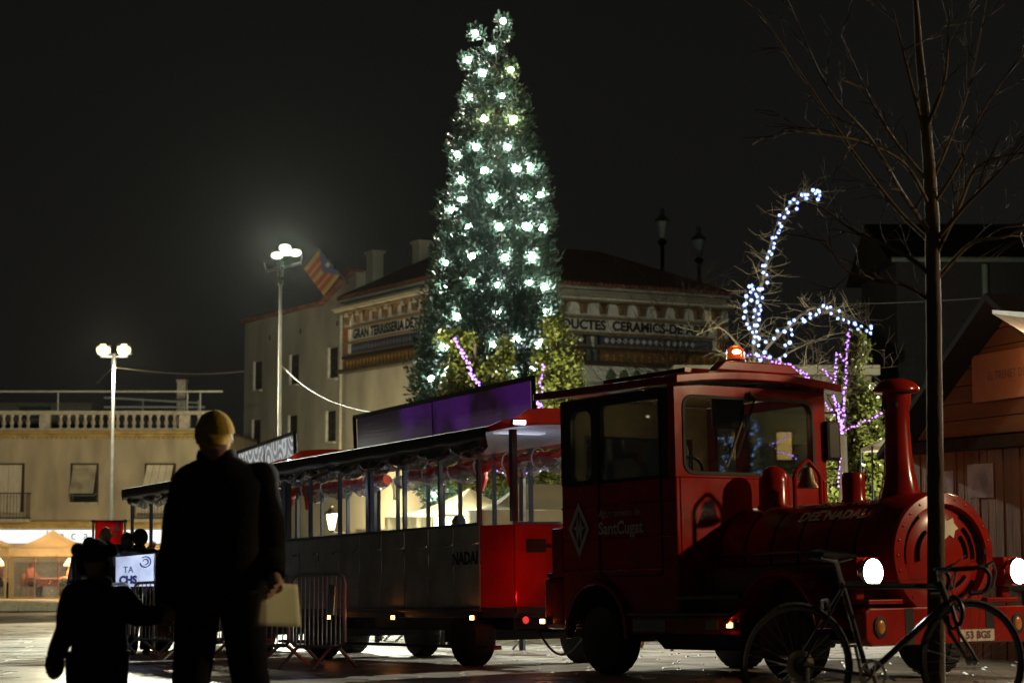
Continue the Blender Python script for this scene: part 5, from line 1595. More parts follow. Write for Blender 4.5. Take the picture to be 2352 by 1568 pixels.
# ---- people by the barrier
def stand_at(dx, Y): p = at(dx, 1300, Y); return V((p.x, Y, g(p.x, Y)))
b = stand_at(240, 29.7)
person('bald man seen from behind reaching an arm round his companion by the barrier', b, 1.86, R(176), dict(shL=(-.20, 0, 1.44), elL=(-.44, -.08, 1.30), haL=(-.58, -.12, 1.44), haR=(.22, -.16, 1.02)), coat=M('navy_coat', (.014, .016, .026), .85), hairkind='none', grp='people by the barriers')
b = stand_at(203, 29.9)
T_, P_, R_, h_, k_ = person('person in a dark blue woolly hat left of the bald man', b, 1.70, R(170), {}, coat=M('navy_coat', (.014, .016, .026), .85), hairkind='short', grp='people by the barriers')
m = MB(); m.sphere((0, .0, .16), .58, 16, 10, (.74, .86, .80)); m.v = [tuple(P_['head'] + R_ @ (V(v) * h_)) for v in m.v]; obj('woolly_hat', m, M('blue_wool', (.02, .025, .09), .9, bump=.5), T_, smooth=True)
b = stand_at(291, 29.4)
person('shorter dark haired person held by the bald man', b, 1.76, R(185), {}, coat=M('charcoal_coat', (.02, .02, .022), .85), hairkind='long', grp='people by the barriers')
b = stand_at(320, 29.3)
T_, P_, R_, h_, k_ = person('person in a black bobble hat at the right of the group by the barrier', b, 1.78, R(178), {}, coat=blackcoat, hairkind='short', grp='people by the barriers')
m = MB(); m.sphere((0, .0, .12), .62, 16, 10, (.78, .88, .88)); m.v = [tuple(P_['head'] + R_ @ (V(v) * h_)) for v in m.v]; obj('woolly_hat', m, hatm, T_, smooth=True)
b = stand_at(1052, 30.5)
person('dark haired person behind the carriage, head just above its parapet', b, (CAMZ + (1195 - 1184) * 30.5 / F_PX) - b.z, R(150), {}, hairkind='long', grp='people behind the carriage')
# diners
for (T, hw, zb), lst in ((rest[0], ((-.75, .0, M('orange_top', (.55, .16, .05), .8), 'diner with auburn hair in the pointed restaurant tent, at its right end'), (.75, -.1, M('orange_top', (.55, .16, .05), .8), 'diner at the left of the pointed restaurant tent'))),
                         (rest[1], ((.75, -.2, M('maroon_top', (.12, .02, .02), .8), 'diner in dark clothes in the left restaurant tent'),))):
    for x, y, ct, nm in lst:
        base = T.location + V((x if T is rest[1][0] else -x, y - .2, zb))
        sp = dict(pelvis=(0, .05, .55), waist=(0, .05, .68), chest=(0, 0, .92), neck0=(0, 0, 1.08), neck1=(0, -.02, 1.16), head=(0, -.05, 1.26), shL=(-.19, 0, 1.04), shR=(.19, 0, 1.04), elL=(-.24, -.1, .78), elR=(.24, -.1, .78), haL=(-.16, -.32, .76), haR=(.16, -.32, .76),
                  hipL=(-.1, 0, .52), hipR=(.1, 0, .52), knL=(-.11, -.42, .50), knR=(.11, -.42, .50), anL=(-.11, -.40, .09), anR=(.11, -.40, .09))
        person(nm, base, 1.7, R(70 if x > 0 else -75), sp, coat=ct, hairkind='long', hair=M('auburn_hair', (.30, .10, .03), .6), grp='diners')
        ch_ = thing('dining_chair', 'cafe chair under the ' + nm.split(',')[0].replace(' in the pointed restaurant tent', '').replace(' in the left restaurant tent', ''), 'chair', base, R(70 if x > 0 else -75), 'dining chairs')
        obj('seat', MB().b2((-.22, -.2, .40), (.22, .25, .44)), M('cane', (.35, .18, .08), .6), ch_)
        obj('backrest', MB().b2((-.22, .25, .44), (.22, .29, .9)), M('cane', (.35, .18, .08), .6), ch_)
        for lx_ in (-.2, .2):
            for ly_ in (-.18, .25): obj('leg', MB().b2((lx_ - .02, ly_ - .02, 0), (lx_ + .02, ly_ + .02, .40)), M('cane', (.35, .18, .08), .6), ch_)
    tb_ = thing('dining_table', 'red clothed cafe table in the ' + ('pointed' if T is rest[0][0] else 'left') + ' restaurant tent', 'table', T.location + V((0.0, -.35, zb)), 0, 'dining tables')
    obj('table_top', MB().b2((-.42, -.4, .70), (.42, .4, .73)), cloth_red, tb_); obj('tablecloth', MB().b2((-.43, -.41, .45), (.43, -.402, .731)), cloth_red, tb_)
    for lx_ in (-.38, .38):
        for ly_ in (-.36, .36): obj('leg', MB().b2((lx_ - .02, ly_ - .02, 0), (lx_ + .02, ly_ + .02, .70)), dkmetal, tb_)

# ================================================================== barriers
bar_m = M('barrier_tube', (.48, .49, .50), .42, .8, var=.2, rvar=.1)
def make_barrier(label, a, b, n=12, hgt=1.02, grp='crowd barriers'):
    """a, b: ground points of its two feet"""
    d = b - a; Ln = d.length
    T = thing('crowd_barrier', label, 'barrier', a, math.atan2(d.y, d.x), grp)
    sl = d.z / Ln
    m = MB()
    zz = lambda x: sl * x
    r = .10
    o_ = [(0 + .0, 0, .30), (0, 0, hgt - r), (r * .3, 0, hgt - r * .3), (r, 0, hgt), (Ln - r, 0, hgt), (Ln - r * .3, 0, hgt - r * .3), (Ln, 0, hgt - r), (Ln, 0, .30), (Ln - .04, 0, .26), (Ln - r, 0, .24), (r, 0, .24), (.04, 0, .26)]
    m.tube([(x, y, z + zz(x)) for x, y, z in o_], .021, 8, closed=True)
    obj('frame', m, bar_m, T, smooth=True)
    bmsh = MB().tube([(0, 0, .25), (0, 0, hgt - .01)], .009, 6).mesh('bar', True); bmsh.materials.append(bar_m)
    for k in range(1, n):
        x = Ln * k / n
        o = bpy.data.objects.new('bar', bmsh); C.objects.link(o); o.parent = T; o.location = (x, 0, zz(x))
    for x in (.16, Ln - .16):
        m = MB(); m.tube([(x, -.32, .015 + zz(x)), (x, -.04, .25 + zz(x)), (x, .04, .25 + zz(x)), (x, .32, .015 + zz(x))], .02, 8); obj('foot', m, bar_m, T, smooth=True)
    return T
def gp(dx, dy_Y): p = at(dx, 1300, dy_Y); return V((p.x, dy_Y, g(p.x, dy_Y)))
pts_ = [(792, 21.6, 672, 22.2), (664, 22.6, 520, 24.4), (514, 24.8, 425, 26.4), (421, 26.9, 310, 28.0), (300, 28.6, 150, 29.2)]
labs = ['nearest crowd barrier, right of the man\'s sheet of paper, with a plate on it', 'crowd barrier behind the man\'s legs', 'crowd barrier hidden mostly by the man', 'crowd barrier between the man and the child', 'leftmost crowd barrier, rising behind the child']
BARS = []
for (x1, y1, x0, y0), lb in zip(pts_, labs):
    BARS.append(make_barrier(lb, gp(x0, y0), gp(x1, y1)))
m = MB(); m.b2((.72 * .8, -.03, .66), (.72 * .8 + .10, -.015, .98))
me_ = m.mesh('plate')
obj('sign_plate', me_, chrome, BARS[0], rot=(0, R(4), 0))
for i, (x0, y0, x1, y1) in enumerate(((838, 37, 930, 35.5), (938, 35, 1040, 33.5), (1150, 29.4, 1235, 28.6))):
    make_barrier(['barrier beyond the carriage, only its feet showing between the wheels, leftmost', 'barrier beyond the carriage, feet showing left of the front wheels', 'barrier beyond the coupling, its feet showing under the drawbar'][i], gp(x0, y0), gp(x1, y1), grp='barriers beyond the train')
# wooden bench whose legs show under the engine
p = gp(1556, 27.5)
T = thing('wooden_bench', 'wooden bench whose splayed legs show beneath the engine', 'bench', p, R(20))
wood_l = M('pale_wood', (.40, .24, .12), .6, var=.25, stretch=(1, 8, 1))
obj('seat', MB().b2((-.35, -.7, .42), (.35, .7, .46)), wood_l, T, bevel=.01)
for x in (-.22, .22):
    for y in (-.5, .5): obj('leg', MB().tube([(x * 1.5, y, 0), (x * .6, y, .42)], .025, 6), wood_l, T)

# red banner and white board
B0 = at(219, 1194, 31); B1 = at(283, 1194, 31)
zg_ = g(B0.x, 31)
T = thing('banner_stand', 'red banner reading Cantata Nadal on two thin posts behind the bald man', 'banner', (B0.x, 31, zg_))
w_ = B1.x - B0.x; h_ = B0.z - zg_
obj('banner_face', MB().b2((0, -.012, h_ - .95), (w_, .012, h_)), M('banner_red', (.62, .04, .035), .7, var=.08, sheer=.6), T)
m = MB()
for x in (-.03, w_ + .03): m.tube([(x, 0, 0), (x, 0, h_ - .02)], .02, 6); m.sphere((x, 0, h_ - .02), .035, 6, 5)
m.tube([(-.05, 0, h_ - .02), (w_ + .05, 0, h_ - .02)], .012, 5); obj('post', m, steel, T)
bw_ = M('banner_white', (.75, .72, .68), .7)
text('lettering', 'Cantata', .105, bw_, T, lambda x, y, d: (.20 + x, -.0125 - d, h_ - .13 + y), width=.22, extrude=.001)
text('lettering', 'de Nadal', .105, bw_, T, lambda x, y, d: (.22 + x, -.0125 - d, h_ - .22 + y), width=.25, extrude=.001, bold=.004)
text('lettering', 'S', .10, bw_, T, lambda x, y, d: (.05 + x, -.0125 - d, h_ - .37 + y), extrude=.001, bold=.003)
text('lettering', 's', .10, bw_, T, lambda x, y, d: (.37 + x, -.0125 - d, h_ - .37 + y), extrude=.001, bold=.003)
m = MB(); m.prism([(.29, h_ - .16), (.385, h_ - .16), (.338, h_ - .03)], lambda u, v, d: (u, d, v), -.0145, -.0125); obj('tree_emblem', m, bw_, T)
Q = [at(266, 1279, 28.9), at(352, 1271, 28.7), at(352, 1345, 28.7), at(266, 1347, 28.9)]
o0 = (Q[2] + Q[3]) / 2; gz = g(o0.x, o0.y)
T = thing('white_board', 'white notice board with navy letters TA and HS behind the barrier', 'notice board', (o0.x, o0.y, gz))
q = [p - V((o0.x, o0.y, gz)) for p in Q]
m = MB(); m.add(q + [p + V((0, .04, 0)) for p in q], [(0, 1, 2, 3), (7, 6, 5, 4)] + [(i, i + 4, (i + 1) % 4 + 4, (i + 1) % 4) for i in range(4)])
bface = obj('board_face', m, M('board_white', (.66, .70, .80), .5), T)
m = MB()
for i in (0, 1): m.tube([q[i] + V((0, .06, 0)), V((q[i].x, .06, 0))], .02, 6)
obj('leg', m, steel, T)
navy = M('navy_print', (.02, .025, .10), .6)
def bf(cx, cz): return lambda x, y, d: (q[3].lerp(q[2], cx) + (q[0] - q[3]) * cz + (q[2] - q[3]).normalized() * x + V((0, -.004 - d, y)))
text('lettering', 'TA', .13, navy, bface, bf(.34, .56), extrude=.001)
text('lettering', 'CHS', .15, navy, bface, bf(.33, .22), extrude=.001, bold=.008)
m = MB(); m.tube([bf(.80, .82)(.085 * math.cos(a), .075 * math.sin(a), .0) for a in [R(-170 + 300 * i / 14) for i in range(15)]], .008, 4); m.tube([bf(.80, .82)(.045 * math.cos(a), .04 * math.sin(a), .0) for a in [R(-100 + 260 * i / 10) for i in range(11)]], .007, 4)
obj('emblem', m, navy, bface)

# ================================================================== the Christmas tree
def mesh_np(name, vs, fs, mat, smooth=False):
    me = bpy.data.meshes.new(name)
    vs = np.asarray(vs, np.float32); fs = np.asarray(fs, np.int32)
    me.vertices.add(len(vs)); me.vertices.foreach_set('co', vs.ravel())
    k = fs.shape[1]
    me.loops.add(fs.size); me.loops.foreach_set('vertex_index', fs.ravel())
    me.polygons.add(len(fs)); me.polygons.foreach_set('loop_start', np.arange(0, fs.size, k, dtype=np.int32))
    me.update(calc_edges=True); me.validate()
    me.materials.append(mat)
    return me
rng = np.random.default_rng(11)
fir = M('fir_needles', (.030, .060, .038), .5, var=.3, scale=3, island=.45)
bark = M('bark', (.07, .05, .035), .9, var=.3, bump=.6, bscale=25)
YX = 45.0
kX = F_PX / YX
tb_x = (1142 - 1176) / kX
TBASE = V((tb_x, YX, g(tb_x, YX)))
prof_px = [(25, 1, 1), (60, 24, 16), (150, 62, 34), (250, 84, 62), (350, 103, 78), (450, 108, 106), (550, 124, 116), (650, 144, 128), (700, 148, 134), (780, 164, 140), (850, 172, 152), (920, 180, 165), (1010, 182, 176), (1120, 176, 176), (1180, 130, 130)]
ctr = lambda dy: 1153 - (dy - 25) * .016
def tree_rad(z, side):       # z metres above camera
    dy = 1195 - (z - CAMZ) * kX
    i = np.interp(dy, [p[0] for p in prof_px], [p[1 if side < 0 else 2] for p in prof_px])
    return i / kX
topz = CAMZ + (1195 - 30) / kX
botz = CAMZ + (1195 - 1185) / kX
vs, fs = [], []
bl = [(1155,32),(1090,62),(1129,98),(1074,125),(1173,148),(1108,157),(1082,213),(1153,210),(1111,263),(1180,265),(1092,330),(1166,330),(1049,347),(1219,377),(1184,383),(1113,385),(1059,405),(1242,442),(1203,450),(1132,450),(1060,453),(1037,478),(1073,518),(1145,517),(1209,517),(1244,519),(1033,538),(1085,587),(1160,588),(1222,588),(1023,602),(1217,648),(1143,652),(1086,645),(1020,660),(1251,657),(1049,725),(1146,716),(1256,715),(1020,797),(1133,790),(1186,780),(1237,788),(1021,862),(1227,846),(1272,851),(990,870),(1000,1135),(1092,1120),(1180,860),(1060,960),(1150,940),(1240,960)]
def clumps(n):
    """many frothy upturned boughs, thick outside, with dark gaps between them"""
    out_p, out_d_, out_l = [], [], []
    for k in range(n):
        z = botz + (topz - botz) * (1 - math.sqrt(rng.random() * .985 + .0005))
        a = rng.random() * 2 * math.pi
        rr_ = tree_rad(z, math.cos(a)) * .93
        lob = noise.noise(V((math.cos(a) * 2.0, math.sin(a) * 2.0, z * .9)))
        r = rr_ * (.80 + .20 * rng.random() + .14 * lob)
        s_ = min(.30, .10 + rr_ * .13) * (.7 + .6 * rng.random())
        m = int(24 * (s_ / .22) ** 1.2) + 6
        c = np.array([math.cos(a) * r, math.sin(a) * r, z])
        ax = np.array([math.cos(a) * .75, math.sin(a) * .75, .75]); ax /= np.linalg.norm(ax)
        q = rng.normal(0, .42, (m, 3)) * s_
        q += np.outer(rng.random(m) * 1.3 - .4, ax) * s_
        out_p.append(c + q); out_d_.append(np.tile(ax, (m, 1)) * .7 + q / s_ * .8); out_l.append(np.full(m, s_))
    return np.concatenate(out_p), np.concatenate(out_d_), np.concatenate(out_l)
P0, D0, S0 = clumps(980)
def bulb_pos(dx, dy):
    z = CAMZ + (1195 - dy) / kX
    x0 = (ctr(dy) - 1176) / kX
    x = (dx - 1176) / kX
    rr_ = max(.12, tree_rad(z, x - x0) * .95)
    Yb = YX - math.sqrt(max(0.0, rr_ ** 2 - min(abs(x - x0), rr_ * .97) ** 2)) - .03
    q = Yb / YX
    return V((x * q, Yb, CAMZ + (z - CAMZ) * q))

tp, td, tl_ = [], [], []
for dx, dy in bl:                                   # tufts that the lights sit in
    b_ = bulb_pos(dx, dy) - V((TBASE.x, TBASE.y, 0))
    for k in range(80 if dy > 70 else 40):
        q = rng.normal(0, 1, 3); q /= np.linalg.norm(q); q[1] = abs(q[1]) * .9 + (.0 if dy > 60 else .1)
        r_q = (.10 + .24 * rng.random() ** 1.2) * (1 if dy > 200 else .62)
        tp.append(np.array(b_) + q * r_q - np.array([((1153 - (1195 - (b_.z - CAMZ) * kX - 25) * .016) - 1142) / kX, 0, 0])); td.append(np.array([0, -.3, .8]) + q * .7); tl_.append(.3)
P0 = np.concatenate([P0, np.array(tp)]); D0 = np.concatenate([D0, np.array(td)]); S0 = np.concatenate([S0, np.array(tl_)])
ni = 5000                                           # dark inner fill
zi = botz + (topz - botz) * (1 - np.sqrt(rng.random(ni) * .985 + .0005)); ai = rng.random(ni) * 6.2832
ri = np.array([tree_rad(w, math.cos(q)) for q, w in zip(ai, zi)]) * (.35 + .42 * rng.random(ni))
P0 = np.concatenate([P0, np.stack([np.cos(ai) * ri, np.sin(ai) * ri, zi], 1)]); D0 = np.concatenate([D0, rng.normal(0, 1, (ni, 3))]); S0 = np.concatenate([S0, np.full(ni, .3)])
xoff = ((1153 - (1195 - (P0[:, 2] - CAMZ) * kX - 25) * .016) - 1142) / kX
P0[:, 0] += xoff; P0[:, 2] -= TBASE.z
n = len(P0)
for b in range(5):
    dirv = D0 + rng.normal(0, .5, (n, 3)); dirv /= np.linalg.norm(dirv, axis=1, keepdims=True) + 1e-9
    l = (.05 + .08 * rng.random((n, 1))) * (S0[:, None] / .22) ** .5
    side_v = np.cross(dirv, rng.normal(0, 1, (n, 3))); side_v /= np.linalg.norm(side_v, axis=1, keepdims=True) + 1e-9
    w = l * (.14 + .10 * rng.random((n, 1)))
    base = P0 + rng.normal(0, .025, (n, 3))
    q = np.stack([base, base + dirv * l * .55 + side_v * w, base + dirv * l, base + dirv * l * .55 - side_v * w], 1)
    vs.append(q.reshape(-1, 3))
V_ = np.concatenate(vs); F_ = np.arange(len(V_)).reshape(-1, 4)
XT = thing('christmas_tree', 'tall narrow evergreen Christmas tree hung with white globe lights', 'christmas tree', TBASE)
obj('trunk', MB().tube([(0, 0, 0), (0, 0, 3), (xoff.mean(), 0, topz - TBASE.z - .3)], [.22, .17, .02], 10), bark, XT, smooth=True)
bo_m = MB()
for k in range(150):
    z = rnd.uniform(botz, topz - .8); a = rnd.random() * 6.28
    rr_ = tree_rad(z, math.cos(a)) * .85
    bo_m.tube([(0, 0, z - TBASE.z - .1), (rr_ * math.cos(a), rr_ * math.sin(a), z - TBASE.z + rr_ * .25)], [.03, .008], 4, cap=False)
obj('branches', bo_m, bark, XT)
cr = obj('crown', mesh_np('crown', V_, F_, fir), None, XT)
bme = MB().sphere((0, 0, 0), .058, 10, 8).mesh('glow', True); bme.materials.append(bulb_m)
bme2 = MB().sphere((0, 0, 0), .058, 10, 8).mesh('glow', True); bme2.materials.append(bulb_warm)
sme = MB().lathe([(.03, .06), (.035, .12), (.012, .15)], 8).mesh('socket'); sme.materials.append(dkmetal)
warm = {(1173,148),(1111,263),(1180,265)}
ordn = ['first', 'second', 'third', 'fourth', 'fifth', 'sixth', 'seventh', 'eighth', 'ninth', 'tenth', 'eleventh', 'twelfth', 'thirteenth', 'fourteenth', 'fifteenth', 'sixteenth', 'seventeenth', 'eighteenth', 'nineteenth', 'twentieth',
        'twenty-first', 'twenty-second', 'twenty-third', 'twenty-fourth', 'twenty-fifth', 'twenty-sixth']
rows_b = []
for q in sorted(bl, key=lambda q: q[1]):
    if rows_b and q[1] - rows_b[-1][0][1] < 16: rows_b[-1].append(q)
    else: rows_b.append([q])
lab_of = {}
for i, row in enumerate(rows_b):
    row.sort()
    for j, q in enumerate(row):
        w_ = 'warm yellowish' if q in warm else 'white'
        if len(row) == 1: lab_of[q] = w_ + ' globe light alone in the %s row from the tip of the Christmas tree' % ordn[i]
        else: lab_of[q] = w_ + ' globe light, %s from the left in the %s row down the Christmas tree' % (ordn[j], ordn[i])
lab_of[(1155, 32)] = 'single white globe light at the very tip of the Christmas tree'
for dx, dy in bl:
    loc = bulb_pos(dx, dy)
    T = thing('globe_light', lab_of[(dx, dy)], 'light bulb', loc, 0, 'globe lights on the Christmas tree')
    for mm_, nm_ in (((bme2 if (dx, dy) in warm else bme), 'glow'), (sme, 'socket')):
        o = bpy.data.objects.new(nm_, mm_); C.objects.link(o); o.parent = T
    s_ = rnd.choice((.8, 1., 1.15, 1.25)); T.scale = (s_,) * 3

# ================================================================== leafy trees
leafm = M('glossy_leaf', (.085, .10, .022), .28, var=.35, scale=2, island=.5, sheer=.2)
def leafy(label, clumps, Y, n, seed, lsize=.085, trunkx=None):
    """clumps: (dx, dy, rx_px, ry_px) in the print at distance Y"""
    r2 = np.random.default_rng(seed)
    k = F_PX / Y
    x0 = ((trunkx if trunkx else clumps[0][0]) - 1176) / k
    base = V((x0, Y, g(x0, Y)))
    T = thing('leafy_tree', label, 'tree', base, 0, 'leafy evergreen trees')
    area = np.array([c[2] * c[3] for c in clumps], float); area /= area.sum()
    vs = []
    trm = MB()
    for c, w in zip(clumps, area):
        m = int(n * w)
        cx_, cz_ = (c[0] - 1176) / k - x0, CAMZ + (1195 - c[1]) / k - base.z
        rx, rz = c[2] / k, c[3] / k
        d = r2.normal(0, 1, (m, 3)); d /= np.linalg.norm(d, axis=1, keepdims=True)
        rad = .35 + .72 * r2.random((m, 1)) ** .6
        p = d * rad * np.array([rx, min(rx, 1.0), rz]) + np.array([cx_, 0, cz_])
        ok = np.array([noise.noise(V(q) * 2.6) > -.18 for q in p]); p = p[ok]; m = len(p)
        # twig groups
        for b in range(3):
            dirv = r2.normal(0, 1, (m, 3)) + np.array([0, -.2, .35]); dirv /= np.linalg.norm(dirv, axis=1, keepdims=True)
            sd_ = np.cross(dirv, r2.normal(0, 1, (m, 3))); sd_ /= np.linalg.norm(sd_, axis=1, keepdims=True) + 1e-9
            nn_ = np.cross(dirv, sd_)
            l = lsize * (.8 + .6 * r2.random((m, 1))); w_ = l * .30
            bs = p + r2.normal(0, .05, (m, 3))
            vs.append(np.stack([bs, bs + dirv * l * .5 + sd_ * w_ + nn_ * w_ * .3, bs + dirv * l, bs + dirv * l * .5 - sd_ * w_ + nn_ * w_ * .3], 1).reshape(-1, 3))
        for j in range(7):
            dd_ = r2.normal(0, 1, 3); dd_ /= np.linalg.norm(dd_)
            e = np.array([cx_, 0, cz_]) + dd_ * np.array([rx, min(rx, 1), rz]) * .8
            trm.tube([(0 + (cx_) * .3, 0, max(.6, cz_ - rz * 1.0)), (cx_ * .8, 0, cz_ - rz * .3), tuple(e)], [.035, .022, .006], 5, cap=False)
    vv = np.concatenate(vs)
    hi = max(CAMZ + (1195 - c[1]) / k - base.z for c in clumps)
    trm.tube([(0, 0, 0), (0, 0, hi * .5), (0, 0, hi)], [.11, .08, .03], 8)
    obj('trunk', trm, bark, T, smooth=True)
    obj('crown', mesh_np('crown', vv, np.arange(len(vv)).reshape(-1, 4), leafm), None, T)
    return T
leafy('yellowish green leafy tree wound with purple lights, left foot of the Christmas tree', [(1030, 778, 30, 16), (1066, 800, 30, 32), (1060, 850, 36, 36), (1085, 890, 46, 40), (1130, 880, 40, 48), (1160, 840, 18, 60), (1040, 905, 34, 30), (1110, 970, 80, 60), (1105, 1080, 70, 60)], 40, 6500, 21, trunkx=1090)
leafy('yellowish green leafy tree in front of the ceramic lettering, right of the Christmas tree', [(1270, 755, 18, 26), (1285, 800, 34, 40), (1295, 850, 44, 44), (1290, 900, 52, 44), (1245, 860, 22, 50), (1320, 890, 28, 34), (1280, 960, 56, 50), (1260, 1060, 60, 70)], 40, 6800, 22, trunkx=1280)
leafy('tall leafy tree behind the engine chimney, its lower leaves brightly lit', [(1970, 800, 22, 34), (1960, 860, 34, 44), (1980, 920, 34, 50), (1950, 990, 46, 50), (1990, 1010, 34, 60), (1940, 1070, 54, 50), (1985, 1100, 44, 46), (1950, 1150, 60, 40), (1914, 1065, 34, 46), (2008, 1065, 34, 54), (1916, 1120, 42, 40), (2012, 1120, 38, 40)], 34, 9500, 23, trunkx=1962)

# added floodlights, unseen behind the train, that brighten the leafy trees
for x, y, nm, w_, tg in ((-.9, 35.2, 'unseen floodlight added behind the carriage, aimed up at the two leafy trees', 11000, (.6, 5, 3.6)), (4.2, 30.0, 'unseen floodlight added behind the engine, aimed up at the tall leafy tree', 4300, (1.4, 4, 1.3))):
    T = thing('added_floodlight', nm, 'floodlight', (x, y, g(x, y)))
    obj('housing', MB().box((0, 0, .22), (.34, .2, .26), Matrix.Rotation(R(-35), 3, 'X')), dkmetal, T, bevel=.02)
    obj('stand', MB().tube([(-.2, 0, .0), (-.2, 0, .22), (.2, 0, .22), (.2, 0, 0)], .015, 6), dkmetal, T)
    lamp('flood', T, (0, .16, .36), (1, .93, .62), w_, .12, 'SPOT', aim((0, 0, 0), tg), 100, .6)

# ================================================================== bare trees
twig_m = M('twig_bark', (.16, .14, .09), .8, var=.3)
def smooth(pts, n=6):
    pts = [V(p) for p in pts]
    out = []
    P_ = [pts[0] * 2 - pts[1]] + pts + [pts[-1] * 2 - pts[-2]]
    for i in range(1, len(P_) - 2):
        for k in range(n):
            t = k / n
            a, b, c, d = P_[i - 1], P_[i], P_[i + 1], P_[i + 2]
            out.append(.5 * ((2 * b) + (c - a) * t + (2 * a - 5 * b + 4 * c - d) * t * t + (3 * b - a - 3 * c + d) * t ** 3))
    out.append(pts[-1])
    return out
def grow(mb, p, d, l, r, depth, rn, spread=.5, up=.1, n=4):
    pts, rs = [p], [r]
    seg = 5
    for i in range(seg):
        d = (d + V((rn.gauss(0, .13), rn.gauss(0, .13), rn.gauss(0, .10) + up * .12))).normalized()
        p = p + d * l / seg
        pts.append(p); rs.append(r * (1 - .62 * (i + 1) / seg))
    mb.tube(pts, rs, 6 if r > .02 else 4, cap=False)
    if depth <= 0: return
    for i in range(n):
        t = rn.randint(1, seg)
        ax = V((rn.gauss(0, 1), rn.gauss(0, 1), rn.gauss(0, 1))).normalized()
        dd = (d + ax * spread * rn.uniform(.8, 1.7)).normalized()
        grow(mb, pts[t], dd, l * rn.uniform(.42, .72), max(.004, rs[t] * .6), depth - 1, rn, spread, up, n)
def zc(x, y): return (1659.5 + .2878 * x, 411.6 + .2878 * y)
YS = 36.0
sb_ = at(1737, 1195, YS); sbase = V((sb_.x, YS, g(sb_.x, YS)))
ST = thing('bare_tree', 'bare tree outlined with white star lights, one long branch reaching up to the right', 'tree', sbase)
L_ = lambda dx, dy, dY=0: at(dx, dy, YS + dY) - sbase
branches = [
    ([(0, 0, 0), L_(1737, 1100), L_(1733, 960), L_(1736, 855)], .10, .055),
    ([L_(1736, 855), L_(1732, 780), L_(1738, 700), L_(1752, 640), L_(1762, 600)], .05, .022),
    ([L_(1752, 640), L_(1770, 560), L_(1790, 500), L_(1815, 470), L_(1850, 445), L_(1872, 440)], .026, .008),
    ([L_(1736, 855), L_(1760, 800), L_(1810, 750), L_(1855, 712), L_(1890, 705)], .035, .016),
    ([L_(1890, 705), L_(1930, 715), L_(1970, 735), L_(2000, 752)], .016, .006),
    ([L_(1738, 850), L_(1690, 785), L_(1650, 752), L_(1600, 770)], .024, .006),
    ([L_(1738, 850), L_(1690, 825), L_(1640, 800)], .02, .005),
    ([L_(1738, 850, .4), L_(1830, 800, .6), L_(1900, 770, .8)], .022, .005),
    ([L_(1738, 850, -.3), L_(1820, 845, -.4), L_(1870, 838, -.5)], .02, .005),
    ([L_(1733, 780, .2), L_(1715, 720, .2), L_(1712, 665, .2)], .022, .008),
]
tm, tw = MB(), MB()
rn = random.Random(4)
for i, (pts, r0, r1) in enumerate(branches):
    sp = smooth(pts, 6)
    tm.tube(sp, [r0 + (r1 - r0) * k / (len(sp) - 1) for k in range(len(sp))], 8)
    if i == 0: continue
    for k in range(len(sp)):
        for _ in range(2 if i < 5 else 1):
            ax = V((rn.gauss(0, 1), rn.gauss(0, .6), rn.gauss(.25, .6))).normalized()
            l = rn.uniform(.18, .55) * (1 if i != 2 else .8)
            grow(tw, sp[k], ax, l, .007, 1, rn, .6, .2, 2)
obj('trunk', tm, twig_m, ST, smooth=True)
obj('twigs', tw, twig_m, ST)
# star lights
stm = MB()
for k in range(5):
    a = 2 * math.pi * k / 5
    stm.sphere((.036 * math.cos(a), -.0, .036 * math.sin(a)), .024, 7, 5, (1, .6, 1))
stm.sphere((0, -.01, 0), .022, 7, 5); stm.tube([(0, 0, 0), (0, .05, -.02)], .008, 4)
nps = len(stm.f)
stm.sphere((0, -.022, 0), .016, 7, 5)
sme_ = stm.mesh('star_light', True); sme_.materials.append(star_m); sme_.materials.append(star_c)
for p_ in sme_.polygons: p_.material_index = 1 if p_.index >= nps else 0
stars_a = [(757,95),(722,88),(742,115),(770,100),(762,160),(775,130),(633,125),(655,125),(680,125),(668,155),(540,187),(570,165),(597,187),(510,238),(523,265),(592,237),(455,288),(492,305),(455,355),(470,378),(452,410),(447,425),(400,468),(425,465),(412,513),(407,545),(375,578),(392,598),(357,628),(320,690),(340,690),(327,745),(353,765),(358,825)]
stars_b = [(215,855),(235,850),(245,880),(225,900),(285,875),(300,880),(318,875),(265,920),(275,935),(190,933),(318,945),(230,965),(278,980),(190,990),(175,1003),(300,1010),(258,1045),(305,1045),(183,1055),(290,1075),(170,1103),(248,1100),(292,1120),(195,1155),(255,1165),(275,1165),(213,1187),(240,1220),(270,1215),(258,1255),(280,1260),(292,1270),(248,1300),(287,1325),(270,1395),(285,1410),(302,1440),(280,1482),(210,1510),(225,1560)]
stars_c = [(345,1297),(410,1270),(437,1210),(335,1380),(495,1215),(535,1147),(572,1125),(547,1200),(555,1240),(640,1115),(653,1132),(700,1075),(700,1105),(747,1080),(770,1045),(775,1060),(805,1010),(835,1025),(862,1020),(867,1070),(932,1050),(920,1110),(965,1120),(1005,1140),(1055,1150),(1062,1160),(1080,1197),(1108,1175),(1150,1210),(1185,1175),(1185,1190),(1180,1228),(500,1325),(537,1303),(500,1405),(457,1435),(377,1420)]
wd = lambda x, y: (1248 + .2879 * x, 849.7 + .2879 * y)
stars_d = [(1640,370),(1670,400),(1690,440),(1670,460),(1660,510),(1700,480),(1720,550),(1715,600),(1690,630),(1670,680),(1665,750),(1720,580),(1700,610),(1395,545),(1430,545),(1490,540),(1450,590),(1490,570),(1510,600),(1500,660),(1480,690),(1435,690),(1465,730),(1420,780),(1500,830),(1740,820),(1720,812),(1760,815),(1700,825)]
wire_m = M('light_wire', (.03, .04, .06), .6)
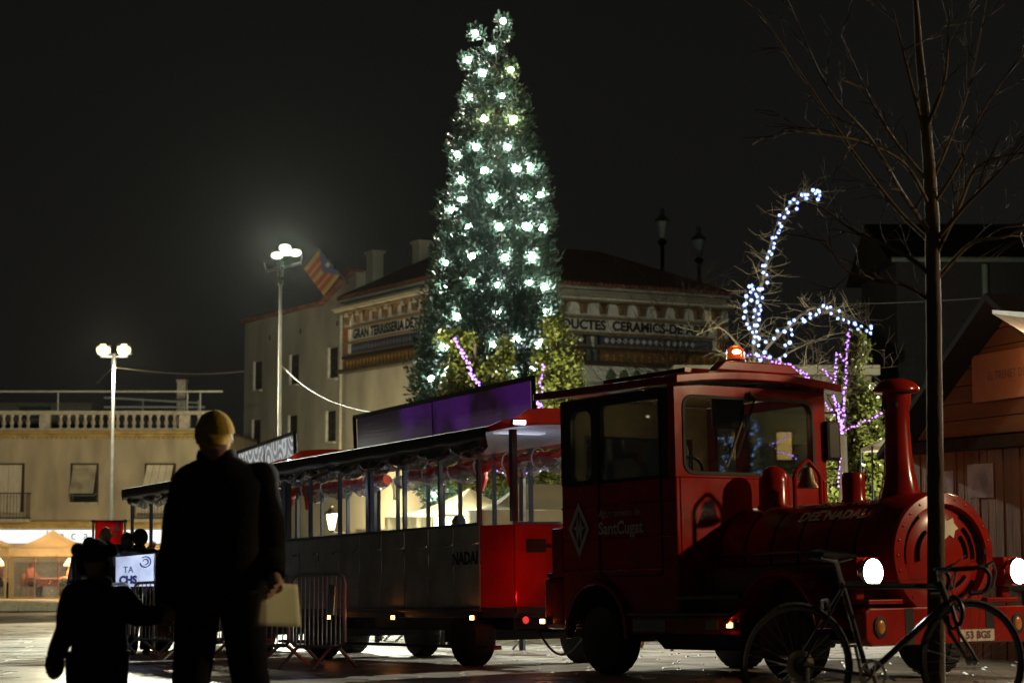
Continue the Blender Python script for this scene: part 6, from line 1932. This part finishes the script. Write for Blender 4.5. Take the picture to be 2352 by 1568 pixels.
def string(label, pts, mesh, mat_wire, grp, Y, org, scale=1.):
    T = thing('light_string', label, 'string lights', org, 0, grp)
    ps = []
    for dx, dy in pts:
        p = at(dx, dy, Y + rn.uniform(-.15, .05)) - V(org)
        ps.append(p)
    m = MB(); m.tube(ps, .005, 4, cap=False); obj('wire', m, mat_wire, T)
    return T, ps
def star_string(label, lst, conv, Y, s=1.):
    T, ps = string(label, [conv(*q) for q in lst], sme_, wire_m, 'white star light strings', Y, sbase)
    for p in ps:
        o = bpy.data.objects.new('star_light', sme_); C.objects.link(o); o.parent = T; o.location = p
        o.rotation_euler = (rn.uniform(-.7, .7), rn.uniform(0, 6), rn.uniform(-.8, .8)); q = rn.uniform(.5, .72) * s; o.scale = (q, q, q)
star_string('string of white star lights climbing the long upper branch of the bare tree', stars_a, zc, YS - .1)
star_string('thick string of white star lights down the middle limb of the bare tree', stars_b, zc, YS - .15)
star_string('string of white star lights along the branch arching right toward the chimney', stars_c, zc, YS - .1)
star_string('white star lights low on the bare tree, seen through the engine windscreen', stars_d, wd, YS - .1)
# purple pea lights
def pl_pts(poly, step=5.2, jit=2.6, seed=1):
    r2 = random.Random(seed); out = []
    for (x0, y0), (x1, y1) in zip(poly, poly[1:]):
        n = max(1, int(math.hypot(x1 - x0, y1 - y0) / step))
        for k in range(n): out.append((x0 + (x1 - x0) * k / n + r2.uniform(-jit, jit), y0 + (y1 - y0) * k / n + r2.uniform(-jit, jit)))
    return out
def pea_string(label, polys, Y, r=.015, seed=1, step=6.4, jit=2.8):
    org = at(polys[0][0][0], polys[0][0][1], Y)
    T = thing('light_string', label, 'string lights', org, 0, 'purple pea light strings')
    m, w = MB(), MB()
    for i, poly in enumerate(polys):
        ps = [at(dx, dy, Y + random.Random(i).uniform(-.1, .1)) - org for dx, dy in pl_pts(poly, step, jit, seed + i)]
        for p in ps: m.sphere(p, r * rn.uniform(.7, 1.25), 6, 4)
        if len(ps) > 1: w.tube(ps, .004, 3, cap=False)
    tag(obj('pea_lights', m, purple_m, T), kind='stuff'); obj('wire', w, wire_m, T)
r4 = lambda x, y: (1261.2 + .4657 * x, 398.3 + .4657 * y)
Pz = lambda *q: [zc(*p) for p in q]
P4_ = lambda *q: [r4(*p) for p in q]
YP = 33.0
pea_string('string of purple lights running right along a low branch over the engine cab', [Pz((110, 1430), (230, 1405)), Pz((230, 1405), (330, 1420), (400, 1445), (470, 1450), (520, 1490), (590, 1530), (690, 1560)), P4_((1100, 925), (1190, 945), (1260, 990), (1330, 1050)), P4_((1345, 1090), (1370, 1140), (1410, 1190), (1440, 1250))], YP, seed=3)
pea_string('purple lights wound up the forked trunk left of the chimney', [P4_((1482, 770), (1468, 860), (1465, 1000), (1452, 1150), (1448, 1290)), P4_((1415, 885), (1410, 1000), (1405, 1090), (1425, 1200), (1445, 1290)), P4_((1350, 965), (1378, 995), (1408, 1020)), P4_((1420, 890), (1445, 905), (1465, 930)), P4_((1400, 1100), (1430, 1150), (1440, 1250)), P4_((1435, 1220), (1450, 1290))], YP, seed=9, step=5.4)
pea_string('purple lights on a twig reaching right behind the engine chimney', [P4_((1460, 1270), (1500, 1245), (1560, 1220), (1605, 1200), (1655, 1180))], YP, seed=15)
pea_string('purple lights hanging low below the engine mirror', [P4_((1435, 1400), (1432, 1480), (1430, 1560))], YP, seed=19, step=9)
pea_string('purple lights twined through the leafy tree left of the Christmas tree', [[(1040, 775), (1058, 800), (1072, 822)], [(1058, 800), (1070, 826), (1082, 850)], [(1075, 840), (1088, 868), (1105, 888)], [(1080, 850), (1096, 880)]], 38.8, .022, 23, 5, 3.5)
pea_string('purple lights hanging beside the purple screen, right of the Christmas tree', [[(1246, 838), (1246, 862)], [(1244, 870), (1240, 900)], [(1238, 905), (1236, 950)], [(1246, 918), (1240, 950)], [(1232, 925), (1242, 940)]], 38.5, .020, 29, 5, 5)
pea_string('purple lights seen through the engine windscreen', [[wd(1970, 510), wd(1860, 585), wd(1780, 585)], [wd(1860, 630), wd(1990, 690), wd(2030, 735)]], YP, seed=31)
pea_string('few purple lights seen between the carriage and the engine', [[(1142, 1080), (1175, 1100)], [(1210, 1085), (1268, 1075)], [(1256, 1116), (1262, 1122)]], 38, .018, 33, 12, 3)
# the bare trees the purple lights hang on
PT = thing('bare_tree', 'forked bare tree wound with purple lights left of the engine chimney', 'tree', (at(1936, 1200, YP + .1).x, YP + .1, g(4, YP)))
m = MB(); b0 = V(PT.location)
for poly, r0, r1 in ((((1937, 1300), (1937, 1120), (1935, 1000)), .09, .07), (P4_((1447, 1290), (1452, 1150), (1465, 1000), (1468, 860), (1482, 770)), .045, .012), (P4_((1445, 1280), (1405, 1090), (1410, 1000), (1415, 885)), .04, .012), (P4_((1446, 1270), (1500, 1245), (1560, 1220), (1655, 1180)), .025, .007), (P4_((1440, 1250), (1330, 1050), (1190, 945), (1000, 900)), .035, .01), (P4_((1408, 1020), (1350, 965)), .015, .006)):
    sp = smooth([at(dx, dy, YP + .12) - b0 for dx, dy in poly], 5)
    if poly[0][1] == 1300: sp = [V((0, 0, 0))] + sp
    m.tube(sp, [r0 + (r1 - r0) * k / (len(sp) - 1) for k in range(len(sp))], 6)
obj('trunk', m, M('dark_bark', (.03, .024, .018), .9, spec=.1), PT, smooth=True)
m = MB()
for k in range(26): grow(m, at(rn.uniform(1850, 1990), rn.uniform(780, 960), YP + .2) - b0, V((rn.gauss(0, 1), rn.gauss(0, .5), rn.gauss(.3, .7))).normalized(), rn.uniform(.3, .7), .008, 2, rn, .6, .2, 3)
obj('twigs', m, M('dark_bark', (.03, .024, .018), .9, spec=.1), PT)
def bare(label, dx, Y, h, seed, cat='tree', r=.10, mat=None, spread=.6, depth=4, n=4, crown_at=.35, th=.6):
    x = (dx - 1176) / F_PX * Y
    b = V((x, Y, g(x, Y))); T = thing('bare_tree', label, cat, b)
    r2 = random.Random(seed)
    m = MB(); pts = [V((0, 0, 0)), V((.05, 0, h * crown_at)), V((.0, .05, h * th)), V((.1, 0, h * .8))]
    sp = smooth(pts, 5); rs = [r * (1 - .75 * k / (len(sp) - 1)) for k in range(len(sp))]
    m.tube(sp, rs, 8); obj('trunk', m, mat or bark, T, smooth=True)
    m = MB()
    for k in range(len(sp)):
        if sp[k].z < h * crown_at: continue
        for _ in range(3):
            a = r2.random() * 6.28
            grow(m, sp[k], V((math.cos(a), math.sin(a), r2.uniform(.2, .9))).normalized(), h * r2.uniform(.18, .34), rs[k] * .45, depth - 2, r2, spread, .3, n)
    obj('branches', m, mat or bark, T)
    return T
bare('dark bare tree in front of the right end of the ceramic lettering', 1552, 60, 9.6, 5, depth=5, r=.13)
# the young plane tree in the foreground
YF = 12.7
fb = at(2148, 1195, YF); fbase = V((fb.x, YF, g(fb.x, YF)))
FT_ = thing('bare_tree', 'slender bare tree in the foreground with the bicycle leaning on its trunk', 'tree', fbase)
Fp = lambda dx, dy, dY=0: at(dx, dy, YF + dY) - fbase
fbark = M('plane_bark', (.13, .10, .065), .9, spec=.15, var=.35, scale=5, bump=.5, bscale=22, stretch=(1, 1, .35))
sp = smooth([V((0, 0, -.05)), Fp(2150, 1568), Fp(2150, 1250), Fp(2146, 900), Fp(2143, 640), Fp(2140, 500), Fp(2128, 300), Fp(2112, 130), Fp(2098, -60)], 6)
rs = list(np.interp(np.linspace(0, 1, len(sp)), [0, .2, .62, .72, 1], [.066, .056, .046, .038, .014]))
m = MB(); m.tube(sp, rs, 14)
m.v = [tuple(V(v) + V((noise.noise(V(v) * 4), noise.noise(V(v) * 4 + V((7, 0, 0))), 0)) * .006) for v in m.v]
obj('trunk', m, fbark, FT_, smooth=True)
m = MB(); r2 = random.Random(12)
limbs = [((2145, 640), (2100, 600), (2030, 560), (1960, 530), (1880, 470)), ((2145, 700), (2080, 655), (1990, 640), (1930, 610), (1890, 540)), ((2140, 560), (2060, 480), (1960, 350), (1860, 200), (1740, 20)),
         ((2140, 540), (2070, 440), (2000, 320), (1900, 200), (1800, -20)), ((2135, 420), (2060, 330), (2000, 230), (1930, 80)), ((2142, 600), (2200, 480), (2240, 390), (2300, 360), (2360, 350)),
         ((2142, 560), (2220, 470), (2290, 400), (2380, 300)), ((2144, 650), (2230, 560), (2300, 545), (2380, 520)), ((2135, 430), (2190, 300), (2230, 180), (2270, -20)), ((2125, 300), (2170, 180), (2180, 20)), ((2128, 330), (2090, 180), (2050, 20)),
         ((2138, 480), (2080, 380), (1990, 330), (1890, 310), (1800, 300)), ((2138, 480), (2200, 380), (2260, 250), (2350, 120))]
for lm in limbs:
    dY = r2.uniform(-1.2, 1.2)
    sp2 = smooth([Fp(dx, dy, dY * i / 4) for i, (dx, dy) in enumerate(lm)], 5)
    r0 = r2.uniform(.013, .019)
    m.tube(sp2, [r0 * (1 - .75 * k / (len(sp2) - 1)) for k in range(len(sp2))], 6, cap=False)
    for k in range(3, len(sp2), 2):
        d = (sp2[k] - sp2[k - 1]).normalized()
        grow(m, sp2[k], (d + V((r2.gauss(0, .6), r2.gauss(0, .6), r2.gauss(.2, .5)))).normalized(), r2.uniform(.18, .42), .006, 1, r2, .5, .2, 3)
obj('branches', m, fbark, FT_, smooth=True)
# ================================================================== wooden stall
def hut():
    d = V((.218, -.976, 0)).normalized()         # along the gable wall, from its far left end toward the camera
    a_ = R(13)
    d = V((math.sin(a_), -math.cos(a_), 0)); n_ = V((-d.y * -1, -d.x * 1, 0)); n_ = V((d.y, -d.x, 0))
    if n_.x > 0: n_ = -n_
    B = at(2098, 1100, 23.6); B = V((B.x, 23.6, g(B.x, 23.6)))
    T = thing('wooden_stall', 'brown wooden market stall with planked gable, orange sign and two pinned posters', 'stall', B)
    f = lambda u, w, z: tuple(d * u + n_ * w + V((0, 0, z)))
    z_of = lambda dy, Y: CAMZ + (1195 - dy) / F_PX * Y - B.z
    he = z_of(1014, 23.6)          # eave beam height
    hw = 2.65
    rise = 1.36
    def pr(name, poly, w0, w1, mat, par=T, bev=.004):
        m = MB(); m.prism(poly, lambda u, v, q: f(u, q, v), w0, w1); return obj(name, m, mat, par, bevel=bev)
    wood = M('stall_wood', (.155, .062, .026), .8, spec=.08, var=.35, scale=3, rand=.2, bump=.3, bscale=30, stretch=(1, 1, .12))
    woodh = M('stall_wood_h', (.165, .068, .028), .8, spec=.08, var=.35, scale=3, rand=.18, bump=.3, bscale=30, stretch=(.12, .12, 1))
    dkw = M('stall_dark_wood', (.030, .018, .012), .9, var=.3, spec=.04)
    L = hw * 2
    pr('backing', [(0, -.1), (L, -.1), (L, he), (hw, he + rise), (0, he)], -.08, -.03, dkw)
    pr('side_wall', [(0, -.1), (.05, -.1), (.05, he), (0, he)], -3.0, -.081, wood)
    u = .02
    while u < L - .1:                                # upright planks below
        pr('plank', [(u, 0.05), (u + .178, .05), (u + .178, he - .16), (u, he - .16)], -.029, .0 + (.006 if int(u * 10) % 3 == 0 else 0), wood); u += .19
    pr('beam', [(-.02, he - .155), (L, he - .155), (L, he - .02), (-.02, he - .02)], -.029, .05, dkw)
    z = he
    while z < he + rise - .1:                        # lapped boards in the gable
        t0 = (z - he) / rise; t1 = min(1, (z + .185 - he) / rise)
        pr('board', [(hw * t0 + .04, z), (L - hw * t0 - .04, z), (L - hw * t1 - .04, z + .18), (hw * t1 + .04, z + .18)], -.029, .012, woodh); z += .19
    rm = M('stall_roof', (.012, .010, .010), .95, spec=.03)
    for s_ in (0, 1):
        m = MB()
        e0 = (-.25, he - .13) if s_ == 0 else (L + .25, he - .13)
        m.prism([e0, (hw, he + rise + .10), (hw, he + rise + .02), (e0[0], he - .21)], lambda u, v, q: f(u, q, v), -3.2, .35); obj('roof_slope', m, rm, T)
    u0 = 1.66
    sg = pr('sign_board', [(u0, he + .36), (u0 + 1.5, he + .36), (u0 + 1.5, he + .88), (u0, he + .88)], .013, .035, M('orange_sign', (.33, .12, .045), .7, var=.1))
    text('lettering', 'EL TRENET DE', .13, M('sign_ink', (.10, .05, .05), .7), sg, lambda x, y, q: f(u0 + .82 + x, .037 + q, he + .62 + y), width=.85, extrude=.001)
    # posters
    for u, w_, zz, h_ in ((.74, .35, 1.66, .47), (1.45, .62, 1.82, .37)):
        m = MB(); m.prism([(u, zz), (u + w_, zz), (u + w_, zz + h_), (u, zz + h_)], lambda a, b, q: f(a, q, b), .007, .012)
        o = obj('poster', m, M('glossy_poster', (.30, .24, .24), .12, var=.5, scale=3, bump=.5, bscale=5), None); o.matrix_world = T.matrix_world; o.location = T.location
        tag(o, 'left glossy poster pinned to the stall planks, partly behind the trunk' if u < 1 else 'right glossy poster pinned to the stall planks', 'poster', 'posters on the stall')
    pr('counter', [(2.3, .86), (4.6, .86), (4.6, .92), (2.3, .92)], .0, .34, dkw)
    sl_ = obj('stall_fill_lamp', MB().lathe([(.03, .10), (.10, .0), (.09, -.01)], 12, f(3.7, .3, he + .8)), dkmetal, T, smooth=True)  # unseen lamp added beyond the right edge to brighten sign and planks
    obj('lamp_arm', MB().tube([f(3.7, .0, he + .9), f(3.7, .3, he + .9)], .012, 5), dkmetal, sl_)
    obj('glow', MB().sphere(f(3.7, .3, he + .78), .05, 8, 6), emis('stall_fill_bulb', (1, .62, .32), 30), sl_)
    lamp('stall_fill_light', sl_, f(3.7, .36, he + .72), (1, .60, .30), 38, .08)
    lp = MB(); q_ = V(f(.55, .12, he + .28)); lp.sphere(q_, .022, 8, 6); o = obj('hook_light', lp, emis('tiny_lamp', (1, .95, .85), 3), T)
hut()
# white canopy corner jutting in at the right edge
p0_ = at(2279, 720, 19.0); 
T = thing('white_canopy', 'white canopy corner jutting in at the right edge over the stall', 'canopy', (p0_.x + 1.4, 19.6, g(7, 19.6)))
o_ = V(T.location)
A0 = p0_ - o_; A1 = at(2420, 737, 17.6) - o_; A2 = at(2430, 812, 20.6) - o_
m = MB(); m.add([A0, A1, A2, A0 + V((0, 0, .035)), A1 + V((0, 0, .06)), A2 + V((0, 0, .05))], [(0, 2, 1), (3, 4, 5), (0, 1, 4, 3), (1, 2, 5, 4), (2, 0, 3, 5)]); obj('canopy_panel', m, M('canopy_white', (.75, .74, .68), .6), T)
m = MB(); m.tube([((A1 + A2) / 2 + V((.02, 0, 0)), ), ][0] + [V((((A1 + A2) / 2).x, ((A1 + A2) / 2).y, 0))], .03, 8) if False else m.tube([(A1 + A2) / 2, V((((A1 + A2) / 2).x, ((A1 + A2) / 2).y, 0))], .03, 8); obj('pole', m, white, T)
# bit of pale cabin roof far behind the engine chimney
q_ = [at(2003, 1024, 30), at(2068, 990, 30), at(2068, 1028, 30)]
T = thing('small_marquee', 'small grey marquee roof just behind the engine chimney', 'tent', (q_[1].x, 30, g(q_[1].x, 30)))
o_ = V(T.location)
m = MB(); apex = q_[1] - o_; 
c4 = [q_[0] - o_, q_[0] - o_ + V((1.0, 0, 0)), q_[0] - o_ + V((1.0, 1.0, 0)), q_[0] - o_ + V((0, 1, 0))]; ap = V((c4[0].x + .5, .5, apex.z))
m.add(c4 + [ap] + [c - V((0, 0, .06)) for c in c4], [(0, 1, 4), (1, 2, 4), (2, 3, 4), (3, 0, 4), (0, 5, 6, 1), (1, 6, 7, 2), (2, 7, 8, 3), (3, 8, 5, 0)]); obj('canopy', m, canvas, T)
for c in c4: obj('pole', MB().tube([c, V((c.x, c.y, 0))], .015, 6), dkmetal, T)

# ================================================================== bicycle against the tree
bk = at(1830, 1195, 11.05); bw2 = at(2250, 1195, 11.95)
BA = R(20)
bbase = V((bk.x, 11.05, g(bk.x, 11.05)))
BI = thing('bicycle', 'black racing bicycle with drop handlebars leaning against the slender tree trunk', 'bicycle', bbase, BA)
BI.rotation_euler = (R(-3), .0, BA)
WBs, RW = 1.12, .335
def bwheel(x):
    n = 40
    t = MB().tube([(RW * math.cos(2 * math.pi * i / n), 0, RW * math.sin(2 * math.pi * i / n)) for i in range(n)], .0135, 8, closed=True)
    o = obj('wheel', t, rubber, BI, smooth=True, loc=(x, 0, RW + .012))
    t = MB().lathe([(RW - .012, -.010), (RW - .030, -.009), (RW - .034, 0), (RW - .030, .009), (RW - .012, .010)], 40, axis='y', cap=False); obj('rim', t, M('grey_rim', (.10, .10, .10), .35, 1.), o, smooth=True)
    t = MB()
    for k in range(28):
        a = 2 * math.pi * k / 28; b = a + (.5 if k % 2 else -.5)
        t.tube([(.022 * math.cos(b), .025 * (1 if k % 4 < 2 else -1), .022 * math.sin(b)), ((RW - .033) * math.cos(a), 0, (RW - .033) * math.sin(a))], .0011, 3, cap=False)
    obj('spokes', t, steel, o)
    obj('hub', MB().lathe([(.012, -.05), (.026, -.03), (.016, -.02), (.016, .02), (.026, .03), (.012, .05)], 12, axis='y'), chrome, o, smooth=True)
    return o
rwh = bwheel(0); fwh = bwheel(WBs)
# sprocket / spoke disc on the rear wheel
obj('spoke_guard', MB().lathe([(.085, -.040), (.083, -.044), (.045, -.046)], 28, axis='y', cap=False), M('pale_guard', (.70, .62, .42), .5), rwh, smooth=True)
obj('sprocket', MB().lathe([(.045, -.046), (.050, -.052), (.045, -.060), (.02, -.062)], 20, axis='y'), dkmetal, rwh)
bb = V((.44, 0, .285)); st_top = V((.30, 0, .80)); hd_t = V((.93, 0, .80)); hd_b = V((.98, 0, .66)); ra = V((0, 0, RW + .012)); fa = V((WBs, 0, RW + .012))
frm = MB()
frm.tube([bb, st_top], .016, 8); frm.tube([st_top - (st_top - bb) * .04, hd_t - V((0, 0, .03))], .017, 8); frm.tube([bb, hd_b + V((-.005, 0, .02))], .019, 8); frm.tube([hd_t, hd_b], .020, 8)
for s_ in (-1, 1):
    frm.tube([bb + V((0, .03 * s_, 0)), ra + V((0, .06 * s_, 0))], .010, 6); frm.tube([st_top + V((0, .018 * s_, -.03)), ra + V((0, .06 * s_, 0))], .008, 6)
obj('frame', frm, M('bike_frame', (.020, .022, .024), .3, coat=.6), BI, smooth=True)
fk = MB()
for s_ in (-1, 1): fk.tube([hd_b + V((.0, .03 * s_, 0)), hd_b + V((.03, .05 * s_, -.15)), hd_b.lerp(fa, .8) + V((-.01, .05 * s_, 0)), fa + V((0, .05 * s_, 0))], [.013, .013, .010, .008], 8)
obj('fork', fk, M('bike_frame', (.020, .022, .024), .3, coat=.6), BI, smooth=True)
sp_ = st_top + (st_top - bb).normalized() * .13
obj('seat_post', MB().tube([st_top, sp_], .013, 8), chrome, BI, smooth=True)
sdl = MB()
sdl.tube([sp_ + V((-.16, 0, .035)), sp_ + V((-.11, 0, .03)), sp_ + V((-.02, 0, .018)), sp_ + V((.07, 0, .022)), sp_ + V((.13, 0, .012))], [.045, .070, .045, .022, .014], 12)
sdl.v = [(x, y, (z - sp_.z) * .42 + sp_.z + .015) for x, y, z in sdl.v]
so = obj('saddle', sdl, M('saddle_leather', (.015, .014, .013), .35, coat=.3), BI, smooth=True)
ru = MB(); ru.tube([sp_ + V((-.12, -.05, .01)), sp_ + V((0, -.022, -.015)), sp_ + V((.10, -.01, .005))], .005, 5); ru.tube([sp_ + V((-.12, .05, .01)), sp_ + V((0, .022, -.015)), sp_ + V((.10, .01, .005))], .005, 5)
obj('saddle_rail', ru, chrome, so)
stm_ = hd_t + V((-.01, 0, .05))
hb = MB(); hb.tube([hd_t, stm_, stm_ + V((.10, 0, .015))], .013, 8); obj('stem', hb, chrome, BI, smooth=True)
hb = MB()
c_ = stm_ + V((.10, 0, .015))
for s_ in (-1, 1):
    hb.tube(smooth([c_, c_ + V((0, .10 * s_, 0)), c_ + V((.005, .19 * s_, 0)), c_ + V((.07, .205 * s_, .002)), c_ + V((.105, .21 * s_, -.05)), c_ + V((.07, .21 * s_, -.125)), c_ + V((-.03, .21 * s_, -.14))], 5), .014, 8)
bar_o = obj('handlebar', hb, M('bar_tape', (.015, .015, .016), .6), BI, smooth=True)
lv = MB()
for s_ in (-1, 1): lv.tube([c_ + V((.09, .205 * s_, .01)), c_ + V((.13, .205 * s_, .03)), c_ + V((.15, .205 * s_, -.02)), c_ + V((.125, .205 * s_, -.11))], [.016, .014, .008, .006], 6)
obj('brake_lever', lv, chrome, bar_o, smooth=True)
for nm, p in (('brake_caliper', hd_b + V((.05, 0, -.02))), ('brake_caliper', st_top + V((-.11, 0, -.10)))):
    cl = MB(); cl.tube([p + V((0, -.04, -.06)), p + V((0, -.035, 0)), p + V((0, .035, 0)), p + V((0, .04, -.06))], .008, 6); cl.sphere(p + V((.01, 0, .0)), .014, 8, 6); obj(nm, cl, chrome, BI, smooth=True)
ck_ = MB(); ck_.lathe([(.085, -.052), (.085, -.056), (.070, -.056)], 32, tuple(bb), 'y', cap=False); 
for k in range(5):
    a = k * 2 * math.pi / 5; ck_.tube([bb + V((0, -.054, 0)), bb + V((.075 * math.cos(a), -.054, .075 * math.sin(a)))], .006, 5)
co = obj('chainring', ck_, M('worn_alloy', (.4, .38, .33), .35, 1.), BI)
for s_, a in ((-1, R(-78)), (1, R(102))):
    cr_ = MB(); e = bb + V((.165 * math.cos(a), .07 * s_, .165 * math.sin(a))); cr_.tube([bb + V((0, .065 * s_, 0)), e], [.012, .009], 6); cr_.box(e + V((0, .045 * s_, 0)), (.09, .07, .018))
    obj('crank', cr_, M('worn_alloy', (.4, .38, .33), .35, 1.), BI)
chn = MB(); chn.tube([bb + V((0, -.055, .085)), ra + V((.0, -.055, .048))], .0045, 4); chn.tube([bb + V((0, -.055, -.085)), ra + V((.03, -.055, -.10)), ra + V((0, -.055, -.048))], .0045, 4); obj('chain', chn, dkmetal, BI)
dr = MB(); dr.box(ra + V((.03, -.055, -.07)), (.025, .02, .12)); obj('derailleur', dr, steel, BI, bevel=.006)
cbl = MB(); cbl.tube(smooth([c_ + V((.08, -.2, .0)), c_ + V((.14, -.08, .06)), hd_t + V((.08, 0, .02)), hd_b + V((.05, 0, 0))], 6), .003, 4); cbl.tube(smooth([c_ + V((.08, .2, .0)), c_ + V((.12, .05, .08)), hd_t + V((-.06, 0, .02)), st_top + V((-.0, 0, -.0))], 6), .003, 4)
obj('brake_cable', cbl, rubber, BI)
lk = MB(); lk.tube([V((1.02 + .0, .05 + .10 * math.cos(a), .62 + .09 * math.sin(a))) for a in [2 * math.pi * i / 20 for i in range(20)]], .012, 6, closed=True)
o = obj('bicycle_lock', lk, M('lock_blue', (.02, .03, .07), .4), smooth=True); o.matrix_world = Matrix.Translation(bbase) @ Matrix.Rotation(BA, 4, 'Z'); tag(o, 'thick cable lock looped round the bicycle head tube and the trunk', 'lock')
bpy.context.view_layer.update()

# ================================================================== thin volume added to imitate lens glare round the lamps
hz = MB().b2((-75, -28, -3.95), (75, 128, 19.6))
hm_ = bpy.data.materials.new('glare_volume'); hm_.use_nodes = True
hn = hm_.node_tree
hn.nodes.remove(hn.nodes['Principled BSDF'])
pv = hn.nodes.new('ShaderNodeVolumePrincipled')
pv.inputs['Color'].default_value = (.9, .9, .88, 1)
pv.inputs['Density'].default_value = .000007
pv.inputs['Anisotropy'].default_value = .93
hn.links.new(pv.outputs['Volume'], hn.nodes['Material Output'].inputs['Volume'])
o = obj('glare_haze', hz, hm_); tag(o, kind='stuff')
